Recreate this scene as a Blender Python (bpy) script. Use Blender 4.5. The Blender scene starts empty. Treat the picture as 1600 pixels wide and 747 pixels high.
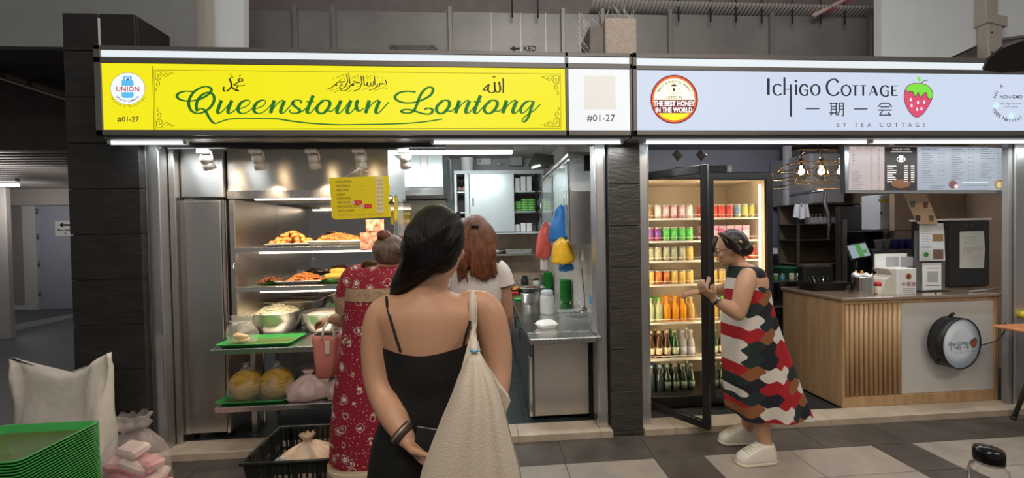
import bpy, math, random
from mathutils import Vector, Matrix, noise
random.seed(7)
S = bpy.context.scene
COL = S.collection
PI = math.pi

# ------------------------------------------------------------------ camera
YAW, PITCH, ROLL, FPX = math.radians(4.172), math.radians(-.959), math.radians(-1.004), 624.7
CAM = Vector((0, -2.87, 1.52))
def _axes():
    cy, sy, cp, sp = math.cos(YAW), math.sin(YAW), math.cos(PITCH), math.sin(PITCH)
    f = Vector((sy*cp, cy*cp, sp)); r = Vector((cy, -sy, 0)); u = r.cross(f)
    cr, sr = math.cos(ROLL), math.sin(ROLL)
    return r*cr + u*sr, -r*sr + u*cr, f
RT, UP, FW = _axes()
cd = bpy.data.cameras.new('camera'); cam = bpy.data.objects.new('camera', cd); COL.objects.link(cam)
cd.sensor_width = 36; cd.lens = FPX/1600*36; cd.clip_start = .02; cd.clip_end = 60
m = Matrix((RT, UP, -FW)).transposed().to_4x4(); m.translation = CAM; cam.matrix_world = m
S.camera = cam
def ray(px, py): return RT*(px-800) - UP*(py-373.5) + FW*FPX
def at(px, py, Y):                      # measured point on the real-world plane y = Y
    r = ray(px, py); return CAM + r*((Y-CAM.y)/r.y)
def atz(px, py, Z):                     # measured point on the level z = Z
    r = ray(px, py); return CAM + r*((Z-CAM.z)/r.z)

# ------------------------------------------------------------------ world, exposure, corridor light
S.view_settings.view_transform = 'Standard'; S.view_settings.look = 'None'
S.view_settings.exposure = 0.0; S.view_settings.gamma = 1; S.view_settings.use_curve_mapping = False
w = bpy.data.worlds.new('World'); S.world = w; w.use_nodes = True
w.node_tree.nodes['Background'].inputs[0].default_value = (.90, .85, .80, 1)
w.node_tree.nodes['Background'].inputs[1].default_value = .215

def area(name, loc, size, power, color, target=None, sy=None, parent=None):
    l = bpy.data.lights.new(name, 'AREA'); l.energy = power; l.color = color
    l.shape = 'RECTANGLE'; l.size = size; l.size_y = sy or size
    o = bpy.data.objects.new(name, l); COL.objects.link(o); o.location = loc
    if target is not None:
        o.rotation_euler = (Vector(target)-Vector(loc)).to_track_quat('-Z', 'Y').to_euler()
    if parent: o.parent = parent; o.matrix_parent_inverse = Matrix.Translation(-OFF.get(parent.name, Vector()))
    return o
def lamp(kind, name, loc, power, color, radius=.03, target=None, angle=60, blend=.5, parent=None):
    l = bpy.data.lights.new(name, kind); l.energy = power; l.color = color; l.shadow_soft_size = radius
    if kind == 'SPOT': l.spot_size = math.radians(angle); l.spot_blend = blend
    o = bpy.data.objects.new(name, l); COL.objects.link(o); o.location = loc
    if target is not None:
        o.rotation_euler = (Vector(target)-Vector(loc)).to_track_quat('-Z', 'Y').to_euler()
    if parent: o.parent = parent; o.matrix_parent_inverse = Matrix.Translation(-OFF.get(parent.name, Vector()))
    return o
OFF = {}
area('corridor_lamp_light', (-.6, -3.4, 3.4), 1.4, 42, (1, .84, .66), (-.6, -2.6, 0), .5)
area('upper_wall_fill', (.8, -2.4, 4.6), 2.0, 58, (1, .95, .9), (.8, 1, 3.3), .6)  # added fill that brightens the wall above the signs, no fitting built
area('corridor_lamp_light_far', (2.6, -3.0, 3.4), 1.4, 42, (1, .84, .66), (2.6, -2.2, 0), .5)

# ------------------------------------------------------------------ materials
MATS = {}
def mat(name, color=(.5, .5, .5), rough=.5, metal=0, var=0, vscale=8, bump=0, bscale=40, emit=None, es=1,
        trans=0, alpha=1, ior=1.45, stretch=None, spec=.5, rvar=0, color2=None, coat=0, sss=0, aniso=0, arot=.25):
    if name in MATS: return MATS[name]
    M = bpy.data.materials.new(name); M.use_nodes = True; MATS[name] = M
    nt = M.node_tree; b = nt.nodes['Principled BSDF']; L = nt.links
    c = (*color, 1)
    b.inputs['Base Color'].default_value = c; b.inputs['Roughness'].default_value = rough
    b.inputs['Metallic'].default_value = metal; b.inputs['IOR'].default_value = ior
    b.inputs['Specular IOR Level'].default_value = spec
    b.inputs['Transmission Weight'].default_value = trans; b.inputs['Alpha'].default_value = alpha
    b.inputs['Coat Weight'].default_value = coat
    b.inputs['Anisotropic'].default_value = aniso; b.inputs['Anisotropic Rotation'].default_value = arot
    if sss: b.inputs['Subsurface Weight'].default_value = sss; b.inputs['Subsurface Radius'].default_value = (.02, .008, .004)
    if emit: b.inputs['Emission Color'].default_value = (*emit, 1); b.inputs['Emission Strength'].default_value = es
    if var or bump or rvar or color2:
        tc = nt.nodes.new('ShaderNodeTexCoord'); mp = nt.nodes.new('ShaderNodeMapping')
        L.new(tc.outputs['Object'], mp.inputs[0])
        if stretch: mp.inputs['Scale'].default_value = stretch
    if var or color2:
        n = nt.nodes.new('ShaderNodeTexNoise'); n.inputs['Scale'].default_value = vscale; n.inputs['Detail'].default_value = 5
        L.new(mp.outputs[0], n.inputs['Vector'])
        r = nt.nodes.new('ShaderNodeValToRGB')
        if color2: c0, c1 = (*color, 1), (*color2, 1)
        else: c0 = (*[max(0, x*(1-var)) for x in color], 1); c1 = (*[min(1, x*(1+var)) for x in color], 1)
        r.color_ramp.elements[0].position = .3; r.color_ramp.elements[1].position = .7
        r.color_ramp.elements[0].color = c0; r.color_ramp.elements[1].color = c1
        L.new(n.outputs[0], r.inputs[0]); L.new(r.outputs[0], b.inputs['Base Color'])
    if rvar:
        n = nt.nodes.new('ShaderNodeTexNoise'); n.inputs['Scale'].default_value = bscale; n.inputs['Detail'].default_value = 3
        L.new(mp.outputs[0], n.inputs['Vector'])
        mr = nt.nodes.new('ShaderNodeMapRange'); mr.inputs[3].default_value = max(.02, rough-rvar); mr.inputs[4].default_value = rough+rvar
        L.new(n.outputs[0], mr.inputs[0]); L.new(mr.outputs[0], b.inputs['Roughness'])
    if bump:
        n = nt.nodes.new('ShaderNodeTexNoise'); n.inputs['Scale'].default_value = bscale; n.inputs['Detail'].default_value = 6
        L.new(mp.outputs[0], n.inputs['Vector'])
        bp = nt.nodes.new('ShaderNodeBump'); bp.inputs['Strength'].default_value = bump; bp.inputs['Distance'].default_value = .01
        L.new(n.outputs[0], bp.inputs['Height']); L.new(bp.outputs[0], b.inputs['Normal'])
    return M
def glow(name, color, s=1): return mat(name, (0.02, .02, .02), .4, emit=color, es=s)
def ink(name, color, e=0):
    return mat(name, color, .6, emit=color if e else None, es=e)

steel = mat('brushed_steel', (.60, .58, .555), .3, 1, bump=.05, bscale=30, stretch=(.3, 1, 14), rvar=.07)
steel_h = mat('brushed_steel_level', (.62, .60, .58), .28, 1, bump=.04, bscale=30, stretch=(14, 1, .3), rvar=.07)
steel_streak = mat('brushed_steel_streaked', (.66, .64, .61), .42, 1, aniso=.85, bump=.015, bscale=3, rvar=.05)
steel_shiny = mat('polished_steel', (.70, .69, .67), .16, 1, bump=.03, bscale=9, rvar=.05)
alu = mat('aluminium', (.58, .585, .59), .38, 1, bump=.04, bscale=30, stretch=(3, 3, .3), rvar=.06)
dark_frame = mat('charcoal_sign_frame', (.075, .073, .07), .45, .3)
grey_frame = mat('grey_sign_frame', (.16, .155, .15), .42, .4)
black_plastic = mat('black_plastic', (.012, .012, .013), .38)
black_matte = mat('black_matte', (.01, .01, .01), .7)
white_paint = mat('white_paint', (.74, .75, .76), .5, var=.04, vscale=3)
white_plastic = mat('white_plastic', (.8, .8, .79), .4)
slate = mat('slate_tile', (.021, .019, .018), .5, var=.3, vscale=9, bump=.35, bscale=28, stretch=(.6, 1, 1.8))
slate_brown = mat('slate_tile_brown', (.05, .043, .038), .52, var=.22, vscale=10, bump=.6, bscale=26, stretch=(.6, 1, 2))
grout = mat('grout', (.13, .12, .11), .8)
floor_dark = mat('dark_stone_floor', (.082, .070, .060), .5, var=.28, vscale=5, bump=.12, bscale=30)
floor_light = mat('light_stone_floor', (.36, .315, .27), .5, var=.12, vscale=6, bump=.06, bscale=40)
step_stone = mat('step_stone', (.50, .42, .33), .5, var=.13, vscale=9, bump=.1, bscale=40)
paper = mat('paper', (.82, .82, .8), .6)
glass = mat('clear_glass', (1, 1, 1), .02, trans=1, ior=1.12)
clear_plastic = mat('clear_plastic', (.93, .94, .95), .12, trans=.85, ior=1.15, alpha=.45)

# ------------------------------------------------------------------ mesh builder
class MB:
    def __init__(s): s.v = []; s.f = []; s.m = []; s.sm = []
    def add(s, vs, fs, mi=0, smooth=False, M=None):
        o = len(s.v)
        s.v += [tuple(M @ Vector(q)) if M is not None else tuple(q) for q in vs]
        for f in fs: s.f.append([i+o for i in f]); s.m.append(mi); s.sm.append(smooth)
        return s
    def box(s, x0, x1, y0, y1, z0, z1, mi=0, M=None):
        vs = [(x, y, z) for x in (x0, x1) for y in (y0, y1) for z in (z0, z1)]
        return s.add(vs, [(0, 1, 3, 2), (4, 6, 7, 5), (0, 4, 5, 1), (2, 3, 7, 6), (0, 2, 6, 4), (1, 5, 7, 3)], mi, False, M)
    def cbox(s, x0, x1, y0, y1, z0, z1, b=.004, mi=0, M=None):      # box with chamfered edges
        b = min(b, (x1-x0)*.45, (y1-y0)*.45, (z1-z0)*.45)
        X, Y, Z = (x0, x1), (y0, y1), (z0, z1); sg = (1, -1); vs = []; idx = {}
        for i in (0, 1):
            for j in (0, 1):
                for k in (0, 1):
                    for a in range(3):
                        p = [X[i]+sg[i]*b, Y[j]+sg[j]*b, Z[k]+sg[k]*b]; p[a] = (X[i], Y[j], Z[k])[a]
                        idx[i, j, k, a] = len(vs); vs.append(p)
        fs = []
        for i in (0, 1):
            fs.append([idx[i, j, k, 0] for j, k in ((0, 0), (1, 0), (1, 1), (0, 1))][::1 if i else -1])
            fs.append([idx[j, i, k, 1] for j, k in ((0, 0), (1, 0), (1, 1), (0, 1))][::-1 if i else 1])
            fs.append([idx[j, k, i, 2] for j, k in ((0, 0), (1, 0), (1, 1), (0, 1))][::1 if i else -1])
        for a in (0, 1):
            for c in (0, 1):
                fs.append([idx[0, a, c, 1], idx[1, a, c, 1], idx[1, a, c, 2], idx[0, a, c, 2]])
                fs.append([idx[a, 0, c, 0], idx[a, 1, c, 0], idx[a, 1, c, 2], idx[a, 0, c, 2]])
                fs.append([idx[a, c, 0, 0], idx[a, c, 1, 0], idx[a, c, 1, 1], idx[a, c, 0, 1]])
        for i in (0, 1):
            for j in (0, 1):
                for k in (0, 1): fs.append([idx[i, j, k, 0], idx[i, j, k, 1], idx[i, j, k, 2]])
        return s.add(vs, fs, mi, False, M)
    def lathe(s, prof, seg=16, c=(0, 0, 0), mi=0, smooth=True, M=None, sx=1, sy=1):
        vs = []; fs = []
        for r, z in prof:
            for i in range(seg):
                a = 2*PI*i/seg; vs.append((c[0]+r*sx*math.cos(a), c[1]+r*sy*math.sin(a), c[2]+z))
        n = len(prof)
        for k in range(n-1):
            for i in range(seg):
                j = (i+1) % seg; fs.append((k*seg+i, k*seg+j, (k+1)*seg+j, (k+1)*seg+i))
        if prof[0][0] > 1e-6: fs.append(tuple(range(seg))[::-1])
        if prof[-1][0] > 1e-6: fs.append(tuple((n-1)*seg+i for i in range(seg)))
        return s.add(vs, fs, mi, smooth, M)
    def tube(s, path, r, seg=8, mi=0, smooth=True, M=None, closed=False, cap=True):
        P = [Vector(p) for p in path]; n = len(P)
        R = r if isinstance(r, (list, tuple)) else [r]*n
        vs = []; fs = []; up = None
        for k in range(n):
            if closed: t = P[(k+1) % n]-P[k-1]
            else: t = P[min(k+1, n-1)]-P[max(k-1, 0)]
            t.normalize()
            if up is None: up = Vector((0, 0, 1)) if abs(t.z) < .9 else Vector((1, 0, 0))
            a = t.cross(up)
            if a.length < 1e-4: a = t.orthogonal()
            a.normalize(); b = a.cross(t).normalized(); up = b
            for i in range(seg):
                an = 2*PI*i/seg; vs.append(P[k]+a*(R[k]*math.cos(an))+b*(R[k]*math.sin(an)))
        for k in range(n if closed else n-1):
            for i in range(seg):
                j = (i+1) % seg; k2 = (k+1) % n
                fs.append((k*seg+i, k*seg+j, k2*seg+j, k2*seg+i))
        if cap and not closed: fs.append(tuple(range(seg))[::-1]); fs.append(tuple((n-1)*seg+i for i in range(seg)))
        return s.add(vs, fs, mi, smooth, M)
    def cyl(s, p0, p1, r, seg=12, mi=0, r1=None, M=None): return s.tube([p0, p1], [r, r if r1 is None else r1], seg, mi, True, M)
    def ell(s, c, r, seg=14, rings=9, mi=0, M=None, fn=None):
        vs = []; fs = []
        for k in range(rings+1):
            ph = PI*k/rings
            for i in range(seg):
                a = 2*PI*i/seg; d = Vector((math.sin(ph)*math.cos(a), math.sin(ph)*math.sin(a), math.cos(ph)))
                q = Vector((c[0]+r[0]*d.x, c[1]+r[1]*d.y, c[2]+r[2]*d.z))
                if fn: q = fn(q, d)
                vs.append(q)
        for k in range(rings):
            for i in range(seg):
                j = (i+1) % seg; fs.append((k*seg+i, (k+1)*seg+i, (k+1)*seg+j, k*seg+j))
        return s.add(vs, fs, mi, True, M)
    def loft(s, rings, mi=0, smooth=True, cap=True, M=None, closed_ring=True):     # rings: lists of equal-length points
        n = len(rings[0]); vs = [p for r in rings for p in r]; fs = []
        for k in range(len(rings)-1):
            for i in range(n if closed_ring else n-1):
                j = (i+1) % n; fs.append((k*n+i, k*n+j, (k+1)*n+j, (k+1)*n+i))
        if cap and closed_ring: fs.append(tuple(range(n))[::-1]); fs.append(tuple((len(rings)-1)*n+i for i in range(n)))
        return s.add(vs, fs, mi, smooth, M)
    def prism(s, poly, y0, y1, mi=0, M=None):           # poly in (x, z), extruded along y
        n = len(poly); vs = [(x, y0, z) for x, z in poly]+[(x, y1, z) for x, z in poly]
        fs = [tuple(range(n)), tuple(range(2*n-1, n-1, -1))]+[(i, i+n, (i+1) % n+n, (i+1) % n) for i in range(n)]
        return s.add(vs, fs, mi, False, M)
    def build(s, name, mats, parent=None, label=None, cat=None, group=None, kind=None, local=False):
        off = OFF.get(parent.name, Vector()) if parent else Vector()
        if local: off = Vector()
        me = bpy.data.meshes.new(name)
        me.from_pydata([(x-off.x, y-off.y, z-off.z) for x, y, z in s.v], [], s.f)
        for q in (mats if isinstance(mats, (list, tuple)) else [mats]): me.materials.append(q)
        me.polygons.foreach_set('material_index', s.m); me.polygons.foreach_set('use_smooth', s.sm)
        me.validate(); me.update()
        o = bpy.data.objects.new(name, me); COL.objects.link(o)
        if parent: o.parent = parent; OFF[o.name] = off
        return tag(o, label, cat, group, kind)
def tag(o, label=None, cat=None, group=None, kind=None):
    if label: o['label'] = label
    if cat: o['category'] = cat
    if group: o['group'] = group
    if kind: o['kind'] = kind
    return o
ORD = 'first second third fourth fifth sixth seventh eighth ninth tenth eleventh twelfth thirteenth fourteenth fifteenth sixteenth seventeenth eighteenth nineteenth twentieth'.split()
ORD += ['twenty-'+o_ for o_ in ORD[:9]]
def thing(name, label, cat, loc=(0, 0, 0), group=None, kind=None):
    o = bpy.data.objects.new(name, None); COL.objects.link(o); o.location = loc; o.empty_display_size = .05
    OFF[o.name] = Vector(loc)
    return tag(o, label, cat, group, kind)
def copy_tree(o, parent=None, loc=None, rot=None, label=None, group=None):
    c = o.copy(); COL.objects.link(c); c.parent = parent
    for ch in list(o.children): copy_tree(ch, c)
    if loc is not None: c.location = loc
    if rot is not None: c.rotation_euler = rot
    if label: c['label'] = label
    if group: c['group'] = group
    return c
def ptr(px, py, Y): p = at(px, py, Y); return p.x, p.z
def rectY(x0, y0, x1, y1, Y):           # pixel box -> X0, X1, Z0, Z1 on plane Y
    a, b = at(x0, (y0+y1)/2, Y), at(x1, (y0+y1)/2, Y); c, d = at((x0+x1)/2, y1, Y), at((x0+x1)/2, y0, Y)
    return a.x, b.x, c.z, d.z

# flat print: polygons on a vertical plane, ink a hair in front of it
def crom(P, n=6):
    out = []; N = len(P)
    for i in range(N-1):
        p0, p1, p2, p3 = P[max(i-1, 0)], P[i], P[i+1], P[min(i+2, N-1)]
        for k in range(n):
            t = k/n; t2 = t*t; t3 = t2*t
            out.append(tuple(.5*((2*b)+(-a+c)*t+(2*a-5*b+4*c-d)*t2+(-a+3*b-3*c+d)*t3) for a, b, c, d in zip(p0, p1, p2, p3)))
    out.append(tuple(P[-1])); return out
def stroke2d(P, wmin, wmax, mode='down', n=6, taper=False):    # returns quads in the same 2D space (y down)
    Q = crom(P, n) if len(P) > 2 else [tuple(a) for a in P]
    L, Rr = [], []
    for i, q in enumerate(Q):
        a, b = Q[max(i-1, 0)], Q[min(i+1, len(Q)-1)]
        dx, dy = b[0]-a[0], b[1]-a[1]; l = math.hypot(dx, dy) or 1; dx /= l; dy /= l
        k = max(0, dy) if mode == 'down' else abs(dy) if mode == 'both' else 1
        wd = (wmin+(wmax-wmin)*k)/2
        if taper: wd *= min(1, .35+2.5*min(i, len(Q)-1-i)/len(Q))
        L.append((q[0]-dy*wd, q[1]+dx*wd)); Rr.append((q[0]+dy*wd, q[1]-dx*wd))
    return L, Rr
class Ink:                                # collects 2D polygons (pixel space of a measured plane) into one mesh
    def __init__(s, Y, fn=None): s.b = MB(); s.Y = Y; s.fn = fn or (lambda x, y, Y: at(x, y, Y))
    def P(s, x, y, dy=0): return s.fn(x, y, s.Y-dy)
    def stroke(s, P, wmin, wmax=None, mode='down', mi=0, o=(0, 0), sc=1, n=6, taper=False, dy=0):
        P = [(o[0]+x/sc, o[1]+y/sc) for x, y in P]
        L, R = stroke2d(P, wmin, wmax or wmin, mode, n, taper); k = len(L)
        vs = [s.P(*q, dy) for q in L]+[s.P(*q, dy) for q in R]
        s.b.add(vs, [(i, i+1, k+i+1, k+i) for i in range(k-1)], mi); return s
    def poly(s, P, mi=0, o=(0, 0), sc=1, smooth=0, dy=0):
        if smooth: P = crom(list(P)+[P[0]], smooth)[:-1]
        s.b.add([s.P(o[0]+x/sc, o[1]+y/sc, dy) for x, y in P], [tuple(range(len(P)))], mi); return s
    def rect(s, x0, y0, x1, y1, mi=0, dy=0): return s.poly([(x0, y1), (x1, y1), (x1, y0), (x0, y0)], mi, dy=dy)
    def disc(s, cx, cy, rx, ry=None, mi=0, n=36, dy=0, a0=0, a1=2*PI):
        ry = ry or rx; return s.poly([(cx+rx*math.cos(a0+(a1-a0)*i/n), cy+ry*math.sin(a0+(a1-a0)*i/n)) for i in range(n if a1-a0 > 6.2 else n+1)], mi, dy=dy)
    def text(s, t, x, y, h, mi=0, align='CENTER', sp=1, bold=0, ang=0, sx=1, slant=0, dy=0):    # h: cap height, y: baseline
        vs, fs = glyphs(t, align, sp, bold); ca, sa = math.cos(ang), math.sin(ang)
        k = h/.729
        q = []
        for a, b in vs:
            a, b = (a+slant*b)*k*sx, b*k
            q.append(s.P(x+a*ca+b*sa, y+a*sa-b*ca, dy))
        s.b.add(q, fs, mi); return s
    def arc(s, t, cx, cy, r, a0, a1, h, mi=0, bold=0, ry=None, flip=False, dy=0):
        n = len(t); ry = ry or r
        for i, ch in enumerate(t):
            if ch == ' ': continue
            a = math.radians(a0+(a1-a0)*i/max(1, n-1))      # degrees clockwise from the top
            s.text(ch, cx+r*math.sin(a), cy-ry*math.cos(a), h, mi, bold=bold, ang=a+(PI if flip else 0), dy=dy)
        return s
    def build(s, name, mats, parent, **k): return s.b.build(name, mats, parent, **k)
GL = {}
def glyphs(t, align='CENTER', sp=1, bold=0):
    key = (t, align, sp, bold)
    if key in GL: return GL[key]
    cu = bpy.data.curves.new('t', 'FONT'); cu.body = t; cu.align_x = align; cu.space_character = sp; cu.offset = bold; cu.resolution_u = 2 if len(t) < 40 else 1
    ob = bpy.data.objects.new('t', cu); me = bpy.data.meshes.new_from_object(ob)
    r = ([(v.co.x, v.co.y) for v in me.vertices], [tuple(p.vertices) for p in me.polygons])
    bpy.data.objects.remove(ob); bpy.data.curves.remove(cu); bpy.data.meshes.remove(me)
    GL[key] = r; return r

# ================================================================== STRUCTURE
# corridor floor: slabs on a base, dark border tiles and pale fields
fl = MB().box(-14, 7, -5.5, 9.5, -.06, -.004).build('floor', mat('floor_base', (.06, .055, .05), .7), label='dark stone corridor floor with pale square fields', kind='structure')
def slab(x0, x1, y0, y1, z0, z1, m, name, parent, g=.0022): return MB().cbox(x0+g, x1-g, y0+g, y1-g, z0, z1, .0015).build(name, m, parent)
xs = [-2.99, -2.39, -1.79, -1.19, -.59]
fields = [(-.09, 1.11), (1.45, 2.66), (2.96, 4.16), (4.46, 5.66)]
for i in range(-9, 18):
    x0 = i*.604-.087
    slab(x0, x0+.604, -.31, 0, -.03, 0, floor_dark, 'floor_tile', fl)
for k, y in enumerate((-.612, -.914, -1.216, -1.518)):
    for a, b in fields:
        for q in (0, 1): slab(a+q*(b-a)/2, a+(q+1)*(b-a)/2, y, y+.302, -.03, 0, floor_light, 'floor_tile', fl)
    for a, b in ((1.11, 1.45), (2.66, 2.96), (4.16, 4.46)):
        slab(a, b, y, y+.302, -.03, 0, floor_dark, 'floor_tile', fl)
    for i in range(-5, 0):
        x0 = -.09+i*.604
        slab(x0, x0+.604, y, y+.302, -.03, 0, floor_dark, 'floor_tile', fl)
# stall floors (raised slabs) and entrance steps
fin_l = mat('kitchen_floor_tile', (.03, .042, .042), .35, var=.2, vscale=6)
sf = MB().box(-2.3, .97, .166, 3.0, -.03, .035).build('floor_stall', fin_l, label='dark wet-look tiled floor inside the food stall', kind='structure')
for i in range(-2, 4):
    for j in range(0, 9): slab(-.1+i*.2, .1+i*.2, .17+j*.3, .47+j*.3, .034, .041, fin_l, 'floor_tile', sf, .002)
MB().box(1.16, 5.3, .146, 3.0, -.03, .035).build('floor_kiosk', mat('kiosk_floor', (.035, .034, .036), .5, var=.2), label='dark floor inside the tea kiosk', kind='structure')
st = thing('step', 'pale stone step across the food stall front', None, (-2.2, 0, 0), kind='structure')
for a, b in ((-2.24, -1.62), (-1.62, -1.0), (-1.0, -.4), (-.4, .23), (.23, .84), (.84, .93)):
    slab(a, b, -.022, .165, 0, .05, step_stone, 'step_slab', st, .0015)
st = thing('step', 'pale stone step across the tea kiosk front', None, (3, 0, 0), kind='structure')
for a, b in ((1.165, 1.4), (1.4, 2.0), (2.0, 2.62), (2.62, 3.24), (3.24, 3.86), (3.86, 4.6)):
    slab(a, b, -.03, .145, 0, .05, step_stone, 'step_slab', st, .0015)

# slate-clad pillars
def pillar(name, x0, x1, ztop, zs, tm, label, depth=.5, side=None):
    p = MB().box(x0+.012, x1-.012, .012, depth, 0, ztop-.01).build(name, grout, label=label, kind='structure')
    for a, b in zip(zs[:-1], zs[1:]):
        MB().cbox(x0, x1, 0, .02, a+.002, b-.002, .0025).build('slate_tile', tm, p)
        if side: MB().cbox(x1-.02, x1, .022, depth, a+.002, b-.002, .0025).build('slate_tile', tm, p)
    return p
zs = [0, .028]+[.333+.305*k for k in range(9)]+[3.02]
pl = pillar('pillar_tiled', -2.742, -2.293, 3.02, zs[:-1], slate, 'wide black slate-tiled pillar beside the white sack', .4, True)
for a, b in ((-2.742, -2.52), (-2.51, -2.293)): MB().cbox(a, b, 0, .02, 2.776, 3.02, .003).build('slate_tile', slate, pl)
MB().box(-2.522, -2.508, -.001, .004, 2.8, 2.99).build('joint_filler', white_plastic, pl)
MB().cbox(-2.312, -2.292, .022, .4, 2.776, 3.02, .003).build('slate_tile', slate, pl)
pillar('pillar_tiled', .925, 1.162, 2.3, [0, .03]+[.333+.305*k for k in range(7)], slate_brown, 'narrow brown-black slate-tiled pillar between the two stalls', .35)
# aluminium posts framing the openings
def post(x0, x1, label, y0=.045, y1=.17, z1=2.2):
    p = thing('post', label, None, ((x0+x1)/2, y0, .05), kind='structure')
    MB().cbox(x0, x1, y0, y1, .05, z1, .004).build('post_profile', alu, p)
    for x in (x0+.008, x1-.012): MB().box(x, x+.004, y0-.0015, y0+.002, .06, z1).build('edge_bead', steel_shiny, p)
    return p
post(-2.30, -2.205, 'brushed aluminium post beside the wide black pillar')
post(.835, .915, 'brushed aluminium post at the right end of the food stall')
post(1.165, 1.246, 'brushed aluminium post at the left end of the tea kiosk')
post(4.275, 4.375, 'brushed aluminium post right of the kiosk counter', y1=.13)
MB().cbox(4.238, 4.272, .06, .105, .05, 2.2, .004).build('trim_1', mat('grey_trim', (.25, .25, .24), .5), label='grey door channel beside the kiosk counter', kind='structure')
MB().cbox(-2.2, -2.16, .12, .2, .05, 2.2, .003).build('trim_2', steel, label='steel channel edging the tall steel cabinet', kind='structure')

# ---- left stall shell
tilebrown = mat('brown_wall_tile', (.36, .27, .2), .35, var=.08, vscale=3)
tilegrey = mat('green_grey_wall', (.36, .40, .39), .4, var=.06, vscale=3)
wb = MB().box(-2.3, .97, 3.0, 3.06, 0, 2.7).build('wall_back', tilegrey, label='grey-green tiled back wall of the food stall', kind='structure')
for i in range(9):
    for j in range(5):
        MB().cbox(-1.55+i*.28, -1.273+i*.28, 2.985, 3.0, .25+j*.28, .527+j*.28, .002).build('wall_tile', tilebrown, wb)
wr = MB().box(.97, 1.03, .17, 3.0, 0, 2.7).build('wall_right', mat('pale_wall_tile', (.52, .48, .43), .4, var=.05), label='pale tiled side wall behind the hanging bags', kind='structure')
for j in range(6):
    for i in range(7): MB().cbox(.957, .97, .4+i*.36, .757+i*.36, .3+j*.28, .577+j*.28, .002).build('wall_tile', MATS['pale_wall_tile'], wr)
MB().box(-2.36, -2.3, .17, 3.0, 0, 2.7).build('wall_left', steel, label='steel side wall behind the tall cabinet', kind='structure')
MB().box(-2.3, .97, .17, 3.0, 2.60, 2.66).build('ceiling', mat('stall_ceiling', (.5, .47, .44), .6), label='flat pale ceiling of the food stall', kind='structure')
sof = MB().box(-2.3, .93, .06, .12, 2.16, 2.62).build('trim_3', mat('soffit_grey', (.42, .39, .37), .5), label='grey fascia behind the signboard of the food stall', kind='structure')
# ---- right stall shell
MB().box(1.16, 5.36, 3.0, 3.06, 0, 2.9).build('wall_kiosk_back', mat('blue_grey_wall', (.22, .235, .27), .5, var=.06, vscale=2), label='blue-grey back wall of the tea kiosk', kind='structure')
MB().box(5.3, 5.36, .17, 3.0, 0, 2.9).build('wall_kiosk_right', mat('brown_board_wall', (.30, .22, .16), .4, var=.15, vscale=3), label='brown board side wall of the tea kiosk', kind='structure')
MB().box(1.17, 1.22, .2, 3.0, 0, 2.9).build('wall_kiosk_left', MATS['blue_grey_wall'], label='blue-grey side wall behind the drinks fridge', kind='structure')
MB().box(1.16, 5.36, .17, 3.0, 2.72, 2.78).build('ceiling_kiosk', mat('kiosk_ceiling', (.25, .26, .29), .6), label='dark grey ceiling of the tea kiosk', kind='structure')
MB().box(1.16, 4.5, .06, .12, 2.19, 2.75).build('trim_4', mat('wood_fascia', (.3, .22, .15), .5, var=.1), label='brown fascia behind the kiosk signboard', kind='structure')

# ---- upper background: metal partition panels, beams, white walls
pm = mat('grey_steel_panel', (.245, .235, .225), .45, .25, var=.16, vscale=2.2, rvar=.08)
bgp = thing('wall_upper', 'row of grey metal partition panels above the signboards', None, (0, 1.0, 2.9), kind='structure')
edges = [380, 463, 523, 704, 879, 940, 1045, 1203, 1358, 1376]
for a, b in zip(edges[:-1], edges[1:]):
    x0, x1, _, z1 = rectY(a, 16+(a-380)*.011, b, 80, 1.0)
    MB().cbox(x0+.012, x1-.012, 1.0, 1.04, 2.6, z1, .004).build('metal_panel', pm, bgp)
    MB().cbox(x0-.02, x0+.02, .96, 1.0, 2.6, z1+.03, .003).build('stud', mat('grey_stud', (.24, .23, .22), .45, .4), bgp)
for px in (767, 813, 852, 905):
    x0, _, _, z1 = rectY(px, 20, px+3, 80, .998)
    MB().box(x0, x0+.008, .994, 1.0, 2.6, z1).build('seam_strip', mat('seam_grey', (.33, .32, .31), .4, .4), bgp)
x0, x1, z0, z1 = rectY(813, 62, 860, 84, .99)
k = Ink(.9925); k.text('KED', 828, 79, 8, bold=.006); k.poly([(797, 75.5), (804, 71.5), (804, 74.3), (812, 74.3), (812, 76.9), (804, 76.9), (804, 79.5)])
k.build('lettering', ink('black_print', (.012, .012, .013)), bgp, label='black arrow and block letters')
k = Ink(.985)
for d in ((607, 71), (610, 75)): k.stroke([d, (d[0]+75, d[1]+.5)], 1.2)
for cx in (615, 675): k.stroke([(cx-6, 76), (cx, 71), (cx+6, 76)], 1.4)
k.build('latch_bar', mat('latch_dark', (.12, .115, .11), .4, .6), bgp)
MB().box(-2.6, 5.5, 1.1, 1.15, 2.6, 5).build('wall_upper_back', mat('dusty_mauve', (.17, .145, .14), .7, var=.1), label='dusky wall seen above the metal panels', kind='structure')
cm = mat('corrugated_roof', (.33, .31, .30), .6)
cr = MB()
for i in range(120):
    x = 1.1+i*.04
    cr.cyl((x, .9, 3.72), (x, 1.09, 3.64), .018, 6)
cr.build('ceiling_corrugated', cm, label='strip of white corrugated roofing above the right panels', kind='structure')
hang = mat('rod_dark', (.03, .03, .03), .5)
for i, px in enumerate((800, 840, 1060, 1110, 1150, 1190, 1238, 1282, 1320)):
    p = at(px, -5, .93); MB().cyl((p.x, .93, 3.55), (p.x, .93, 4.1), .008, 6).build('hanger_rod', hang, label='thin dark hanger rod dropping from the roof, number %s from the left' % ['one', 'two', 'three', 'four', 'five', 'six', 'seven', 'eight', 'nine'][i], cat='rod', group='hanger rods under the roof')
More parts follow.
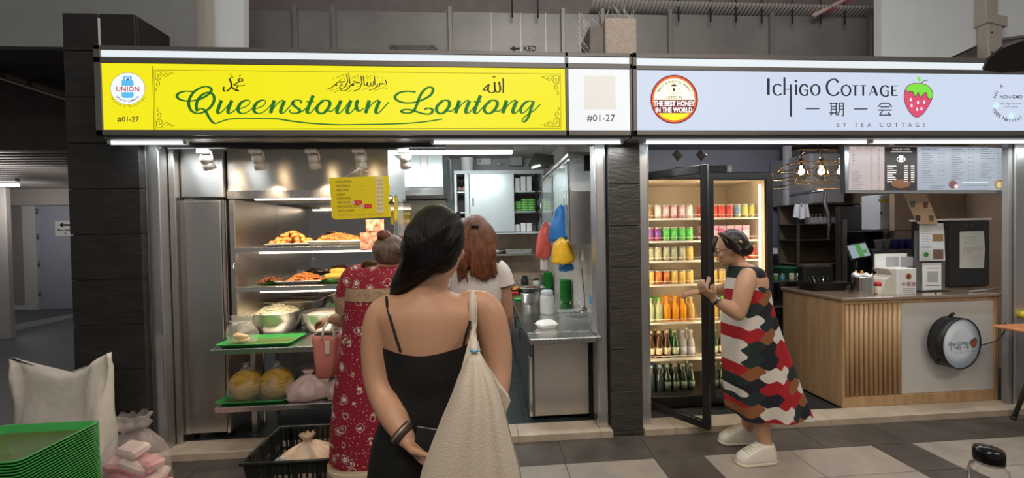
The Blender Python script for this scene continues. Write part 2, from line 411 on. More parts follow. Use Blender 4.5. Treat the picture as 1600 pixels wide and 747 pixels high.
a, b = at(1270, 25, .92), at(1345, -12, .92)
rp = thing('fire_pipe', 'slanting pale pipe with red lettering under the roof', 'pipe', a)
MB().cyl(a, b, .022, 10).build('pipe_body', mat('pipe_pink', (.55, .4, .37), .5), rp)
k = Ink(.895); k.text('DELI', 1302, 17, 6, ang=-.45, bold=.01); k.text('GAS', 1326, 4, 6, ang=-.45, bold=.01); k.build('lettering', ink('red_print', (.45, .03, .03)), rp)
# white upper walls
ww = mat('bluish_white_wall', (.84, .89, .92), .6, var=.05, vscale=1.5)
lw = MB(); a = [at(272, -40, .55), at(381, -40, .55), at(381, 90, .55), at(300, 90, .55), at(279, 54, .55)]
lw.prism([(p.x, p.z) for p in a][::-1], .55, .62).build('wall_upper_left', ww, label='bluish-white upper wall left of the metal panels', kind='structure')
a = [at(1377, -40, .55), at(1700, -40, .55), at(1700, 40, .55), at(1545, 62, .55), at(1480, 92, .55), at(1377, 100, .55)]
MB().prism([(p.x, p.z) for p in a][::-1], .55, .62).build('wall_upper_right', ww, label='bluish-white upper wall right of the metal panels', kind='structure')
a = [at(1470, 100, .66), at(1700, -10, .66), at(1700, 130, .66), at(1470, 130, .66)]
MB().prism([(p.x, p.z) for p in a][::-1], .66, .7).build('wall_upper_far_right', mat('grey_beige_wall', (.36, .34, .31), .6), label='grey-beige wall behind the right cable trunking', kind='structure')
a = [at(225, 110, .66), at(330, 110, .66), at(275, 50, .66), at(225, 20, .66)]
MB().prism([(p.x, p.z) for p in a], .66, .7).build('wall_upper_shade', MATS['grey_beige_wall'], label='grey-beige wall wedge below the left white wall', kind='structure')
beige = mat('beige_trunking', (.47, .43, .37), .5, var=.05)
for side, (c, y) in {'left': ((258, 0), .42), 'right': ((1555, 0), .45)}.items():
    x0, x1, z0, z1 = rectY(c[0]-10, 30, c[0]+12, 90, y)
    t = thing('cable_trunking', 'beige vertical cable trunking against the upper %s wall' % side, 'trunking', ((x0+x1)/2, y, 2.9))
    MB().cbox(x0, x1, y, y+.09, 2.75, z1, .006).build('lower_duct', beige, t)
    MB().cbox(x0-.015, x0+.11, y+.01, y+.1, z1, 4.2, .006).build('upper_duct', beige, t)
    MB().prism([(x0-.02, z1-.03), (x1+.03, z1-.07), (x1+.03, z1+.02), (x0-.02, z1+.05)], y-.012, y+.1).build('elbow_cap', beige, t)
    for dz in (.12, .3): MB().cyl((x0+.03, y-.004, z1-dz), (x0+.03, y+.004, z1-dz), .008, 8).build('screw', mat('screw_dark', (.05, .05, .05), .4, .8), t)
MB().box(-6, -2.15, .3, .36, 2.93, 5).build('wall_upper_corner', mat('grey_render_wall', (.30, .31, .32), .6, var=.05), label='grey wall above the wide black pillar', kind='structure')
MB().prism([(-2.30, 2.4), (-2.1, 2.4), (-2.1, 3.6), (-2.3, 3.6)], .41, .5).build('wall_upper_return', mat('cream_wall', (.5, .47, .42), .6), label='cream wall strip above the wide black pillar', kind='structure')
# concrete stub column with bird spikes
x0, x1, z0, z1 = rectY(946, 28, 995, 90, .1)
rc = mat('rough_plaster', (.46, .39, .33), .85, var=.12, vscale=30, bump=.8, bscale=60)
cc = MB().cbox(x0, x1, .1, .42, 2.3, z1, .006).build('stub_column', rc, label='rough beige plaster column rising behind the signboards', kind='structure')
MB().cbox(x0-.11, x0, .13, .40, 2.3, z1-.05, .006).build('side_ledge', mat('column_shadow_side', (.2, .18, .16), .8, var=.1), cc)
sp = thing('bird_spikes', 'fan of thin pale bird spikes on top of the plaster column', 'bird spikes', (x0, .2, z1))
spm = mat('spike_white', (.75, .74, .70), .4)
for i in range(34):
    lf = i < 20
    bx = random.uniform(x0-.11, x0+.03) if lf else random.uniform(x0+.13, x1)
    bz = z1-.05 if bx < x0 else z1
    if lf and i % 2: bz -= random.uniform(0, .22); bx = x0-.105
    d = Vector((random.uniform(-.09, .05) if not (lf and i % 2) else random.uniform(-.12, -.05), random.uniform(-.05, .05), random.uniform(.06, .12)))
    b0 = Vector((bx, random.uniform(.12, .3), bz)); MB().cyl(b0, b0+d, .0022, 5, r1=.0012).build('spike', spm, sp)

# ---- left passage
pg = mat('passage_floor', (.11, .115, .125), .55, var=.15, vscale=1.2)
pf = MB().box(-14, -2.75, .35, 9, -.004, .002).build('floor_passage', pg, label='grey concrete floor of the side passage', kind='structure')
for z0, z1 in ((506, 516), ): pass
a = [atz(0, 511, .004), atz(115, 490, .004), atz(115, 496, .004), atz(0, 522, .004)]
MB().add([(p.x, p.y, .0035) for p in a], [(0, 1, 2, 3)]).build('floor_band', mat('floor_band_grey', (.26, .26, .26), .6), pf)
yb = 6.75
MB().box(-14, -6, yb, yb+.1, 0, 2.4).build('wall_passage_back', mat('mauve_beige_wall', (.37, .34, .33), .6), label='pale end wall of the side passage', kind='structure')
MB().box(-14, -6, yb-.02, yb, 0, .09).build('baseboard_passage', white_paint, label='white skirting along the end wall of the passage', kind='structure')
x0, x1, z0, z1 = rectY(60, 307, 125, 481, yb-.08)
dr = MB().cbox(x0, x1, yb-.08, yb-.03, 0, z1, .004).build('door_1', mat('lilac_door', (.42, .44, .52), .45, var=.03), label='pale lilac-grey steel door at the end of the side passage', kind='structure')
for h in (.3, .95, 1.55, 2.1): MB().cyl((x0+.0, yb-.095, h), (x0, yb-.095, h+.12), .025, 8).build('hinge', mat('hinge_grey', (.25, .25, .26), .4, .6), dr)
xf = rectY(39, 307, 59, 481, yb-.1)
MB().cbox(xf[0], xf[1], yb-.14, yb, 0, z1+.02, .006).build('trim_5', mat('door_frame_white', (.66, .65, .66), .5), label='wide white frame beside the lilac door', kind='structure')
x0, x1, z0, z1 = rectY(86, 345, 118, 369, yb-.09)
ps = MB().box(x0, x1, yb-.09, yb-.082, z0, z1).build('paper_notice', paper, label='white paper notice with a black arrow on the lilac door', cat='notice')
k = Ink(yb-.094); k.poly([(92, 351.5), (98, 347.5), (98, 350.2), (112, 350.2), (112, 353), (98, 353), (98, 355.5)]); k.text('More Stalls', 90, 361, 3.2, align='LEFT', bold=.015); k.text('Lah', 98, 366, 3.2, align='LEFT')
k.build('lettering', MATS['black_print'], ps)
x0, x1, z0, z1 = rectY(-60, 292, 25, 530, 3.85)
MB().cbox(-12, x1-.12, 3.85, 3.93, 0, 2.35, .01).build('wall_passage_left', mat('warm_grey_wall', (.40, .37, .355), .6, var=.04), label='warm grey wall block at the left edge of the passage', kind='structure')
bm = mat('brown_beam', (.075, .06, .055), .7, var=.15)
x0, x1, z0, z1 = rectY(-40, 36, 130, 72, .9)
MB().box(-6, -2.6, .9, 1.6, z0, z1+.0).build('beam_upper', mat('grey_beam', (.15, .135, .13), .7), label='dark concrete beam left of the wide pillar', kind='structure')
MB().box(-7, -2.6, 1.6, 1.7, 2.45, 4).build('wall_passage_bulkhead', bm, label='dark brown bulkhead above the side passage', kind='structure')
cs = thing('ceiling_passage', 'dark slatted metal ceiling of the side passage', None, (-7, 4, 2.7), kind='structure')
MB().box(-13, -3, 1.7, 6.7, 2.78, 2.8).build('ceiling_void', black_matte, cs)
slm = mat('ceiling_slat_metal', (.30, .27, .25), .4, .3)
for i in range(25):
    y = 1.75+i*.19
    MB().cbox(-12, -3, y, y+.06, 2.62, 2.69, .004).build('slat', slm, cs)
MB().box(-12, -6, 6.4, 6.7, 2.28, 2.78).build('beam_passage', mat('lintel_beige', (.42, .38, .35), .6), label='beige lintel over the passage door', kind='structure')
a, b = at(-40, 101, 1.35), at(104, 150, 1.35)
tr = thing('pipe_run', 'sloping brown pipe crossing the dark bulkhead', 'pipe', a)
MB().cyl(a, b, .045, 12).build('pipe_body', mat('pipe_brown', (.16, .13, .12), .5), tr)
a2, b2 = at(-40, 104, 1.30), at(104, 151, 1.30)
MB().tube([a2-Vector((0, 0, .03)), b2-Vector((0, 0, .03))], .012, 8).build('conduit', mat('conduit_grey', (.5, .47, .45), .5), tr)
for t in (.35, .65): p = a.lerp(b, t); MB().cyl(p-Vector((.02, 0, 0)), p+Vector((.02, 0, .004)), .052, 12).build('pipe_clip', mat('clip_dark', (.05, .045, .04), .5), tr)
x0, x1, z0, z1 = rectY(-60, 285, 28, 294, 3.3)
t = thing('batten_lamp', 'glowing white fluorescent batten in the side passage', 'lamp', ((x0+x1)/2, 3.3, z0))
MB().cyl((x0, 3.3, (z0+z1)/2), (x1, 3.3, (z0+z1)/2), .026, 12).build('tube', glow('tube_glow', (1, .98, .95), 4), t)
MB().cbox(x0, x1, 3.27, 3.33, z1+.005, z1+.06, .005).build('housing', white_paint, t)
lamp('POINT', 'batten_light', (x1-.5, 3.3, z0-.15), 26, (1, .96, .92), .2)
lamp('POINT', 'passage_door_light', (-9, 5.2, 2.1), 22, (1, .96, .95), .3)

# ================================================================== SIGNBOARDS
SY = -.17
def panel(name, pts, m, parent, d=.012, Y=SY-.004, label=None):
    q = [at(x, y, Y) for x, y in pts]; return MB().prism([(p.x, p.z) for p in q], Y, Y+d).build(name, m, parent, label=label)
yel = glow('yellow_lightbox', (.93, .84, .002), .98)
wht = glow('white_lightbox', (.86, .93, .97), .93)
wht2 = glow('white_number_panel', (.93, .95, .96), .95)
blu = glow('cool_white_lightbox', (.67, .76, .93), .92)
s1 = thing('signboard', 'long yellow and white illuminated signboard over the food stall', 'signboard', (-.68, SY, 2.17))
def frame_bars(parent, m, x0, x1, inner, zb, zt):
    b = MB(); y0, y1 = SY-.012, SY+.17
    b.cbox(x0, x1, SY+.01, y1, zb, zt, .004)
    b.build('casing', m, parent)
    for i, (a, c, d, e) in enumerate(inner): MB().cbox(a, c, y0, SY+.02, d, e, .003).build('frame_bar', m, parent)
zb, zt = 2.172, 2.731
e = lambda x: at(x, 150, SY).x
zl = lambda y: at(700, y, SY).z
frame_bars(s1, grey_frame, -2.397, 1.040, [(-2.397, 1.04, zl(86.5)+.0, zt), (-2.397, 1.04, zl(105.8), zl(96.8)), (-2.397, 1.04, zb, zl(203.9)),
    (-2.397, -2.355, zb, zt), (e(883), e(888.3), zb, zt), (e(983.3), 1.04, zb, zt)], zb, zt)
ZA, ZB, ZC, ZD = zl(87.5), zl(97.5), zl(105), zl(205)
bx = lambda n, x0, x1, z0, z1, m: MB().box(x0, x1, SY-.006, SY+.006, z0, z1).build(n, m, s1)
bx('light_strip', -2.36, e(883), ZB-.004, ZA+.004, wht)
bx('light_strip', e(888), e(983.5), ZB-.004, ZA+.004, wht2)
bx('logo_panel', -2.36, e(238.6), ZD, ZC, yel)
bx('name_panel', e(238.6)+.003, e(883), ZD, ZC, yel)
bx('number_panel', e(888), e(983.5), ZD, ZC, wht2)
x0, x1, z0, z1 = rectY(912, 119, 961, 171, SY)
MB().box(x0, x1, SY-.010, SY-.0065, z0, z1).build('blank_square', ink('soft_white_square', (.60, .60, .58), .62), s1)
YI = SY-.0085
gr = ink('sign_green', (.012, .13, .02), .75); bk = ink('sign_black', (.02, .02, .012), .3)
# name in script lettering, pen strokes traced letter by letter
k = Ink(YI); sc = 8.3; o1, o2, o3, o4 = (265, 115), (400, 115), (540, 115), (690, 115)
def q1(P, a, b, o, mode='down', **kw): k.stroke(P, a, b, mode, 0, o, sc, **kw)
q1([(310,235),(200,230),(115,258),(98,300),(140,338),(230,357),(320,350),(400,330),(480,285),(530,240),(540,200),(500,172),(440,172),(370,200),(310,245),(262,320),(248,400),(278,475),(345,515),(420,507),(490,470),(550,410),(578,340),(570,285),(535,250),(490,245),(430,270),(380,320),(347,400),(355,488)], 1.9, 4.8, o1, 'both')
q1([(355,488),(380,465),(420,457),(460,480),(490,530),(530,600),(570,640),(610,645),(660,625),(760,595),(900,582),(1100,582),(1370,586),(1600,620),(1820,645),(2020,658),(2224,665),(2462,662),(2760,658),(3050,648),(3290,628),(3480,600),(3535,590)], 2.0, 4.6, o1)
for dx in (0, 205):
    q1([(885+dx,462),(980+dx,432),(1036+dx,388),(1030+dx,350),(985+dx,347),(925+dx,380),(890+dx,440),(895+dx,492),(935+dx,516),(990+dx,508),(1060+dx,462),(1110+dx,405)], 1.7, 5.6, o1)
W0, W1 = 1.9, 5.8
q1([(672,345),(627,470),(628,506),(655,512),(725,450),(800,355)], W0, W1, o1); q1([(808,345),(760,470),(765,510),(800,508),(880,448)], W0, W1, o1)
def en(o, x, tail=True):
    q1([(x+50,346),(x,514)], W1, W1, o, 'flat'); q1([(x,510),(x+75,405),(x+140,352),(x+172,350)], W0, W1, o)
    q1([(x+182,352),(x+136,470),(x+142,510),(x+172,508),(x+225,455),(x+300,370)], W0, W1, o)
def oh(o, x):
    q1([(x+80,350),(x+10,420),(x,480),(x+40,516),(x+95,505),(x+155,435),(x+168,378),(x+140,350),(x+80,350)], 2.3, 5.2, o, 'both')
    q1([(x+120,488),(x+160,486),(x+195,486),(x+245,440),(x+300,365)], W0, 2, o)
def tee(o, x):
    q1([(x+75,282),(x,470),(x+5,508),(x+38,510),(x+95,450),(x+135,412)], W0, W1, o); q1([(x-15,364),(x+88,364)], 1.6, 1.6, o, 'flat')
en(o2, 187); tee(o2, 667); oh(o2, 790)
q1([(468,378),(505,348),(560,346),(588,366),(572,384)], 1.8, 3.6, o2); q1([(500,352),(474,385),(505,425),(560,465),(562,500),(505,516),(450,506),(432,480),(452,474)], 2.0, 5.2, o2); q1([(560,498),(600,490),(665,435)], W0, W0, o2)
q1([(1104,346),(1052,470),(1058,510),(1090,508),(1155,440),(1215,357)], W0, W1, o2); q1([(1232,346),(1185,470),(1190,510),(1225,510),(1290,440),(1330,365),(1320,352),(1300,400),(1312,465),(1350,484),(1395,448)], W0, W1, o2)
en(o3, 258)
q1([(910,240),(800,230),(700,247),(645,290),(650,330),(720,370),(830,380),(930,365),(1020,330),(1100,280),(1134,220),(1118,182),(1070,180),(1010,222),(960,300),(925,400),(885,480),(830,510),(760,508),(720,490),(760,468),(830,468),(900,487),(980,513),(1060,526),(1112,513),(1128,480),(1108,454),(1060,450),(1020,464)], 2.2, 4.4, o3, 'both')
oh(o4, -65); en(o4, 180); tee(o4, 430); oh(o4, 555); en(o4, 792)
q1([(1188,368),(1140,354),(1080,380),(1033,440),(1026,490),(1055,512),(1110,470),(1175,395)], W0, 4.6, o4)
q1([(1195,358),(1155,470),(1122,570),(1082,620),(1050,622),(1048,600),(1080,560),(1150,510),(1220,460),(1280,395)], W0, 4.4, o4)
k.build('script_lettering', gr, s1, label='green script lettering')
k = Ink(YI)
A = lambda P, wd=2.2, o=o1, s=8.3: k.stroke(P, .9, wd, 'both', 0, o, s)
A([(775,62),(800,130),(800,170),(760,215),(718,230),(697,205),(705,170)], 3); A([(800,170),(850,212),(900,228)], 3.4); A([(828,146),(900,158),(978,150)], 3.2)
A([(828,146),(890,112),(942,95),(938,70),(908,66),(890,88),(922,106)], 2.6); A([(900,225),(862,195),(895,160)], 2); A([(790,42),(802,52),(812,40),(826,48)], 1.4); A([(905,42),(918,15)], 1.6); A([(780,18),(810,5)], 1)
A([(795,60),(800,130),(798,250)], 2.2, o4); A([(745,105),(760,190),(750,232),(715,240),(692,205),(686,108)], 3, o4); A([(692,205),(688,232),(640,248),(602,215),(612,135)], 3, o4); A([(612,140),(570,175),(545,215),(590,210),(610,180)], 2.4, o4); A([(660,38),(670,50),(680,36),(690,48),(697,28)], 1.2, o4)
ob, sb = (500, 105), 13.333
for P in ([(1130,180),(1150,370)],[(900,180),(925,390)],[(850,180),(870,330),(840,385),(838,425),(790,470),(690,495)],[(600,150),(625,340)],[(555,150),(575,300),(545,350),(540,390),(470,440),(430,440)],
          [(1110,290),(1112,375),(1070,388),(1052,320)],[(1055,385),(1005,398),(985,305)],[(985,330),(955,380),(990,375),(1000,392)],[(1355,260),(1387,340),(1340,352),(1300,335),(1287,355),(1252,335),(1232,400),(1190,385),(1212,358)],[(1200,385),(1120,450),(1020,480)],
          [(680,285),(760,305),(825,325),(740,330),(680,340),(665,380),(702,376),(690,345)],[(690,375),(640,370),(612,420),(540,480),(460,490),(415,450),(420,390),(475,345)],
          [(390,280),(450,302),(530,297),(430,320),(375,310),(338,350),(352,385),(310,372),(330,345)],[(305,370),(230,430),(130,470)]): A(P, 1.7, ob, sb)
for a, b, c, d in ((330,220,530,140),(650,235,800,160),(940,235,1090,165),(880,475,990,430),(580,515,660,470),(1140,485,1220,455),(1285,445,1340,415),(1350,460,1410,430),(200,500,290,460),(290,530,370,485),(570,130,600,122),(860,150,890,140),(1115,140,1145,132)): k.stroke([(a,b),(c,d)], .6, .6, 'flat', 0, ob, sb)
for x, y in ((285,250),(495,205),(435,245),(515,255),(350,440),(370,485),(580,415),(730,240),(790,215),(800,265),(985,265),(980,180),(1045,240),(1200,205),(1295,220),(1300,270),(1385,385),(1245,450),(775,400),(475,390)): k.disc(ob[0]+x/sb, ob[1]+y/sb, .75, n=8)
# thin border and corner scrolls
for x0, y0, x1, y1 in ((240.5, 109.2, 875.5, 115.5), (243, 201.4, 876.5, 200.3)): k.stroke([(x0, y0), (x1, y1)], .55)
k.stroke([(240.5, 109.2), (243, 201.4)], .55); k.stroke([(875.5, 115.5), (876.5, 200.3)], .55); k.stroke([(238.2, 103), (241, 204)], .8)
for cx, cy, fx, fy in ((243, 112, 1, 1), (245, 199, 1, -1), (873, 118, -1, 1), (874, 197.5, -1, -1)):
    for P in ([(0,0),(8,0),(24,1)],[(0,0),(0,10),(6,12),(9,8),(6,4),(3,7),(5,9)],[(0,12),(6,16),(5,22),(1,20),(3,17)],[(3,24),(0,28),(3,30)],[(7,1),(12,5),(15,8),(18,5),(15,2)],[(17,4),(21,5),(24,2),(28,3)]):
        k.stroke([(cx+fx*a, cy+fy*b) for a, b in P], .5, .9, 'both')
k.build('calligraphy_and_border', bk, s1, label='black calligraphy and thin scrolled border')
# round gas-company badge
k = Ink(YI); c = (199.5, 138.5); k.disc(*c, 27.3, 25.2, 1); k.disc(*c, 26.8, 24.7, 0, dy=.001)
D = .002
k.poly([(190,126),(192,124),(206,124),(208.5,126.5),(209,131),(209,150),(206,153),(192.5,153),(190,150)], 2, dy=D); k.rect(192,118.5,195,125,2,dy=D); k.rect(203,118.5,206,125,2,dy=D); k.rect(193,119,205,121,2,dy=D); k.stroke([(198,121),(199,125),(201,122)], 1.4, 1.4, 'flat', 1, dy=D+.001)
k.rect(183, 134.2, 216, 144, 0, dy=D+.0005)
k.text('UNION', 199.6, 142.8, 8, 3, bold=.02, sx=.98, sp=1.05, dy=D+.001)
k.arc('GROUP OF COMPANIES', c[0], c[1]+.5, 22.5, 232, 128, 3, 1, .01, 20.6, True, dy=D)
k.arc('Trusted by Generations', c[0], c[1]+1, 31, 238, 118, 3.4, 1, .005, 28, True)
k.text('#01-27', 200.3, 190.3, 8.4, 1, bold=.012)
k.build('gas_badge', [ink('badge_white', (.8, .86, .88), .8), ink('badge_ink', (.02, .03, .06), .2), ink('badge_blue', (.10, .45, .80), .8), ink('badge_red', (.4, .02, .05), .6)], s1, label='round white badge with a blue gas cylinder')
k = Ink(YI); k.text('#01-27', 939, 189.5, 11, bold=.004); k.build('unit_number', bk, s1)
MB().ell((-2.41, -.06, 2.21), (.018, .02, .02)).build('end_knob', white_plastic, s1)
# tubes below the casing
tg = glow('sign_tube', (.90, .97, 1.0), 1.6)
def under_tube(parent, px0, px1, label=None):
    a, b = at(px0, 216, -.05), at(px1, 215.5, -.05)
    MB().cyl((a.x, -.06, 2.153), (b.x, -.06, 2.153), .014, 10).build('under_tube', tg, parent)
    for x in (a.x, b.x): MB().cbox(x-.012, x+.012, -.075, -.045, 2.14, 2.175, .003).build('tube_holder', white_plastic, parent)
MB().cbox(-2.39, 1.035, -.14, .05, 2.158, 2.172, .003).build('under_tray', mat('under_tray_grey', (.42, .42, .43), .35, .6), s1)
under_tube(s1, 175, 292); under_tube(s1, 676, 970)
area('sign_under_light_left', (-2.0, -.06, 2.13), .5, 3, (.9, .97, 1), (-2.0, -.06, 0), .04)
area('sign_under_light_mid', (.25, -.06, 2.13), 1.6, 9, (.9, .97, 1), (.25, -.06, 0), .04)

# ---- kiosk signboard
s2 = thing('signboard', 'long cool-white illuminated signboard over the tea kiosk', 'signboard', (3, SY, 2.17))
zb, zt = 2.175, 2.737
frame_bars(s2, grey_frame, 1.046, 5.2, [(1.046, 5.2, zl(87)+.0, zt), (1.046, 5.2, zl(106.3), zl(99)), (1.046, 5.2, zb, zl(203.7)), (1.046, e(994.6), zb, zt)], zb, zt)
MB().box(e(994.2), 5.2, SY-.006, SY+.006, zl(99.5), zl(86)).build('light_strip', wht, s2)
MB().box(e(994.8), 5.2, SY-.006, SY+.006, zl(204), zl(105.8)).build('name_panel', blu, s2)
MB().cbox(1.05, 5.2, -.14, .05, 2.158, 2.175, .003).build('under_tray', MATS['under_tray_grey'], s2)
under_tube(s2, 1005, 1352); under_tube(s2, 1358, 1660)
area('sign_under_light_kiosk', (3, -.06, 2.13), 3.4, 17, (.9, .97, 1), (3, -.06, 0), .04)
k = Ink(YI); o6, s6, o7, s7 = (1190, 110), 7.867, (1290, 110), 7.861
ln = lambda P, wd, o=o6, s=s6: k.stroke(P, wd, wd, 'flat', 0, o, s)
kin = ink('kiosk_ink', (.022, .028, .045), .3)
def nb(nm='letter'):
    global k
    k.build(nm, kin, s2); k = Ink(YI)
ln([(83,97),(83,300)], 4.4); nb('letter'); k.stroke([(243,192),(200,170),(155,195),(146,240),(165,290),(205,305),(245,285)], 1.6, 3.2, 'both', 0, o6, s6); nb('letter')
ln([(281,85),(281,302)], 3.2); ln([(281,232),(360,232)], 1.4); ln([(358,172),(360,570)], 3.2); nb('letter'); ln([(424,172),(426,303)], 3.1); k.disc(1190+422/s6, 110+131/s6, 2.0); nb('letter')
k.stroke([(570,205),(530,172),(490,190),(473,240),(488,290),(525,308),(560,295)], 1.7, 3.4, 'both', 0, o6, s6); ln([(562,240),(564,310)], 2.4); ln([(522,243),(574,243)], 1.3); nb('letter')
k.stroke([(660,172),(618,200),(610,245),(630,292),(660,306),(695,290),(712,245),(700,195),(660,172)], 1.3, 3.2, 'both', 0, o6, s6); nb('letter')
k.stroke([(158,148),(120,110),(75,112),(28,150),(15,210),(35,275),(85,308),(130,300),(165,265)], 1.6, 3.6, 'both', 0, o7, s7); nb('letter')
k.stroke([(252,180),(212,200),(198,245),(215,295),(252,312),(290,292),(305,245),(290,200),(252,180)], 1.3, 3, 'both', 0, o7, s7); nb('letter')
for x in (365, 462): ln([(x,186),(x,312)], 3, o7, s7); ln([(x-38,186),(x+38,186)], 1.1, o7, s7); nb('letter')
ln([(535,312),(585,186)], 1.1, o7, s7); ln([(585,186),(632,312)], 3.6, o7, s7); ln([(560,268),(612,268)], 1, o7, s7); nb('letter')
k.stroke([(775,212),(735,188),(695,205),(678,250),(695,300),(735,318),(768,308)], 1.5, 3.2, 'both', 0, o7, s7); ln([(766,250),(767,315)], 2.2, o7, s7); ln([(730,252),(778,252)], 1, o7, s7); nb('letter')
ln([(818,186),(818,312)], 3, o7, s7)
for y in (190, 246, 310): ln([(818,y),(886 if y != 246 else 868,y)], 1.1, o7, s7)
nb()
# four characters
ln([(542,470),(710,470)], 1.9); nb('character'); ln([(348,473),(515,473)], 1.9, o7, s7); nb('character')
for P in ([(50,408),(150,408)],[(68,393),(68,520)],[(130,393),(130,520)],[(68,445),(130,445)],[(68,480),(130,480)],[(46,520),(152,520)],[(85,525),(58,555)],[(115,525),(140,553)],
          [(168,400),(166,500),(150,555)],[(168,400),(218,400)],[(218,400),(218,548),(198,552)],[(168,440),(218,440)],[(168,480),(218,480)]): ln(P, 1.75, o7, s7)
nb('character')
for P in ([(690,400),(645,448)],[(690,402),(785,402)],[(775,402),(815,450)],[(672,448),(788,448)],[(645,488),(815,488)],[(700,492),(662,552)],[(662,552),(800,548)],[(765,515),(802,555)]): ln(P, 1.75, o7, s7)
nb('character')
k.text('BY TEA COTTAGE', 1376.5, 198.2, 6.6, sp=2.12)
k.build('tagline', kin, s2, kind='stuff')
k = Ink(YI); oo = lambda *P: k
SO = [(1120,155),(1190,160),(1270,195),(1318,270),(1310,350),(1260,450),(1190,545),(1120,580),(1060,550),(1000,470),(965,370),(965,270),(1000,195),(1060,160)]
k.poly(SO, 0, o7, s7, 4); cx, cy = 1140, 355
k.poly([(cx+(x-cx)*.965, cy+(y-cy)*.97) for x, y in SO], 1, o7, s7, 4, dy=.001)
k.poly([(1120,165),(1190,168),(1265,202),(1310,272),(1303,340),(1280,350),(1255,330),(1240,275),(1215,275),(1185,310),(1165,330),(1150,300),(1138,265),(1118,300),(1095,312),(1080,280),(1062,252),(1030,262),(1000,250),(995,225),(1020,190),(1065,168)], 2, o7, s7, 4, dy=.002)
k.stroke([(1303,345),(1280,352),(1255,332),(1240,277),(1215,277),(1185,312),(1165,334),(1150,303),(1138,268),(1118,303),(1095,315),(1080,283),(1062,255),(1030,265),(998,250)], .8, .8, 'flat', 0, o7, s7, dy=.003)
for x, y in ((1047,357),(1057,430),(1135,390),(1210,388),(1125,475),(1177,467)): k.poly([(x-13,y+12),(x,y+22),(x+13,y+12),(x,y-22)], 3, o7, s7, 3, dy=.003)
k.poly([(1130,70),(1155,85),(1170,115),(1160,142),(1138,125),(1125,95)], 2, o7, s7, 3, dy=.002); k.stroke([(1175,160),(1205,130),(1255,120)], 1.1, 1.1, 'flat', 0, o7, s7, dy=.001)
k.build('strawberry_emblem', [MATS['kiosk_ink'], ink('berry_pink', (.55, .07, .15), .75), ink('leaf_green', (.16, .62, .05), .8), ink('seed_white', (.85, .85, .88), .85)], s2, label='pink strawberry with a green cap')
k = Ink(YI); c = (1053.5, 155.3)
k.disc(*c, 37.2, 38.4, 0); k.disc(*c, 34.6, 36, 1, dy=.0007); k.disc(*c, 32.6, 33.6, 2, dy=.0014); k.disc(*c, 32, 33, 3, dy=.002)
k.disc(c[0], c[1], 32, 33, 5, dy=.0026, n=24, a0=.72, a1=PI-.72)
k.poly([(1022,156),(1085,156),(1085.3,163),(1083,171),(1078,177),(1029,177),(1024,171),(1021.7,163)], 4, dy=.003)
k.text('THE BEST HONEY', 1053.3, 165.6, 8.2, 6, bold=.03, sx=.72, dy=.004); k.text('IN THE WORLD', 1053, 175.6, 8.2, 6, bold=.03, sx=.72, dy=.004)
k.text('VOTED AS', 1053, 154.2, 4.6, 7, bold=.01, sx=.85, dy=.003)
k.arc('WORLD BEEKEEPING AWARDS', c[0], c[1], 26.2, -62, 62, 3.6, 7, .012, 26.5, dy=.003)
for i in range(24):
    a, b = 2*PI*i/24, 2*PI*(i+1)/24; k.stroke([(1053+8.5*math.cos(a), 139+8.5*math.sin(a)), (1053+8.5*math.cos(b), 139+8.5*math.sin(b))], .45, .45, 'flat', 7, dy=.003)
k.poly([(1049,133),(1053,131.5),(1057,133),(1057,135),(1049,135)], 7, dy=.003); k.stroke([(1045,139),(1061,139)], .4, .4, 'flat', 7, dy=.003); k.poly([(1053,136),(1055,140),(1053,144),(1051,140)], 7, dy=.003)
k.build('honey_badge', [ink('badge_maroon', (.20, .025, .03), .5), ink('badge_orange', (.75, .13, .03), .7), ink('badge_dark_red', (.28, .02, .02), .6), ink('badge_cream', (.88, .90, .62), .85), ink('badge_band', (.14, .015, .025), .5), ink('badge_yellow', (.85, .80, .02), .9), MATS['seed_white'], ink('badge_text', (.05, .03, .02), .3)], s2, label='round red and yellow award badge')
cl = ink('claim_ink', (.05, .07, .12), .3)
k = Ink(YI); k.text('NON-GMO', 1580, 153.8, 5.2, bold=.012); k.build('claim_line', cl, s2)
k = Ink(YI); k.text('No High Fructose', 1580, 163.2, 3.2); k.text('Corn Syrup', 1580, 168, 3.2); k.build('claim_line', cl, s2)
k = Ink(YI); k.arc('100% Natural', 1580, 158, 33, 243, 150, 6.2, 0, .012, 32, True); k.build('claim_arc', cl, s2)
k = Ink(YI); k.arc('NO A', 1580, 158, 24, -75, -35, 5.5, 0, .008, 26)
k.build('claim_arc', cl, s2)
k = Ink(YI, None)
for P in ([(1556,160),(1552,166),(1558,170),(1561,163)], [(1578,176),(1576,183),(1582,186),(1585,178)]):
    k = Ink(YI); k.poly(P, 0, smooth=3); k.build('pale_leaf_print', ink('pale_aqua', (.5, .75, .82), .85), s2)

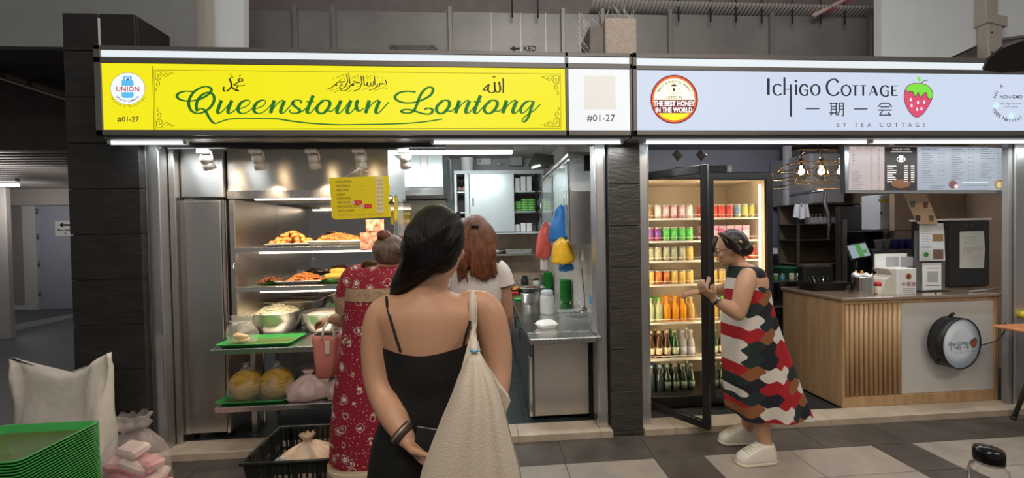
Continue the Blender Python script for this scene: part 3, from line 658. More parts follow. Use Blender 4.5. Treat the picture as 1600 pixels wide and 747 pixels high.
# ================================================================== shared small shapes
def rrect(cx, cy, hx, hy, r, z, n=4):
    P = []
    for sx, sy, a0 in ((1, 1, 0), (-1, 1, 90), (-1, -1, 180), (1, -1, 270)):
        for i in range(n+1):
            a = math.radians(a0+90*i/n); P.append((cx+sx*(hx-r)+r*math.cos(a), cy+sy*(hy-r)+r*math.sin(a), z))
    return P
def traymesh(hx, hy, h, slope=.02, t=.004, r=.02, rim=.006, c=(0, 0, 0), b=None, floor_mi=0):
    b = b or MB(); x, y, z = c
    R = lambda d, zz, rr=None: rrect(x, y, hx-d, hy-d, max(.004, r-(d*.3)), z+zz)
    b.loft([R(slope, 0), R(0, h), R(-rim, h), R(-rim, h+t), R(t, h+t), R(slope+t, t)])
    b.m[-1] = floor_mi
    return b
def bagmesh(c, rx, ry, h, seed=0, neck=.16, flare=.36, fold=.1, neckz=.8, lean=(0, 0), seg=40, tail=.2):
    b = MB(); rings = []
    prof = [(0, .02), (.62, 0), (.88, .03), (1, .14), (1.02, .3), (.95, .48), (.78, .62), (.5, .72), (.28, neckz-.04), (neck, neckz), (neck*1.2, neckz+.05), (flare*.8, neckz+tail*.55), (flare, neckz+tail*.9), (flare*.9, neckz+tail)]
    for r, z in prof:
        ring = []
        for i in range(seg):
            a = 2*PI*i/seg; u = max(0, z-.25)
            f = 1+fold*(.35+u*1.3)*(math.sin(a*7+seed*3)+.7*math.sin(a*11+seed*1.7))*.6
            nz = noise.noise(Vector((math.cos(a)*2.2+seed*7, math.sin(a)*2.2, z*4)))
            rr = r*f*(1+.22*nz)
            ring.append((c[0]+rr*rx*math.cos(a)+lean[0]*z, c[1]+rr*ry*math.sin(a)+lean[1]*z, c[2]+max(0, z*h*(1+.06*nz) if z > .05 else z*h)))
        rings.append(ring)
    return b.loft(rings, cap=False)
def pile(b, cx, cy, z, rx, ry, h, n, fn):
    for i in range(n):
        a = random.uniform(0, 2*PI); q = math.sqrt(random.random()); x, y = cx+rx*q*math.cos(a), cy+ry*q*math.sin(a)
        fn(b, x, y, z+h*(1-q*q)*random.uniform(.55, 1))
film = mat('thin_film', (.92, .9, .88), .2, alpha=.13, spec=.8, bump=.6, bscale=14)
film_white = mat('white_film', (.80, .74, .70), .38, alpha=.9, bump=.5, bscale=18)
green_tray = mat('green_plastic', (.035, .30, .06), .35, var=.05); tray_floor = mat('green_tray_floor', (.075, .13, .03), .5, var=.12, vscale=12)  # tray floor olive: own darker green plus a brownish reflection put into the colour
tray_steel = mat('tray_steel', (.75, .74, .72), .34, 1, bump=.04, bscale=20)

# ================================================================== LEFT STALL
# tall steel cabinet
X0, X1 = -2.2, -1.865
t = thing('tall_cabinet', 'tall stainless-steel cabinet left of the food display', 'cabinet', (-2.03, .4, .035))
MB().cbox(-2.19, X1, .19, .62, .09, 1.795, .004).build('body', steel, t)
dk = MB().cbox(-2.135, X1-.022, .165, .195, .1, 1.785, .005).build('door', steel, t)
hp = at(369, 420, .15)
MB().tube([(hp.x-.012, .165, hp.z+.035), (hp.x-.012, .14, hp.z+.035), (hp.x-.012, .14, hp.z-.035), (hp.x-.012, .165, hp.z-.035)], .004, 8).build('handle', steel_shiny, dk)
MB().cbox(-2.19, -2.14, .178, .19, .09, 1.795, .003).build('side_strip', steel_shiny, t)
MB().cbox(X1-.02, X1, .17, .19, .09, 1.795, .003).build('side_strip', steel_shiny, t)
MB().cbox(-2.155, -1.862, .17, .62, 1.812, 2.155, .004).build('upper_panel', steel_streak, t)
MB().cbox(-2.195, -2.157, .18, .62, 1.812, 2.155, .004).build('corner_panel', steel, t)
for x in (-2.15, -1.9): MB().cyl((x, .25, .036), (x, .25, .09), .018, 10).build('foot', black_plastic, t)

# food display: hood, lit shelves, mirror back, counter and under-shelf
t = thing('food_display', 'stainless-steel lit food display with two shelves and a counter', 'food display', (-1.2, .3, .035))
DX0, DX1 = -1.855, -.64
MB().cbox(DX0, -.70, .2, .86, 1.815, 2.158, .004).build('hood', steel_streak, t)
MB().cbox(DX0, -.70, .192, .2, 1.80, 1.86, .002).build('hood_lip', steel_h, t)
MB().cbox(DX0+.03, DX1, .82, .835, .79, 1.80, .002).build('mirror_back', mat('mirror_back', (.33, .335, .34), .05, .95), t)
MB().cbox(DX0+.005, DX0+.045, .2, .83, .79, 1.80, .004).build('side_panel', steel, t)
MB().cbox(-.665, -.635, .2, .23, .79, 1.81, .003).build('corner_post', steel_shiny, t)
MB().box(-.652, -.646, .23, .82, .79, 1.8).build('side_glass', glass, t)
led = glow('warm_led', (1, .86, .70), 3.2)
for z, tag_ in ((1.437, 'upper'), (1.147, 'lower')):
    sh = MB().cbox(DX0+.045, DX1, .2, .81, z-.026, z, .003).build('shelf', steel_h, t)
    MB().cbox(DX0+.045, DX1, .192, .2, z-.03, z+.004, .0015).build('shelf_lip', steel_shiny, sh)
    l = MB().cbox(DX0+.2, DX1-.03, .215, .235, z-.044, z-.030, .002).build('led_strip', led, t)
    area('shelf_led_light', ((DX0+DX1)/2, .225, z-.048), 1.1, 4.2, (1, .80, .58), ((DX0+DX1)/2, .27, z-.4), .02)
a, b = at(398, 308, .22), at(612, 306, .22)
MB().cbox(a.x, b.x, .215, .235, 1.79, 1.806, .002).build('led_strip', led, t)
area('hood_led_light', (-1.2, .225, 1.785), 1.1, 5, (1, .80, .58), (-1.2, .28, 1.3), .02)
CX0, CX1 = -1.885, -.5
MB().cbox(-1.858, CX1, 0, .85, .712, .75, .004).cbox(CX0, -1.858, 0, .158, .712, .75, .004).build('counter_top', steel_h, t)
MB().cbox(-1.84, CX1-.02, .85, .87, .2, .72, .003).build('lower_back_panel', steel, t)
MB().cbox(-1.858, CX1, -.01, .7, .315, .352, .004).build('under_shelf', steel_h, t)
for x in (-1.755, CX1-.06):
    for y in (.3, .66): MB().cbox(x-.02, x+.02, y-.02, y+.02, .052 if y < .18 else .036, .713, .003).build('leg', steel, t)
MB().cbox(-1.69, -1.68, .29, .31, .06, .71, .001).build('leg_brace', steel_shiny, t)

# food posters clipped to the display
pmix = mat('food_poster', (.75, .55, .4), .4, color2=(.38, .03, .02), vscale=28)
for nm, r, lb in (('food_poster', (572, 343, 600, 362), 'small food picture card hanging just under the yellow price board'), ('food_poster', (563, 363, 607, 391), 'wider food picture card standing on the shelf beside the noodle tray')):
    x0, x1, z0, z1 = rectY(*r, .186); o = MB().box(x0, x1, .183, .186, z0, z1).build(nm, pmix, label=lb, cat='poster')
    MB().box(x0+.01, x0+.05, .181, .183, z0+.01, z0+.045).build('picture', mat('poster_pale', (.8, .72, .55), .4, color2=(.6, .2, .1), vscale=40), o)

# track spotlights
t = thing('track_rail', 'dark track rail running under the yellow signboard', 'track rail', (-1.2, .0, 2.13))
MB().cbox(-2.1, -.25, -.018, .018, 2.118, 2.156, .003).build('rail', mat('rail_black', (.02, .02, .02), .4), t)
white_metal = mat('white_metal', (.62, .58, .53), .35)
names = ['leftmost white spotlight on the track rail, over the tall cabinet', 'second white spotlight from the left on the track rail', 'third white spotlight from the left on the track rail', 'white spotlight on the track rail above the yellow price board', 'rightmost white spotlight on the track rail']
for i, px in enumerate((321, 402, 489, 562, 632)):
    p = at(px, 228, 0); h = thing('track_spotlight', names[i], 'spotlight', (p.x, 0, 2.118), 'white track spotlights')
    MB().cbox(p.x-.05, p.x+.03, -.02, .02, 2.09, 2.119, .003).build('adapter', white_metal, h)
    tilt = (.35, 0, 0)[0] if i else .15
    d = Vector((.10 if i == 0 else .02, .56, -1)).normalized(); c0 = Vector((p.x, .0, 2.055))
    MB().tube([(p.x+.034, 0, 2.1), (p.x+.044, 0, 2.06), (p.x+.036, 0, 2.03)], .005, 8).build('bracket', white_metal, h)
    MB().tube([(p.x-.02, -.002, 2.09), (p.x-.03, -.012, 2.07), (p.x-.012, -.03, 2.075)], .003, 6).build('lead', white_metal, h)
    b = MB(); b.tube([c0-d*.02, c0-d*.018, c0+d*.02, c0+d*.022, c0+d*.028, c0+d*.03, c0+d*.07], [.02, .034, .036, .033, .033, .037, .039], 18); b.build('head', white_metal, h)
    MB().tube([c0+d*.068, c0+d*.0715], [.034, .034], 18).build('lens', glow('spot_lens', (1, .72, .42), 14), h)
    lamp('SPOT', 'spot_light', c0+d*.085, 55 if i else 16, (1, .78, .54), .03, c0+d*1.5+Vector((0, .04, 0)), 58, .6)

# price board on strings
PB = -.06
t = thing('price_board', 'yellow hand-lettered price board hanging on strings', 'price board', (*at(562, 340, PB).xy, at(562, 340, PB).z))
o = (510, 260); s8 = 8.3
bp = [(35,150),(620,128),(805,122),(812,230),(825,255),(820,320),(810,380),(828,440),(800,480),(832,525),(832,655),(470,672),(140,690),(90,680),(65,640),(72,560),(55,500),(60,420),(45,320)]
q = [at(o[0]+x/s8, o[1]+y/s8, PB) for x, y in bp]
MB().prism([(p.x, p.z) for p in q][::-1], PB-.0, PB+.006).build('board', mat('board_yellow', (.92, .74, .015), .45), t)
k = Ink(PB-.001)
for i, (tx, x, y) in enumerate((('NASI LEMAK', 120, 218), ('MEE REBUS', 126, 272), ('MEE SIAM', 130, 325), ('LAKSA', 133, 382), ('LONTONG', 135, 432), ('MEE SOTO', 138, 486), ('MEE HOON SOTO', 140, 540), ('SOTO AYAM', 148, 592))):
    k.text(tx, o[0]+x/s8, o[1]+y/s8, 4.0, align='LEFT', sx=.82, ang=-.03)
    if i not in (5, 6): k.text('. . . . . .', o[0]+390/s8, o[1]+(y-8)/s8, 3.4, align='LEFT', ang=-.03)
k.build('menu_lettering', ink('board_ink', (.10, .08, .02)), t)
k = Ink(PB-.001); k.poly([(632,135),(728,128),(748,600),(650,600)], 0, o, s8)
for i in range(8): k.text('$4.00', o[0]+(688+i*2)/s8, o[1]+(195+i*52)/s8, 3.6, 1, sx=.8, dy=.001, ang=-.02)
k.build('price_strip', [ink('price_pale', (.88, .80, .42)), ink('price_ink', (.42, .22, .12))], t)
k = Ink(PB-.001); k.text('TAKE AWAY . EXTRA . $0.30 CENTS', o[0]+450/s8, o[1]+640/s8, 3.4, 0, sx=.95, ang=-.03); k.build('footer_lettering', ink('footer_orange', (.78, .42, .1)), t)
for x, y in ((330, 470), (455, 517)):
    k = Ink(PB-.001); k.poly([(x,y-26),(x+110,y-28),(x+132,y-15),(x+132,y+12),(x+112,y+26),(x,y+26)], 0, o, s8, 2); k.disc(o[0]+(x+14)/s8, o[1]+y/s8, 3.1, mi=1, dy=.001); k.disc(o[0]+(x+14)/s8, o[1]+y/s8, 1.1, mi=0, dy=.002, n=10); k.rect(o[0]+(x+55)/s8, o[1]+(y-8)/s8, o[0]+(x+112)/s8, o[1]+(y+6)/s8, 2, dy=.001)
    k.build('red_sticker', [ink('sticker_red', (.75, .03, .02)), ink('sticker_cream', (.85, .7, .5)), ink('sticker_pink', (.85, .3, .25))], t)
cord = mat('string_white', (.8, .72, .62), .7); kn = at(562, 262, PB+.003)
for x, y in ((538, 278), (588, 276)):
    MB().tube([at(x, y, PB+.003), kn], .0025, 6).build('string', cord, t)
MB().tube([kn, at(566, 254, PB+.02), at(562, 246, -.01)], .0025, 6).build('string', cord, t)
for dx in (-5, 3): MB().tube([kn, at(562+dx, 268, PB-.004), at(560+dx, 276, PB-.004), at(556+dx, 272, PB-.004), kn], .002, 6).build('string_loop', cord, t)

# food on the shelves
def steel_tray(px0, px1, Yc, z, hy, h, label, nm='food_tray', zoff=.003, m=None):
    a, b = at(px0, 388, Yc).x, at(px1, 388, Yc).x
    o = traymesh((b-a)/2, hy, h, .015, c=((a+b)/2, Yc, z+.002)).build(nm, m or tray_steel, label=label, cat='tray'); return (a+b)/2, (b-a)/2
cx, hx = steel_tray(424, 492, .42, 1.437, .11, .02, 'flat steel tray piled with fried chicken wings on the top shelf')
fry = mat('fried_crust', (.40, .10, .015), .5, color2=(.62, .22, .04), vscale=60, bump=.9, bscale=120)
def wing(sd):
    r = random.Random(sd); b = MB()
    P = [(-.034, 0, 0), (-.018, .006, .006), (0, .012, .012), (.014, .006, .006), (.03, -.01, 0)]
    P = [tuple(x+r.uniform(-.004, .004) for x in p) for p in P]
    return b.tube(P, [.010, .019, .017, .015, .008], 8)
W = [wing(s).build('chicken_wing', fry, label='crisp orange fried chicken wing in the heap on the top shelf', cat='chicken wing', group='fried chicken wings on the top shelf') for s in range(3)]
n = 0
for lay, (cnt, rr, z) in enumerate(((11, .85, 1.458), (9, .66, 1.484), (6, .42, 1.512), (3, .2, 1.538))):
    for i in range(cnt):
        a = 2*PI*i/cnt+lay; p = (cx+hx*rr*math.cos(a), .42+.085*rr*math.sin(a), z)
        rot = (random.uniform(-.4, .4), random.uniform(-.4, .4), random.uniform(0, 6.3))
        if n < 3: W[n].location = p; W[n].rotation_euler = rot
        else: copy_tree(W[n % 3], None, p, rot)
        n += 1
cx, hx = steel_tray(488, 572, .42, 1.437, .11, .035, 'deep steel tray heaped with brown fried noodles on the top shelf')
b = MB()
def strand(b, x, y, z):
    a = random.uniform(0, 6.3); l = .03; P = [(x+l*(k-1.5)*math.cos(a+k*.4)*.6, y+l*(k-1.5)*math.sin(a+k*.4)*.6, z+random.uniform(-.008, .008)) for k in range(4)]
    b.tube(P, .0028, 4, cap=False)
pile(b, cx, .42, 1.455, hx*.9, .09, .085, 560, strand)
b.build('fried_noodles', mat('noodle_brown', (.42, .17, .04), .5, color2=(.62, .30, .09), vscale=30), label='heap of thin brown fried noodles in the deep tray', cat='noodles', kind='stuff')
# lower shelf: leaf with dark crisps, tray with red sambal, leaf with golden fritters
leafm = mat('banana_leaf', (.05, .24, .03), .4, var=.2)
def leaf(px0, px1, Yc, z, label):
    a, b_ = at(px0, 440, Yc).x, at(px1, 440, Yc).x; c = (a+b_)/2; h = (b_-a)/2
    vs = []; fs = []
    for i in range(9):
        u = i/8*2-1
        for j in range(5):
            v = j/4*2-1; vs.append((c+h*u, Yc+.09*v*(1-.25*u*u), z+.004+.012*(abs(v)**2)+.006*u*u))
    for i in range(8):
        for j in range(4): fs.append((i*5+j, (i+1)*5+j, (i+1)*5+j+1, i*5+j+1))
    m0 = MB().add(vs, fs, 0, True); m0.add([(x, y, z_-.003) for x, y, z_ in vs], [f[::-1] for f in fs], 0, True)
    m0.build('banana_leaf', leafm, label=label, cat='leaf'); return c, h
c, h = leaf(406, 440, .40, 1.147, 'banana leaf under the dark fried pieces on the lower shelf')
b = MB(); pile(b, c, .40, 1.16, h*1.25, .07, .045, 110, lambda b, x, y, z: b.ell((x, y, z), (random.uniform(.006, .013), random.uniform(.006, .012), .006), 6, 4))
b.build('fried_pieces', mat('dark_fry', (.13, .035, .015), .4, color2=(.32, .1, .03), vscale=50), label='dark brown fried pieces heaped on a banana leaf', cat='fried food', kind='stuff')
cx, hx = steel_tray(438, 508, .42, 1.147, .11, .022, 'shallow steel tray of red-orange food on the lower shelf')
b = MB(); pile(b, cx+.02, .42, 1.165, hx*.8, .08, .06, 190, lambda b, x, y, z: b.tube([(x-.014, y, z), (x, y+.004, z+.006), (x+.012, y+random.uniform(-.01, .01), z)], [.004, .007, .003], 6))
b.build('sambal_pieces', mat('orange_fry', (.45, .10, .02), .35, color2=(.7, .25, .06), vscale=50), label='orange-red fried pieces heaped in the shallow tray', cat='fried food', kind='stuff')
c, h = leaf(505, 556, .38, 1.147, 'green leaf under the golden fritters on the lower shelf')
fm = mat('golden_fritter', (.62, .25, .03), .5, color2=(.78, .40, .08), vscale=25, bump=.4, bscale=60)
for i, (px, py, an) in enumerate(((520, 432, .15), (533, 430, -.2), (528, 424, .1), (545, 433, .3), (550, 426, -.1))):
    p = at(px, py, .36+.02*i); MB().tube([(-.06, 0, 0), (-.05, 0, .002), (0, .006, .006), (.05, 0, .002), (.06, 0, 0)], [.008, .02, .024, .021, .008], 10).build('banana_fritter', fm, label='golden fried banana fritter on the green leaf, %s' % ('front left', 'front middle', 'top of the heap', 'back right', 'rear top right')[i], cat='fritter', group='golden fritters on the leaf')
    f_ = bpy.data.objects[-1] if False else COL.objects[len(COL.objects)-1]; f_.location = (p.x, .36+.02*i, max(1.175, p.z)); f_.rotation_euler = (0, 0, an)
# counter level: bowls, trays
def bowl(px0, px1, Yc, label, h=.1, zt=None):
    a, b_ = at(px0, 490, Yc).x, at(px1, 490, Yc).x; r = (b_-a)/2; cx = (a+b_)/2
    t = thing('mixing_bowl', label, 'bowl', (cx, Yc, .751))
    MB().lathe([(r*.62, 0), (r*.66, .004), (r*.82, h*.3), (r*.93, h*.65), (r*.98, h*.96), (r*1.02, h), (r*1.02, h+.004), (r*.97, h+.003), (r*.92, h*.66), (r*.8, h*.32), (r*.55, .012), (0, .01)], 36, (cx, Yc, .751)).build('bowl_body', tray_steel, t)
    return cx, r
cx, r = bowl(396, 471, .5, 'large steel bowl heaped with white shredded food on the counter', .165)
wm = mat('white_shreds', (.85, .78, .56), .6, color2=(.92, .88, .74), vscale=40)
b = MB().lathe([(r*.9, .135), (r*.7, .165), (r*.35, .19), (0, .195)], 28, (cx, .5, .751)); pile(b, cx, .5, .905, r*.8, r*.8, .065, 340, strand)
b.build('shredded_topping', wm, label='pale shredded topping filling the large steel bowl', cat='food', kind='stuff')
cx, r = bowl(474, 540, .48, 'smaller steel bowl of white rice behind the pink handbag', .155)
b = MB().lathe([(r*.92, .13), (r*.7, .142), (r*.3, .148), (0, .15)], 28, (cx, .48, .751))
b.build('white_rice', mat('rice', (.84, .80, .72), .7, bump=.8, bscale=200), label='white rice filling the smaller steel bowl', cat='rice', kind='stuff')
x0, x1 = at(412, 470, .7).x, at(502, 470, .7).x
traymesh((x1-x0)/2, .12, .07, .025, c=((x0+x1)/2, .68, .90)).build('food_tray', tray_steel, label='rectangular steel tray of brown crumbs propped behind the bowls', cat='tray')
MB().cbox((x0+x1)/2-.1, (x0+x1)/2+.1, .63, .74, .751, .90, .004).build('tray_riser', steel_h, label='steel riser block under the rectangular crumb tray', cat='riser')
b = MB().box((x0+x1)/2-.14, (x0+x1)/2+.14, .6, .76, .93, .945); pile(b, (x0+x1)/2, .68, .95, .12, .09, .02, 160, lambda b, x, y, z: b.ell((x, y, z), (.006, .006, .004), 5, 3))
b.build('brown_crumbs', mat('crumb_brown', (.36, .22, .1), .7, color2=(.55, .38, .2), vscale=60), label='brown crumbs filling the rectangular tray', cat='food', kind='stuff')
p = at(530, 470, .7); bagmesh((p.x, .72, .751), .08, .07, .22, 3).build('plastic_bag', film_white, label='crumpled white bag standing behind the rice bowl', cat='bag')

# serving trays: on counter, second one, under-shelf
def serving_tray(cx, cy, z, hx, hy, label, rz=0, group='green serving trays'):
    o = traymesh(hx, hy, .022, .028, .003, .03, .004, floor_mi=1).build('serving_tray', [green_tray, tray_floor], label=label, cat='tray', group=group); o.location = (cx, cy, z); o.rotation_euler.z = rz; return o
x0, x1 = at(330, 541, .02).x, at(448, 541, .02).x
serving_tray((x0+x1)/2+.02, .155, .7515, .25, .14, 'green serving tray on the counter under the bag of crackers')
x0 = at(484, 541, .02).x
serving_tray(x0+.23, .15, .7515, .22, .14, 'green serving tray on the counter behind the pink handbag')
x0, x1 = at(336, 636, 0).x, at(440, 636, 0).x
serving_tray((x0+x1)/2+.005, .155, .3535, .235, .15, 'green serving tray on the under-shelf below the noodle bags')
# clear bag of crackers on the tray
p = at(379, 531, .13); cr_ = thing('cracker_bag', 'clear plastic bag of fried crackers on the green counter tray', 'bag', (p.x, .13, .758))
bagmesh((p.x, .13, .759), .1, .07, .2, 5, neck=.6, flare=.7, neckz=.72, tail=.28).build('film', film, cr_)
cm_ = mat('cracker', (.62, .34, .16), .6, color2=(.8, .52, .3), vscale=30)
for i in range(14):
    a = random.uniform(0, 6.3); q = random.uniform(.1, .8); c = Vector((p.x+.058*q*math.cos(a), .13+.04*q*math.sin(a), .775+.045*random.random()))
    MB().ell(c, (.034, .02, .014), 9, 6).build('cracker', cm_, cr_); COL.objects[len(COL.objects)-1]
# noodle bags
nm_ = mat('yellow_noodles', (.30, .17, .02), .35, color2=(.55, .34, .05), vscale=20, bump=.9, bscale=55, stretch=(1, 1, 3))
for i, (a, b_, top, lb) in enumerate(((352, 408, 566, 'clear bag of yellow noodles on the under-shelf tray, nearer the tall cabinet'), (406, 461, 571, 'clear bag of yellow noodles on the under-shelf tray, beside the pinkish carrier bags'))):
    x0, x1 = at(a, 600, .1).x, at(b_, 600, .1).x; c = ((x0+x1)/2+.012*(1-2*i), .12, .361); r = (x1-x0)/2
    t = thing('noodle_bag', lb, 'bag', c, 'bags of yellow noodles')
    MB().ell((c[0], c[1], c[2]+.1), (r*.95, .095, .108), 24, 14, fn=lambda q, d: Vector((q.x*1, q.y, max(.3625, q.z)))+Vector((0, 0, .01))*noise.noise(q*12)).build('noodles', nm_, t)
    bagmesh(c, r*1.0, .105, .24, i+2, neck=.12, flare=.2, neckz=.93, fold=.04, tail=.14).build('film', film, t)
    MB().tube([(c[0]-.012, c[1]-.01, c[2]+.226), (c[0], c[1], c[2]+.232), (c[0]+.012, c[1]+.01, c[2]+.226)], .004, 6).build('tie', mat('tie_pale', (.7, .65, .55), .6), t)
for i, (a, b_, h, lb) in enumerate(((447, 514, .19, 'pinkish-white knotted carrier bag on the under-shelf beside the noodles'), (508, 545, .15, 'small pinkish-white knotted carrier bag next to the red dress'))):
    x0, x1 = at(a, 600, .08).x, at(b_, 600, .08).x
    bagmesh(((x0+x1)/2, .1, .3535), (x1-x0)/2*1.02, .1, h, 8+i, neck=.12, flare=.25, neckz=.85, fold=.16, tail=.2).build('carrier_bag', mat('pinkish_film', (.62, .47, .44), .35, alpha=.93, bump=.5, bscale=16), label=lb, cat='bag')
# black crate on the floor
x0, x1 = at(398, 700, -.17).x, at(530, 700, -.17).x
def crate(x0, x1, y0, y1, z0, z1, label):
    t = thing('crate', label, 'crate', ((x0+x1)/2, (y0+y1)/2, z0)); m_ = mat('black_crate', (.012, .015, .013), .45)
    fl_ = .03
    MB().cbox(x0+fl_, x1-fl_, y0+fl_, y1-fl_, z0, z0+.012, .003).build('bottom', m_, t)
    def wall(P0, P1, nm):
        n_ = 14; b = MB(); d = (Vector(P1)-Vector(P0)); L = d.length; u = d.normalized(); nrm = Vector((u.y, -u.x, 0))
        def q(s, z, off=0):
            f = (z-z0)/(z1-z0); base = Vector(P0)+u*(s*L); ctr = Vector(((x0+x1)/2, (y0+y1)/2, 0)); base = ctr+(base-ctr)*(.86+.14*f); return Vector((base.x, base.y, z))+nrm*off
        def bar(s0, s1, za, zb):
            vs = [q(s, z, o) for o in (-.004, .004) for s, z in ((s0, za), (s1, za), (s1, zb), (s0, zb))]
            b.add(vs, [(0, 1, 2, 3), (7, 6, 5, 4), (0, 4, 5, 1), (1, 5, 6, 2), (2, 6, 7, 3), (3, 7, 4, 0)])
        H = z1-z0
        for za, zb in ((0, .12), (.3, .36), (.52, .58), (.72, 1)): bar(0, 1, z0+za*H, z0+zb*H)
        for i in range(n_+1):
            s = i/n_; wd = .035 if i % 4 == 0 else .012
            bar(max(0, s-wd), min(1, s+wd), z0, z1)
        b.build(nm, m_, t)
    wall((x0, y0, 0), (x1, y0, 0), 'front_wall'); wall((x1, y0, 0), (x1, y1, 0), 'side_wall'); wall((x1, y1, 0), (x0, y1, 0), 'back_wall'); wall((x0, y1, 0), (x0, y0, 0), 'side_wall')
    b = MB(); R = [(x0-.01, y0-.01), (x1+.01, y0-.01), (x1+.01, y1+.01), (x0-.01, y1+.01)]
    b.tube([(x, y, z1) for x, y in R], .01, 6, closed=True); b.build('rim', m_, t)
x0, x1 = -1.33, -.86
crate(x0, x1, -.60, -.2, .002, .28, 'black perforated plastic crate on the floor under the counter')
c = ((x0+x1)/2+.02, -.40, .016)
t = thing('carrier_bag', 'cream knotted plastic bag lying in the black crate', 'bag', c)
bagmesh(c, .185, .14, .31, 21, neck=.1, flare=.22, neckz=.85, fold=.14, tail=.18).build('film', mat('cream_film', (.66, .50, .36), .35, alpha=.95, bump=.5, bscale=16), t)
MB().ell((c[0]-.12, c[1]-.07, c[2]+.17), (.05, .03, .05), 12, 8).build('label_corner', mat('navy_print', (.6, .6, .62), .4, color2=(.02, .03, .1), vscale=25), t)

# ---- kitchen at the back
# fluorescent batten under the stall ceiling
x0, x1, z0, z1 = rectY(560, 236, 800, 242, 1.5)
t = thing('batten_lamp', 'long glowing fluorescent batten across the food stall', 'lamp', ((x0+x1)/2, 1.5, z0))
MB().cyl((x0, 1.5, (z0+z1)/2), (x1, 1.5, (z0+z1)/2), .016, 12).build('tube', glow('cool_tube', (.92, .98, 1), 6), t)
MB().cbox(x0-.02, x1+.02, 1.48, 1.53, z1+.004, z1+.05, .004).build('housing', white_paint, t)
MB().cbox((x0+x1)/2-.01, (x0+x1)/2+.01, 1.49, 1.51, z1+.05, 2.60, .002).build('stem', white_paint, t)
area('kitchen_tube_light', ((x0+x1)/2, 1.5, z0-.03), x1-x0, 26, (.92, .98, 1), ((x0+x1)/2, 1.5, 0), .05)
area('kitchen_tube_light_back', ((x0+x1)/2, 1.56, z0+.02), x1-x0, 7, (.92, .98, 1), ((x0+x1)/2, 3.0, 1.9), .05)
MB().cbox(-.62, .88, .5, .53, 2.33, 2.60, .004).build('ceiling_drop', MATS['stall_ceiling'], label='pale dropped board under the stall ceiling', kind='structure')
# extractor hood
x0, x1, z0, z1 = rectY(632, 240, 692, 306, 2.35)
t = thing('extractor_hood', 'pale stainless extractor hood on the back wall', 'extractor hood', ((x0+x1)/2, 2.7, z0)); hm = mat('hood_steel', (.6, .66, .67), .3, .8)
MB().cbox(x0-.4, x1, 2.35, 2.98, z0+.11, z1+.05, .005).build('hood_body', hm, t); MB().cbox(x0-.42, x1+.01, 2.33, 2.98, z0, z0+.105, .005).build('hood_band', steel_shiny, t)
MB().cbox(x0+.2, x0+.3, 2.34, 2.36, z0+.12, z1, .004).build('seam_strip', steel, t)
MB().cbox(-1.5, -.52, 2.93, 2.98, .6, 2.0, .003).build('splash_back', mat('splash_steel', (.62, .55, .48), .35, .7), label='warm-lit steel splash back under the extractor hood', cat='panel')
x0, x1, z0, z1 = rectY(696, 245, 704, 312, 2.8)
MB().tube([(x0, 2.85, z0+.02), (x0, 2.85, z1-.06), (x0+.01, 2.85, z1-.01), ((x0+x1)/2, 2.85, z1), (x1, 2.85, z1-.05), (x1+.01, 2.85, z0)], .012, 8).build('gas_hose', white_plastic, label='white looped hose hanging beside the wall cabinet', cat='hose')
# wall cabinet with sliding doors
x0, x1, z0, z1 = rectY(710, 266, 850, 366, 2.6); yb_, yf = 2.98, 2.6
t = thing('wall_cabinet', 'grey wall cabinet with sliding doors on the back wall', 'cabinet', ((x0+x1)/2, 2.8, z0)); wc = mat('cabinet_white', (.62, .68, .68), .35, .15, var=.04)
for a in ((x0, x1, yf, yb_, z0, z0+.03), (x0, x1, yf, yb_, z1-.05, z1), (x0, x0+.035, yf, yb_, z0+.031, z1-.051), (x1-.03, x1, yf, yb_, z0+.031, z1-.051)): MB().cbox(*a, .003).build('carcass_panel', wc, t)
MB().box(x0+.03, x1-.03, yb_-.02, yb_, z0+.03, z1-.05).build('back_panel', mat('cabinet_inner', (.16, .14, .13), .6), t)
px = lambda x, y=300: at(x, y, yf).x
pz = lambda y: at(780, y, yf).z
for y in (299, 331): MB().box(x0+.035, x1-.03, yf+.04, yb_-.02, pz(y)-.012, pz(y)+.006).build('shelf', wc, t)
dd = MB().cbox(px(734), px(803), yf-.02, yf, z0+.03, z1-.05, .003).build('sliding_door', mat('door_pale_steel', (.66, .73, .735), .34, .5, bump=.05, bscale=8), t)
MB().cbox(px(738), px(740), yf-.028, yf-.02, pz(322), pz(309), .001).build('handle', black_plastic, dd)
MB().cbox(px(726), px(733), yf+.002, yf+.02, z0+.03, z1-.05, .003).build('door_stile', wc, t)
MB().cbox(px(836), px(839), yf-.012, yf+.01, z0+.03, z1-.05, .002).build('glass_door_stile', black_plastic, t)
MB().box(px(839), x1-.02, yf-.005, yf+.001, z0+.03, z1-.05).build('glass_door', glass, t)
brown = mat('sauce_dark', (.02, .012, .01), .25)
for i, xx in enumerate((718, 724.5, 731.5)):
    p = at(xx, 297, 2.72); zf = pz(299)+.007
    tt = thing('sauce_bottle', 'dark sauce bottle on the upper left cabinet shelf, %s of three' % ('leftmost', 'middle', 'rightmost')[i], 'bottle', (p.x, 2.72, zf), 'sauce bottles in the wall cabinet')
    MB().lathe([(.026, 0), (.028, .01), (.028, .08), (.022, .1), (.011, .115), (.011, .13)], 14, (p.x, 2.72, zf)).build('bottle_body', brown, tt)
    MB().lathe([(.0125, .13), (.0125, .147), (.005, .149)], 12, (p.x, 2.72, zf)).build('cap', black_plastic, tt)
    MB().lathe([(.0285, .02), (.0285, .06)], 14, (p.x, 2.72, zf)).build('paper_label', mat('bottle_label_pink', (.6, .4, .35), .6), tt)
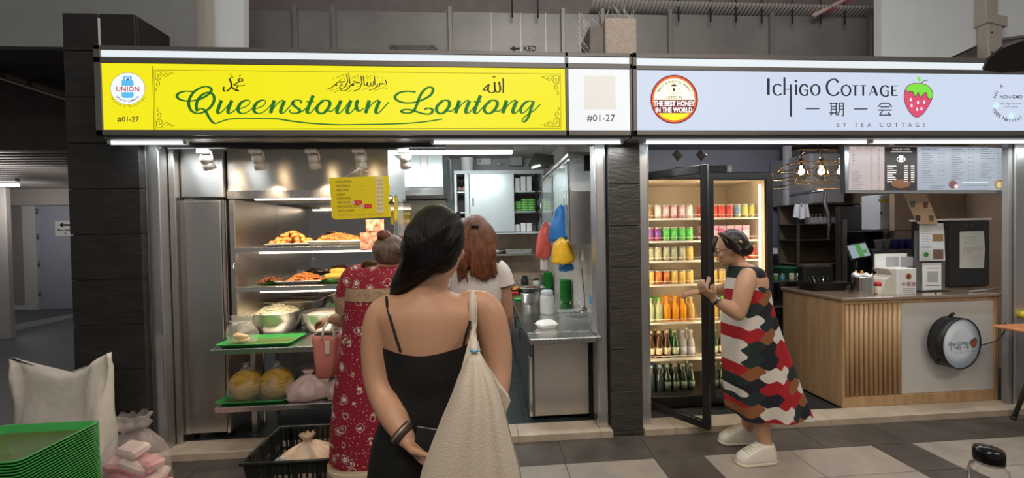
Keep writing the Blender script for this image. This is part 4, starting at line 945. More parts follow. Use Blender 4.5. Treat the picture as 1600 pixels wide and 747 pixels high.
for i in range(6):
    p = at(726, 335, 2.75); zz = z0+.03+.034*i
    MB().cbox(p.x-.045+.004*(i % 2), p.x+.05, 2.68, 2.8, zz+.001, zz+.032, .008).build('snack_packet', mat('packet_pink', (.75, .7, .68), .4, color2=(.55, .08, .2), vscale=30), label='pink and white packet in the wall cabinet, %s from the bottom' % ORD[i], cat='packet', group='pink packets in the wall cabinet')
for i in range(3):
    for j in range(5):
        p = at(810+i*10.3, 330, 2.68); zz = pz(331)+.008+.034*j
        if i == 0 and j == 4: continue
        o_ = MB().ell((0, 0, 0), (.058, .045, .019), 14, 8, fn=lambda q, d: q+Vector((.004*noise.noise(q*40+Vector((i, j, 0))), 0, .004*noise.noise(q*50)))).build('green_packet', mat('packet_green', (.14, .5, .09), .35, color2=(.35, .72, .25), vscale=25), label='bright green packet in the wall cabinet, %s column, %s from the bottom' % (('left', 'middle', 'right')[i], ORD[j]), cat='packet', group='green packets in the wall cabinet')
        o_.location = (p.x+.004*(j % 2), 2.69, zz+.018)
for row, (yy, hh) in enumerate(((299, .2), (363, .12))):
    for i in range(3):
        p = at(808+i*9.4, yy-8, 2.68); zz = (pz(299)+.007) if row == 0 else z0+.031
        MB().cbox(p.x-.036, p.x+.034, 2.64, 2.76, zz, zz+hh-(.02 if i == 0 else 0), .006).build('white_box', white_plastic, label='white box on the %s shelf of the wall cabinet, %s of three' % ('top right' if row == 0 else 'bottom right', ('left', 'middle', 'right')[i]), cat='box', group='white boxes in the wall cabinet')
# things on and above the cabinet
p = at(730, 262, 2.75); MB().lathe([(.075, 0), (.08, .02), (.09, .18), (.094, .19), (.092, .2), (0, .2)], 24, (p.x, 2.78, z1+.001)).build('white_tub', white_plastic, label='white plastic tub on top of the wall cabinet', cat='tub')
x0_, x1_, z0_, z1_ = rectY(746, 241, 767, 257, 2.97); o_ = MB().box(x0_, x1_, 2.97, 2.985, z0_, z1_).build('wall_notice', paper, label='small white notice on the wall above the cabinet', cat='notice')
MB().box(x0_+.015, x0_+.05, 2.966, 2.97, z0_+.03, z0_+.07).build('picture', mat('notice_blue', (.3, .4, .5), .5), o_)
p = at(781, 255, 2.93); t = thing('ladle', 'white long-handled ladle hanging above the cabinet', 'ladle', (p.x, 2.93, p.z)); MB().lathe([(0, -.03), (.03, -.02), (.042, 0), (.038, .005), (0, -.018)], 16, (p.x, 2.95, p.z)).build('ladle_bowl', white_metal, t); MB().cyl((p.x, 2.97, p.z+.01), (p.x, 2.97, p.z+.24), .006, 8).build('handle', white_metal, t)
x0_, x1_, z0_, z1_ = rectY(797, 240, 816, 259, 2.9); t = thing('switch_box', 'grey electrical box on the wall above the cabinet', 'electrical box', ((x0_+x1_)/2, 2.95, z0_)); MB().cbox(x0_, x1_, 2.9, 2.995, z0_, z1_+.04, .006).build('box', mat('switch_grey', (.42, .45, .44), .4), t); MB().cbox(x0_+.03, x1_-.03, 2.89, 2.902, z1_-.03, z1_+.01, .003).build('cover_plate', white_plastic, t)
a = at(822, 262, 1.6); t = thing('insect_lamp', 'greenish metal lamp fitting hanging at the right of the stall ceiling', 'lamp', (a.x+.1, 1.6, a.z)); gm = mat('greenish_metal', (.28, .34, .31), .3, .7)
MB().prism([(a.x, a.z), (a.x+.3, a.z+.02), (a.x+.3, a.z+.12), (a.x+.09, a.z+.14), (a.x+.07, a.z+.12)], 1.5, 1.75).build('shell', gm, t); MB().cyl((a.x+.05, 1.48, a.z-.02), (a.x+.14, 1.48, a.z+.005), .012, 10).build('tube', glow('small_tube', (.95, 1, 1), 2.5), t)
MB().cyl((a.x+.2, 1.62, a.z+.12), (a.x+.2, 1.62, 2.6), .006, 6).build('hanger', gm, t)
# steel cupboard on the right wall
t = thing('wall_cupboard', 'steel wall cupboard above the worktop with papers on its end', 'cupboard', (.79, 1.1, 1.41)); cx0, cx1, cy0, cy1, cz0, cz1 = .735, .948, .42, 1.9, 1.405, 2.14
MB().cbox(cx0, cx1, cy0, cy1, cz0, cz1, .004).build('body', steel, t)
dg = mat('cupboard_pane', (.55, .62, .60), .12, .5)
for i in range(2):
    y0_, y1_ = cy0+.03+i*.72, cy0+.72+i*.72; dr_ = MB().cbox(cx0-.018, cx0-.001, y0_, y1_, cz0+.02, cz1-.03, .004).build('door', steel_shiny, t)
    MB().box(cx0-.021, cx0-.016, y0_+.05, y1_-.05, cz0+.07, cz1-.08).build('pane', dg, dr_); hy = y0_+.02 if i == 0 else y1_-.03
    MB().tube([(cx0-.018, hy, 1.86), (cx0-.045, hy, 1.86), (cx0-.045, hy, 1.74), (cx0-.018, hy, 1.74)], .004, 6).build('handle', steel_shiny, dr_)
MB().cbox(cx0-.02, cx1, cy0-.02, cy1, cz1, cz1+.03, .003).build('top_rail', steel, t)
x0_, x1_, z0_, z1_ = rectY(890, 238, 927, 299, cy0-.004)
pp = thing('paper_notice', 'white printed notice taped to the end of the steel cupboard', 'notice', ((x0_+x1_)/2, cy0-.004, z0_))
MB().prism([(x0_, z0_+.03), (x0_+.02, z0_), (x1_, z0_), (x1_, z1_), (x0_, z1_)], cy0-.006, cy0-.003).build('sheet', mat('sheet_grey', (.66, .68, .68), .5), pp)
k = Ink(cy0-.0068)
for i in range(9): k.stroke([(898, 262+i*2.6), (898+random.uniform(14, 25), 262+i*2.6)], .5)
k.disc(901, 244, 2, n=12); k.stroke([(904, 244), (914, 244)], .8); k.stroke([(899, 254), (909, 254)], .7); k.rect(915, 252.5, 921.5, 260)
k.build('print', ink('notice_ink', (.12, .13, .14)), pp, kind='stuff')
MB().cbox(.85, .93, .398, .418, 2.02, 2.15, .004).build('speaker_box', black_plastic, label='small black box at the top of the cupboard end', cat='box')
# worktop with undercounter fridge
t = thing('worktop', 'stainless-steel worktop with undercounter fridge by the right post', 'worktop', (.6, 1.3, .035))
MB().cbox(.325, .825, .0, .185, .70, .742, .006).build('front_lip', steel_h, t)
MB().cbox(.325, .94, .18, 2.95, .71, .742, .005).build('top', steel_shiny, t); MB().cbox(.825, .858, .0, .042, .70, .742, .004).build('corner_lip', steel_h, t)
fz = MB().cbox(.375, .815, .21, .82, .075, .69, .006).build('fridge_body', steel, t)
MB().cbox(.375, .815, .205, .211, .64, .69, .002).build('fridge_trim', mat('trim_dark_steel', (.35, .33, .31), .4, .9), t)
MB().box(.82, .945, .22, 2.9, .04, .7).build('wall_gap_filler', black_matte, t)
for y0_ in (.85, 1.35, 1.85, 2.35):
    d_ = MB().cbox(.362, .38, y0_, y0_+.47, .09, .69, .004).build('cupboard_door', mat('dark_door_steel', (.16, .17, .17), .35, .7), t)
    MB().tube([(.362, y0_+.05, .6), (.335, y0_+.05, .6), (.335, y0_+.05, .5), (.362, y0_+.05, .5)], .006, 6).build('handle', black_plastic, d_)
MB().cbox(.38, .8, .85, 2.9, .09, .69, .003).build('carcass', steel, t)
fd = MB().cbox(.335, .36, .16, .24, .1, .56, .003).build('door_edge', steel_shiny, t); MB().cbox(.345, .374, .2, .84, .08, .68, .003).build('fridge_door', mat('dark_door_steel', (.16, .17, .17), .35, .7), t)
for x in (.4, .79): MB().cyl((x, .26, .036), (x, .26, .076), .015, 8).build('foot', black_plastic, t)
ZT = .7425
def onwt(px_, py_): return atz(px_, py_, ZT)
# foam box
p = onwt(855, 514); t = thing('foam_box', 'white foam takeaway box on the front of the worktop', 'takeaway box', (p.x, p.y+.04, ZT)); fo = mat('foam_white', (.86, .84, .81), .6); M_ = Matrix.Translation((p.x, p.y+.04, ZT)) @ Matrix.Rotation(.35, 4, 'Z')
b = MB().loft([rrect(0, 0, .06, .045, .015, .001), rrect(0, 0, .078, .06, .015, .03), rrect(0, 0, .082, .064, .015, .032)], M=M_); b.build('base', fo, t)
MB().loft([rrect(0, 0, .082, .064, .015, .033), rrect(0, 0, .077, .058, .015, .036), rrect(0, 0, .062, .044, .015, .056), rrect(0, 0, .05, .034, .012, .06)], M=M_).build('lid', fo, t)
# clear container with cutlery
a, b_ = onwt(880, 508), onwt(932, 508); xm = min(.80, (a.x+b_.x)/2); t = thing('cutlery_tub', 'clear plastic tub of dark cutlery on the worktop by the post', 'tub', (xm-.02, .2, ZT))
yc = a.y+.085
traymesh(.135, .085, .095, .012, .003, .02, .006, c=(xm-.02, yc, ZT+.001)).build('tub', mat('milky_clear', (.75, .78, .80), .15, trans=.5, alpha=.42), t)
for i in range(14): x = xm-.02+random.uniform(-.1, .1); MB().tube([(x-.05, yc+random.uniform(-.05, .05), ZT+.03+.004*i), (x+.05, yc+random.uniform(-.05, .05), ZT+.045+.004*i)], .006, 6).build('cutlery', mat('cutlery_mix', (.02, .02, .03), .4) if i % 3 else steel_shiny, t)
# milky jug
p = onwt(857, 492); p.y += .06; t = thing('water_jug', 'translucent white plastic jar on the worktop behind the foam box', 'jar', (p.x, p.y, ZT)); ml = mat('milky_plastic', (.78, .82, .82), .3, trans=.25, alpha=.92)
MB().lathe([(.06, .001), (.068, .012), (.069, .15), (.06, .175), (.052, .18)], 24, (p.x, p.y, ZT)).build('jar_body', ml, t); MB().lathe([(.056, .18), (.056, .215), (.05, .222), (0, .223)], 24, (p.x, p.y, ZT)).build('lid', mat('milky_lid', (.72, .80, .84), .3), t)
MB().tube([(p.x+.066, p.y, ZT+.15), (p.x+.085, p.y, ZT+.14), (p.x+.085, p.y, ZT+.08), (p.x+.066, p.y, ZT+.07)], .006, 8).build('handle', ml, t)
# steel pot with pan on top
p = onwt(828, 476); p.y += .1; t = thing('stock_pot', 'round steel pot under the meat tray on the worktop', 'pot', (p.x, p.y, ZT))
MB().lathe([(.07, .001), (.078, .01), (.09, .1), (.096, .104), (.088, .102), (.07, .01), (0, .008)], 28, (p.x, p.y, ZT)).build('pot_body', tray_steel, t); MB().lathe([(.1, .105), (.1, .11), (.05, .116), (0, .117)], 28, (p.x, p.y, ZT)).build('pot_lid', steel_shiny, t)
pt = (p.x+.05, p.y+.06)
traymesh(.13, .1, .045, .03, .003, .02, .008, c=(pt[0], pt[1], ZT+.12)).build('food_tray', tray_steel, label='steel tray of dark grilled meat resting on the round pot', cat='tray')
b = MB(); pile(b, pt[0], pt[1], ZT+.145, .09, .06, .03, 60, lambda b, x, y, z: b.ell((x, y, z), (.014, .008, .007), 6, 4)); b.build('grilled_meat', mat('meat_dark', (.12, .035, .015), .35, color2=(.26, .09, .03), vscale=50), label='dark grilled meat heaped in the worktop tray', cat='meat', kind='stuff')
# green bowl stacks
gb = mat('green_bowl', (.02, .26, .035), .35)
def bowl_stack(px_, py_, n_, r, label, dz=.0125):
    p = onwt(px_, py_); p.y += r*.5; p.x = min(p.x, .95-r*1.05)
    pr = [(r*.62, 0), (r*.7, .002), (r*.95, .03), (r, .036), (r*1.03, .036), (r*1.03, .039), (r*.96, .038), (r*.66, .006), (0, .005)]
    o0 = None
    for i in range(n_):
        lb = label+', '+ORD[i]+' from the bottom'
        if o0 is None: o0 = MB().lathe(pr, 22).build('bowl', gb, label=lb, cat='bowl', group=label); o0.location = (p.x, p.y, ZT+.001)
        else: copy_tree(o0, None, (p.x+.002*math.sin(i*2.1), p.y, ZT+.001+dz*i), label=lb)
bowl_stack(888, 474, 18, .062, 'green melamine bowl in the tall stack by the wall'); bowl_stack(857, 452, 13, .06, 'green melamine bowl in the shorter stack behind the jar', .0155)
p = onwt(811, 470); MB().lathe([(.025, 0), (.05, .012), (.056, .018), (.05, .015), (0, .004)], 20, (p.x, p.y+.06, ZT)).build('green_dish', mat('bright_green', (.06, .5, .08), .35), label='small bright green dish left of the steel pot', cat='dish')
p = onwt(803, 458); MB().cbox(p.x-.06, p.x+.06, p.y, p.y+.12, ZT, ZT+.014, .006).build('red_board', mat('red_plastic', (.6, .05, .04), .4), label='red chopping board at the back left of the worktop', cat='chopping board')
# cluttered back of the worktop
p = at(806, 440, 2.35); p.y = 2.0; t = thing('fruit_tray', 'tray of yellow-brown fritters at the back of the worktop', 'tray', (p.x+.05, p.y+.35, ZT)); traymesh(.12, .1, .03, .01, .003, .02, c=(p.x+.05, p.y+.35, ZT+.002)).build('tray_body', black_plastic, t)
for i in range(12): MB().ell((p.x+.05+random.uniform(-.09, .09), p.y+.35+random.uniform(-.06, .06), ZT+.03+.03*random.random()), (.03, .02, .018), 8, 6).build('fritter', fm, t)
for px_, py_, r, hh, m_, nm, lb in ((820, 442, .05, .2, black_plastic, 'thermos', 'black flask at the back of the worktop'), (838, 440, .045, .16, mat('grey_clear', (.45, .46, .45), .2), 'jar', 'grey lidded jar at the back of the worktop')):
    p = at(px_, py_, 2.4); p.y = 2.4; t = thing(nm, lb, 'flask' if nm == 'thermos' else 'jar', (p.x, p.y, ZT)); MB().lathe([(r*.9, .001), (r, .01), (r, hh*.75), (r*.7, hh*.85)], 16, (p.x, p.y, ZT)).build('body', m_, t); MB().lathe([(r*.75, hh*.85), (r*.75, hh*.97), (r*.5, hh), (0, hh)], 16, (p.x, p.y, ZT)).build('cap', black_plastic, t)
p = at(856, 440, 2.55); p.y = 2.3; MB().cbox(p.x-.1, p.x+.06, p.y+.3, p.y+.5, ZT+.001, ZT+.17, .01).build('steel_bin', steel_h, label='steel box at the back right of the worktop', cat='box')
# back shelf with two dishes
MB().cbox(-.5, .7, 2.7, 2.98, 1.19, 1.22, .003).build('back_shelf', steel_h, label='steel shelf under the wall cabinet', cat='shelf')
x0_, x1_ = at(790, 398, 2.82).x, at(830, 398, 2.82).x
t = thing('salad_tray', 'white tray of chopped green leaves on the back shelf', 'tray', ((x0_+x1_)/2, 2.82, 1.2205)); traymesh((x1_-x0_)/2, .1, .05, .012, .003, .02, c=((x0_+x1_)/2, 2.82, 1.221)).build('tray_body', white_plastic, t)
b = MB(); pile(b, (x0_+x1_)/2, 2.82, 1.25, .13, .08, .04, 120, lambda b, x, y, z: b.ell((x, y, z), (.014, .01, .003), 6, 3, M=None)); b.build('chopped_leaves', mat('herb_green', (.08, .25, .03), .5, color2=(.25, .42, .08), vscale=40), t, kind='stuff')
p = at(778, 400, 2.82); MB().lathe([(.05, 0), (.09, .03), (.095, .045), (.085, .045), (.05, .02), (0, .015)], 20, (p.x, 2.82, 1.221)).build('steel_dish', tray_steel, label='round steel dish left of the salad tray', cat='dish')
# bags hanging from the cupboard handle
def hangbag(x, y, zt_, zb_, wd, dp, m_, label, seed, lean=0):
    rings = []; H = zt_-zb_
    for j, (f, wf) in enumerate(((0, .6), (.03, .9), (.12, 1), (.3, .97), (.5, .9), (.7, .8), (.85, .62), (.94, .3), (1, .1))):
        ring = []
        for i in range(28):
            a = 2*PI*i/28; w_ = wf*(1+.14*math.sin(5*a+seed+3*f)*(f+.2)+.32*noise.noise(Vector((math.cos(a)*1.6, math.sin(a)*1.6+seed*3, f*3.2))))
            ring.append((x+lean*f+wd*w_*math.cos(a), y+dp*w_*math.sin(a), zb_+H*f+.02*noise.noise(Vector((a, seed, f*3)))))
        rings.append(ring)
    return MB().loft(rings).build('hanging_bag', m_, label=label, cat='bag')
hz = .70
def mm(px_, py_, y): return at(px_, py_, y)
p0, p1 = mm(873, 321, .62), mm(873, 378, .62); hangbag(p0.x, .62, p0.z, p1.z, .085, .05, mat('blue_film', (.03, .2, .55), .35, var=.2, vscale=14, bump=.5, bscale=20), 'blue plastic bags hanging from the cupboard handle', 1, .02)
p0, p1 = mm(880, 372, .56), mm(880, 412, .56); hangbag(p0.x, .56, p0.z, p1.z, .1, .05, mat('yellow_film', (.85, .48, .03), .35, var=.15, vscale=14, bump=.5, bscale=20), 'yellow plastic bag hanging below the blue bags', 4, -.02)
p0, p1 = mm(884, 408, .66), mm(884, 420, .66); hangbag(p0.x, .66, p0.z, p1.z-.02, .07, .04, MATS['blue_film'], 'blue plastic bag peeking out below the yellow one', 9)
p0, p1 = mm(848, 347, .9), mm(845, 403, .9); hangbag(p0.x, .9, p0.z, p1.z, .07, .05, mat('red_film', (.72, .12, .10), .35, var=.2, vscale=14, bump=.5, bscale=20), 'red plastic bag hanging left of the blue bags', 6, .03)
p = mm(836, 372, 1.1); p.x = .665; MB().ell((p.x, 1.1, p.z), (.05, .05, .045), 14, 9, fn=lambda q, d: q+d*.012*noise.noise(q*30)).build('cap_bundle', mat('red_cap', (.5, .04, .05), .5, color2=(.2, .25, .5), vscale=9), label='bundle of red and blue bags left of the red bag', cat='bag')
p = mm(850, 406, .95); hangbag(p.x, .93, p.z+.13, p.z-.1, .04, .03, film_white, 'small clear bag hanging under the red bag', 12)
# cables on the side wall
p0 = mm(903, 395, .8); wt = mat('cable_white', (.75, .73, .70), .5)
MB().tube([(.945, 1.0, p0.z), (.93, .98, p0.z-.1), (.92, .9, 1.0), (.9, .8, .9), (.87, .74, .83), (.84, .7, .86), (.85, .7, .93), (.88, .7, .88), (.87, .66, .77), (.82, .64, .755)], .006, 8).build('power_cable', wt, label='white coiled power cable on the side wall', cat='cable')
t = thing('power_adapter', 'black power adapter standing by the side wall', 'adapter', (.89, .6, ZT)); MB().cbox(.87, .915, .6, .64, ZT+.001, ZT+.1, .006).build('body', black_plastic, t); MB().tube([(.89, .62, ZT+.1), (.9, .66, ZT+.2), (.92, .8, ZT+.35), (.94, .9, ZT+.42)], .004, 6).build('cable', black_plastic, t)
MB().cbox(.945, .958, .85, .95, 1.24, 1.34, .004).build('wall_socket', white_plastic, label='white wall socket under the steel cupboard', cat='socket')
MB().box(.953, .957, .62, .7, .86, .94).build('blue_sticker', mat('sticker_blue', (.1, .35, .6), .5), label='blue sticker on the side wall by the adapter', cat='sticker')

# ================================================================== RIGHT STALL
# two-door drinks fridge, left door open
FX0, FX1, FYF, FYB, FZ0, FZ1 = 1.27, 2.392, .30, .88, .05, 1.985
t = thing('drinks_fridge', 'tall black two-door drinks fridge full of cans and bottles, left door open', 'fridge', ((FX0+FX1)/2, .6, FZ0)); FR = t
fb = mat('fridge_black', (.014, .013, .013), .35); fi = mat('fridge_liner', (.62, .55, .45), .45)
MB().cbox(FX0, FX0+.03, FYF, FYB, FZ0, FZ1, .004).build('side_panel', fb, t); MB().cbox(FX1-.03, FX1, FYF, FYB, FZ0, FZ1, .004).build('side_panel', fb, t)
MB().cbox(FX0+.03, FX1-.03, FYF, FYB, FZ1-.05, FZ1, .004).build('top_panel', fb, t); MB().cbox(FX0+.03, FX1-.03, FYF+.01, FYB, FZ0, FZ0+.09, .004).build('base_grille', fb, t)
MB().box(FX0+.03, FX1-.03, FYB-.03, FYB-.001, FZ0+.09, FZ1-.05).build('back_liner', fi, t)
XM = (FX0+FX1)/2
for xa_, xb_ in ((FX0+.0305, FX0+.036), (FX1-.036, FX1-.0305)): MB().box(xa_, xb_, FYF+.02, FYB-.03, FZ0+.092, FZ1-.052).build('side_liner', fi, t)
MB().box(FX0+.037, FX1-.037, FYF+.02, FYB-.03, FZ1-.058, FZ1-.0505).build('top_liner', fi, t)
MB().cbox(XM-.018, XM+.018, FYF, FYF+.03, FZ0+.09, FZ1-.05, .003).build('mullion', fb, t)
sy = [340, 375, 406, 443, 502, 559]
SZ = [at(1060, y, .38).z for y in sy]+[FZ0+.094]
wire = mat('wire_white', (.8, .76, .68), .4)
for z in SZ[:-1]:
    s_ = MB().cbox(FX0+.035, FX1-.035, .375, .38, z-.022, z-.006, .001).build('shelf', wire, t)
    MB().box(FX0+.032, FX1-.032, .38, FYB-.03, z-.012, z-.007).build('shelf_plate', mat('shelf_clear', (.8, .75, .66), .2, alpha=.55), s_)
    MB().tube([(FX0+.035, .372, z+.02), (FX1-.035, .372, z+.02)], .002, 6).build('shelf_rail', wire, s_)
fl_led = glow('fridge_led', (1, .80, .52), 6)
for x in (FX1-.062, XM+.03, FX0+.045):
    MB().cbox(x-.006, x+.006, .335, .347, FZ0+.14, FZ1-.1, .002).build('led_strip', fl_led, t)
    area('fridge_led_light', (x, .333, 1.05), .02, 9.5, (1, .76, .46), (XM if x != XM+.03 else x, .8, 1.05), 1.7)
def door(name, hinge, ang, W, label=None):
    d = bpy.data.objects.new(name, None); COL.objects.link(d); d.parent = FR; d.location = Vector(hinge)-OFF[FR.name]; d.rotation_euler.z = ang; d.empty_display_size = .05
    if label: d['label'] = label
    H = FZ1-FZ0-.05; fw = .05
    for a in ((0, fw, -.03, .008, 0, H), (W-fw, W, -.03, .008, 0, H), (fw, W-fw, -.03, .008, 0, .055), (fw, W-fw, -.03, .008, H-.06, H)): MB().cbox(*a, .004).build('door_frame', fb, d, local=True)
    MB().box(fw, W-fw, -.018, -.010, .055, H-.06).build('pane', mat('fridge_glass', (.96, .94, .9), .04, trans=1, ior=1.08), d, local=True)
    MB().cbox(fw-.008, fw+.004, -.012, .012, .05, H-.05, .001).build('gasket', mat('gasket_grey', (.25, .24, .22), .6), d, local=True)
    return d
door('door', (FX0+.012, .29, FZ0+.04), math.atan2(-.44, .31), .545, 'open glass door with black frame')
door('door', (XM+.002, .29, FZ0+.04), 0, .555, 'closed glass door with black frame')
lm_ = MB().tube([(1.72, .5, 0), (2.06, .42, 0)], .04, 14); b = MB().tube([(1.70, .55, FZ1+.042), (2.10, .44, FZ1+.042)], [.04, .042], 16)
t = thing('rolled_mat', 'rolled woven mat lying on top of the drinks fridge', 'mat', (1.9, .5, FZ1)); b.build('mat_roll', mat('woven_dark', (.06, .055, .05), .7, bump=.8, bscale=80), t); MB().tube([(2.098, .442, FZ1+.042), (2.135, .43, FZ1+.042)], [.044, .038], 16).build('pale_end', mat('roll_end', (.6, .5, .42), .6), t)
# cans and bottles
lidm = mat('can_lid', (.7, .68, .64), .3, .9)
PROTO = {}
def can(kind, col, col2, label, group, r=.031, h=.115):
    if kind in PROTO: return PROTO[kind], False
    t = thing('drink_can', label, 'can', (0, 0, 0), group); t['kd'] = ' '.join(label.split(' drink can')[0].split())+' can'
    MB().lathe([(r*.82, 0), (r*.98, .006), (r, .012), (r, h*.9)], 14).build('can_body', mat('can_'+kind, col, .3, .25, color2=col2, vscale=18), t, local=True)
    MB().lathe([(r, h*.9), (r*.86, h*.975), (r*.86, h), (r*.8, h-.002), (0, h-.003)], 14).build('can_lid', lidm, t, local=True)
    PROTO[kind] = t; return t, True
def bottle(kind, col, cap, label, group, r=.03, h=.2, neck=.5, lab=None, tr=.35):
    if kind in PROTO: return PROTO[kind], False
    t = thing('drink_bottle', label, 'bottle', (0, 0, 0), group); t['kd'] = {'greencap': 'green-capped bottle', 'orange': 'orange juice bottle', 'amberpet': 'amber bottle', 'brownbeer': 'brown beer bottle', 'greenbeer': 'green beer bottle', 'clearbeer': 'clear bottle', 'darkbottle': 'dark green bottle', 'bluecap': 'blue-capped bottle'}[kind]
    MB().lathe([(r*.85, 0), (r, .008), (r, h*neck), (r*.85, h*(neck+.1)), (r*.42, h*(neck+.24)), (r*.38, h*.92)], 14).build('bottle_body', mat('btl_'+kind, col, .12, trans=tr, spec=.7), t, local=True)
    MB().lathe([(r*.45, h*.92), (r*.47, h*.995), (r*.3, h), (0, h)], 12).build('cap', mat('cap_'+kind, cap, .4), t, local=True)
    if lab: MB().lathe([(r*1.015, h*.14), (r*1.015, h*.38)], 14).build('paper_label', mat('lab_'+kind, lab, .5), t, local=True)
    PROTO[kind] = t; return t, True
def put(pr, loc, lb=None):
    t, new = pr
    if new: t.location = loc
    else: t = copy_tree(t, None, loc)
    if lb: t['label'] = lb
def row(shelf, kinds, x0, step, ys=(.43, .50), dz=0, h=None):
    for y in ys:
        for i, k_ in enumerate(kinds):
            if not k_: continue
            pr = k_(); kd = pr[0]['kd']
            put(pr, (x0+i*step+random.uniform(-.002, .002), y, SZ[shelf]-.0055+dz), '%s, %s from left, %s row, %s fridge shelf, %s door' % (kd, ORD[i], 'front' if y == ys[0] else 'back', ('top', 'second', 'third', 'fourth', 'fifth', 'sixth', 'bottom')[shelf], 'open' if x0 < XM else 'closed'))
C_ = lambda kind, c, c2, lb, gp, **k_: (lambda: can(kind, c, c2, lb, gp, **k_))
B_ = lambda kind, c, cap, lb, gp, **k_: (lambda: bottle(kind, c, cap, lb, gp, **k_))
wh = C_('white', (.75, .72, .68), (.6, .5, .45), 'white drink can on the top shelf behind the open door', 'white cans')
pk = C_('pinkwhite', (.78, .65, .6), (.55, .12, .12), 'white and pink drink can on the top shelf behind the open door', 'pink cans')
br = C_('brown', (.18, .1, .05), (.4, .25, .1), 'brown drink can on the top shelf behind the open door', 'brown cans')
en_ = C_('energy', (.03, .06, .3), (.5, .05, .06), 'blue and red energy drink can on the second shelf', 'energy cans')
gn = C_('green', (.05, .4, .06), (.25, .6, .15), 'bright green drink can on the second shelf', 'green cans')
dg_ = C_('darkgreen', (.02, .16, .04), (.3, .35, .2), 'dark green drink can on the third shelf', 'dark green cans')
gg = C_('greygreen', (.36, .37, .22), (.5, .46, .3), 'grey-green drink can on the third shelf', 'grey-green cans')
go = C_('gold', (.6, .38, .08), (.75, .55, .2), 'gold drink can on the fourth shelf', 'gold cans')
orr = C_('orangecan', (.6, .2, .03), (.3, .05, .03), 'orange-red drink can on the fourth shelf', 'orange-red cans')
x0 = FX0+.075; st_ = .069
row(0, [wh, br, wh, pk, pk, pk, wh], x0, st_); row(1, [en_, en_, en_, gn, gn, gn, gn], x0, st_, h=1)
row(2, [dg_, gg, gg, gg, gg, gg, go], x0, st_); row(3, [go, go, orr, orr, go, go, go], x0, st_)
gp_ = B_('greencap', (.62, .72, .42), (.12, .55, .06), 'pale bottled drink with a bright green cap in the fridge', 'green-capped bottles', r=.032, h=.2, neck=.55)
og = B_('orange', (.85, .34, .02), (.85, .35, .03), 'orange juice bottle with an orange cap in the fridge', 'orange juice bottles', r=.033, h=.21, neck=.5, tr=.1)
yl = B_('amberpet', (.7, .45, .12), (.6, .5, .3), 'amber drink bottle beside the orange juice in the fridge', 'amber bottles', r=.034, h=.2, neck=.55)
row(4, [gp_, gp_, gp_, og, og, og, yl], x0, st_+.001, (.43, .51))
be = B_('brownbeer', (.09, .035, .012), (.6, .5, .3), 'brown beer bottle with a pale label in the fridge', 'brown beer bottles', r=.03, h=.225, neck=.5, lab=(.7, .6, .4))
gbt = B_('greenbeer', (.03, .12, .04), (.25, .4, .2), 'green beer bottle with a pale label in the fridge', 'green beer bottles', r=.03, h=.225, neck=.5, lab=(.5, .55, .4))
clb = B_('clearbeer', (.5, .5, .5), (.6, .6, .65), 'clear bottle with a grey label in the fridge', 'clear bottles', r=.03, h=.225, neck=.5, lab=(.5, .5, .6))
row(5, [be, be, be, be, gbt, clb, clb], x0, st_+.001, (.43, .51))
dk_ = B_('darkbottle', (.015, .04, .02), (.35, .4, .3), 'dark green bottle on the bottom shelf of the fridge', 'dark bottles', r=.03, h=.225, neck=.5, lab=(.1, .12, .1))
bl = B_('bluecap', (.03, .05, .06), (.25, .4, .6), 'dark bottle with a pale blue cap on the bottom fridge shelf', 'blue-capped bottles', r=.03, h=.225, neck=.5)
row(6, [bl, bl, bl, dk_, dk_, dk_, dk_], x0, st_+.001, (.43, .51))
x1_ = XM+.075
rd = C_('red', (.6, .04, .04), (.7, .2, .15), 'red drink can on the top shelf behind the closed door', 'red cans')
bc = C_('bluecan', (.1, .25, .5), (.6, .65, .5), 'blue and pale drink can on the top shelf behind the closed door', 'blue cans')
yc_ = C_('yellowcan', (.65, .5, .12), (.3, .35, .2), 'yellow drink can on the top shelf behind the closed door', 'yellow cans')
row(0, [rd, rd, rd, rd, bc, yc_, yc_], x1_, st_)
cart = lambda i: None
for i in range(6):
    MB().cbox(x1_+i*.07-.03, x1_+i*.07+.033, .41, .5, SZ[1]-.0055, SZ[1]+.115, .004).build('drink_carton', mat('carton_pink', (.75, .68, .72), .4, color2=(.6, .12, .3), vscale=14, stretch=(1, 1, 3)), label='white and pink drink carton behind the closed fridge door, %s from the left' % ORD[i], cat='carton', group='pink cartons in the fridge')
go2 = C_('gold2', (.55, .36, .1), (.7, .5, .2), 'gold drink can behind the closed fridge door', 'gold cans behind the closed door')
row(2, [go2, go2, rd, go2, go2, rd, rd], x1_, st_, (.43,)); row(3, [go2, go2, go2, go2, go2, rd, rd], x1_, st_, (.43,))
row(4, [yl, yl, gp_, og, og, gp_, yl], x1_, st_, (.43,)); row(5, [gbt, gbt, be, be, gbt, gbt, be], x1_, st_, (.43,)); row(6, [dk_]*7, x1_, st_, (.43,))

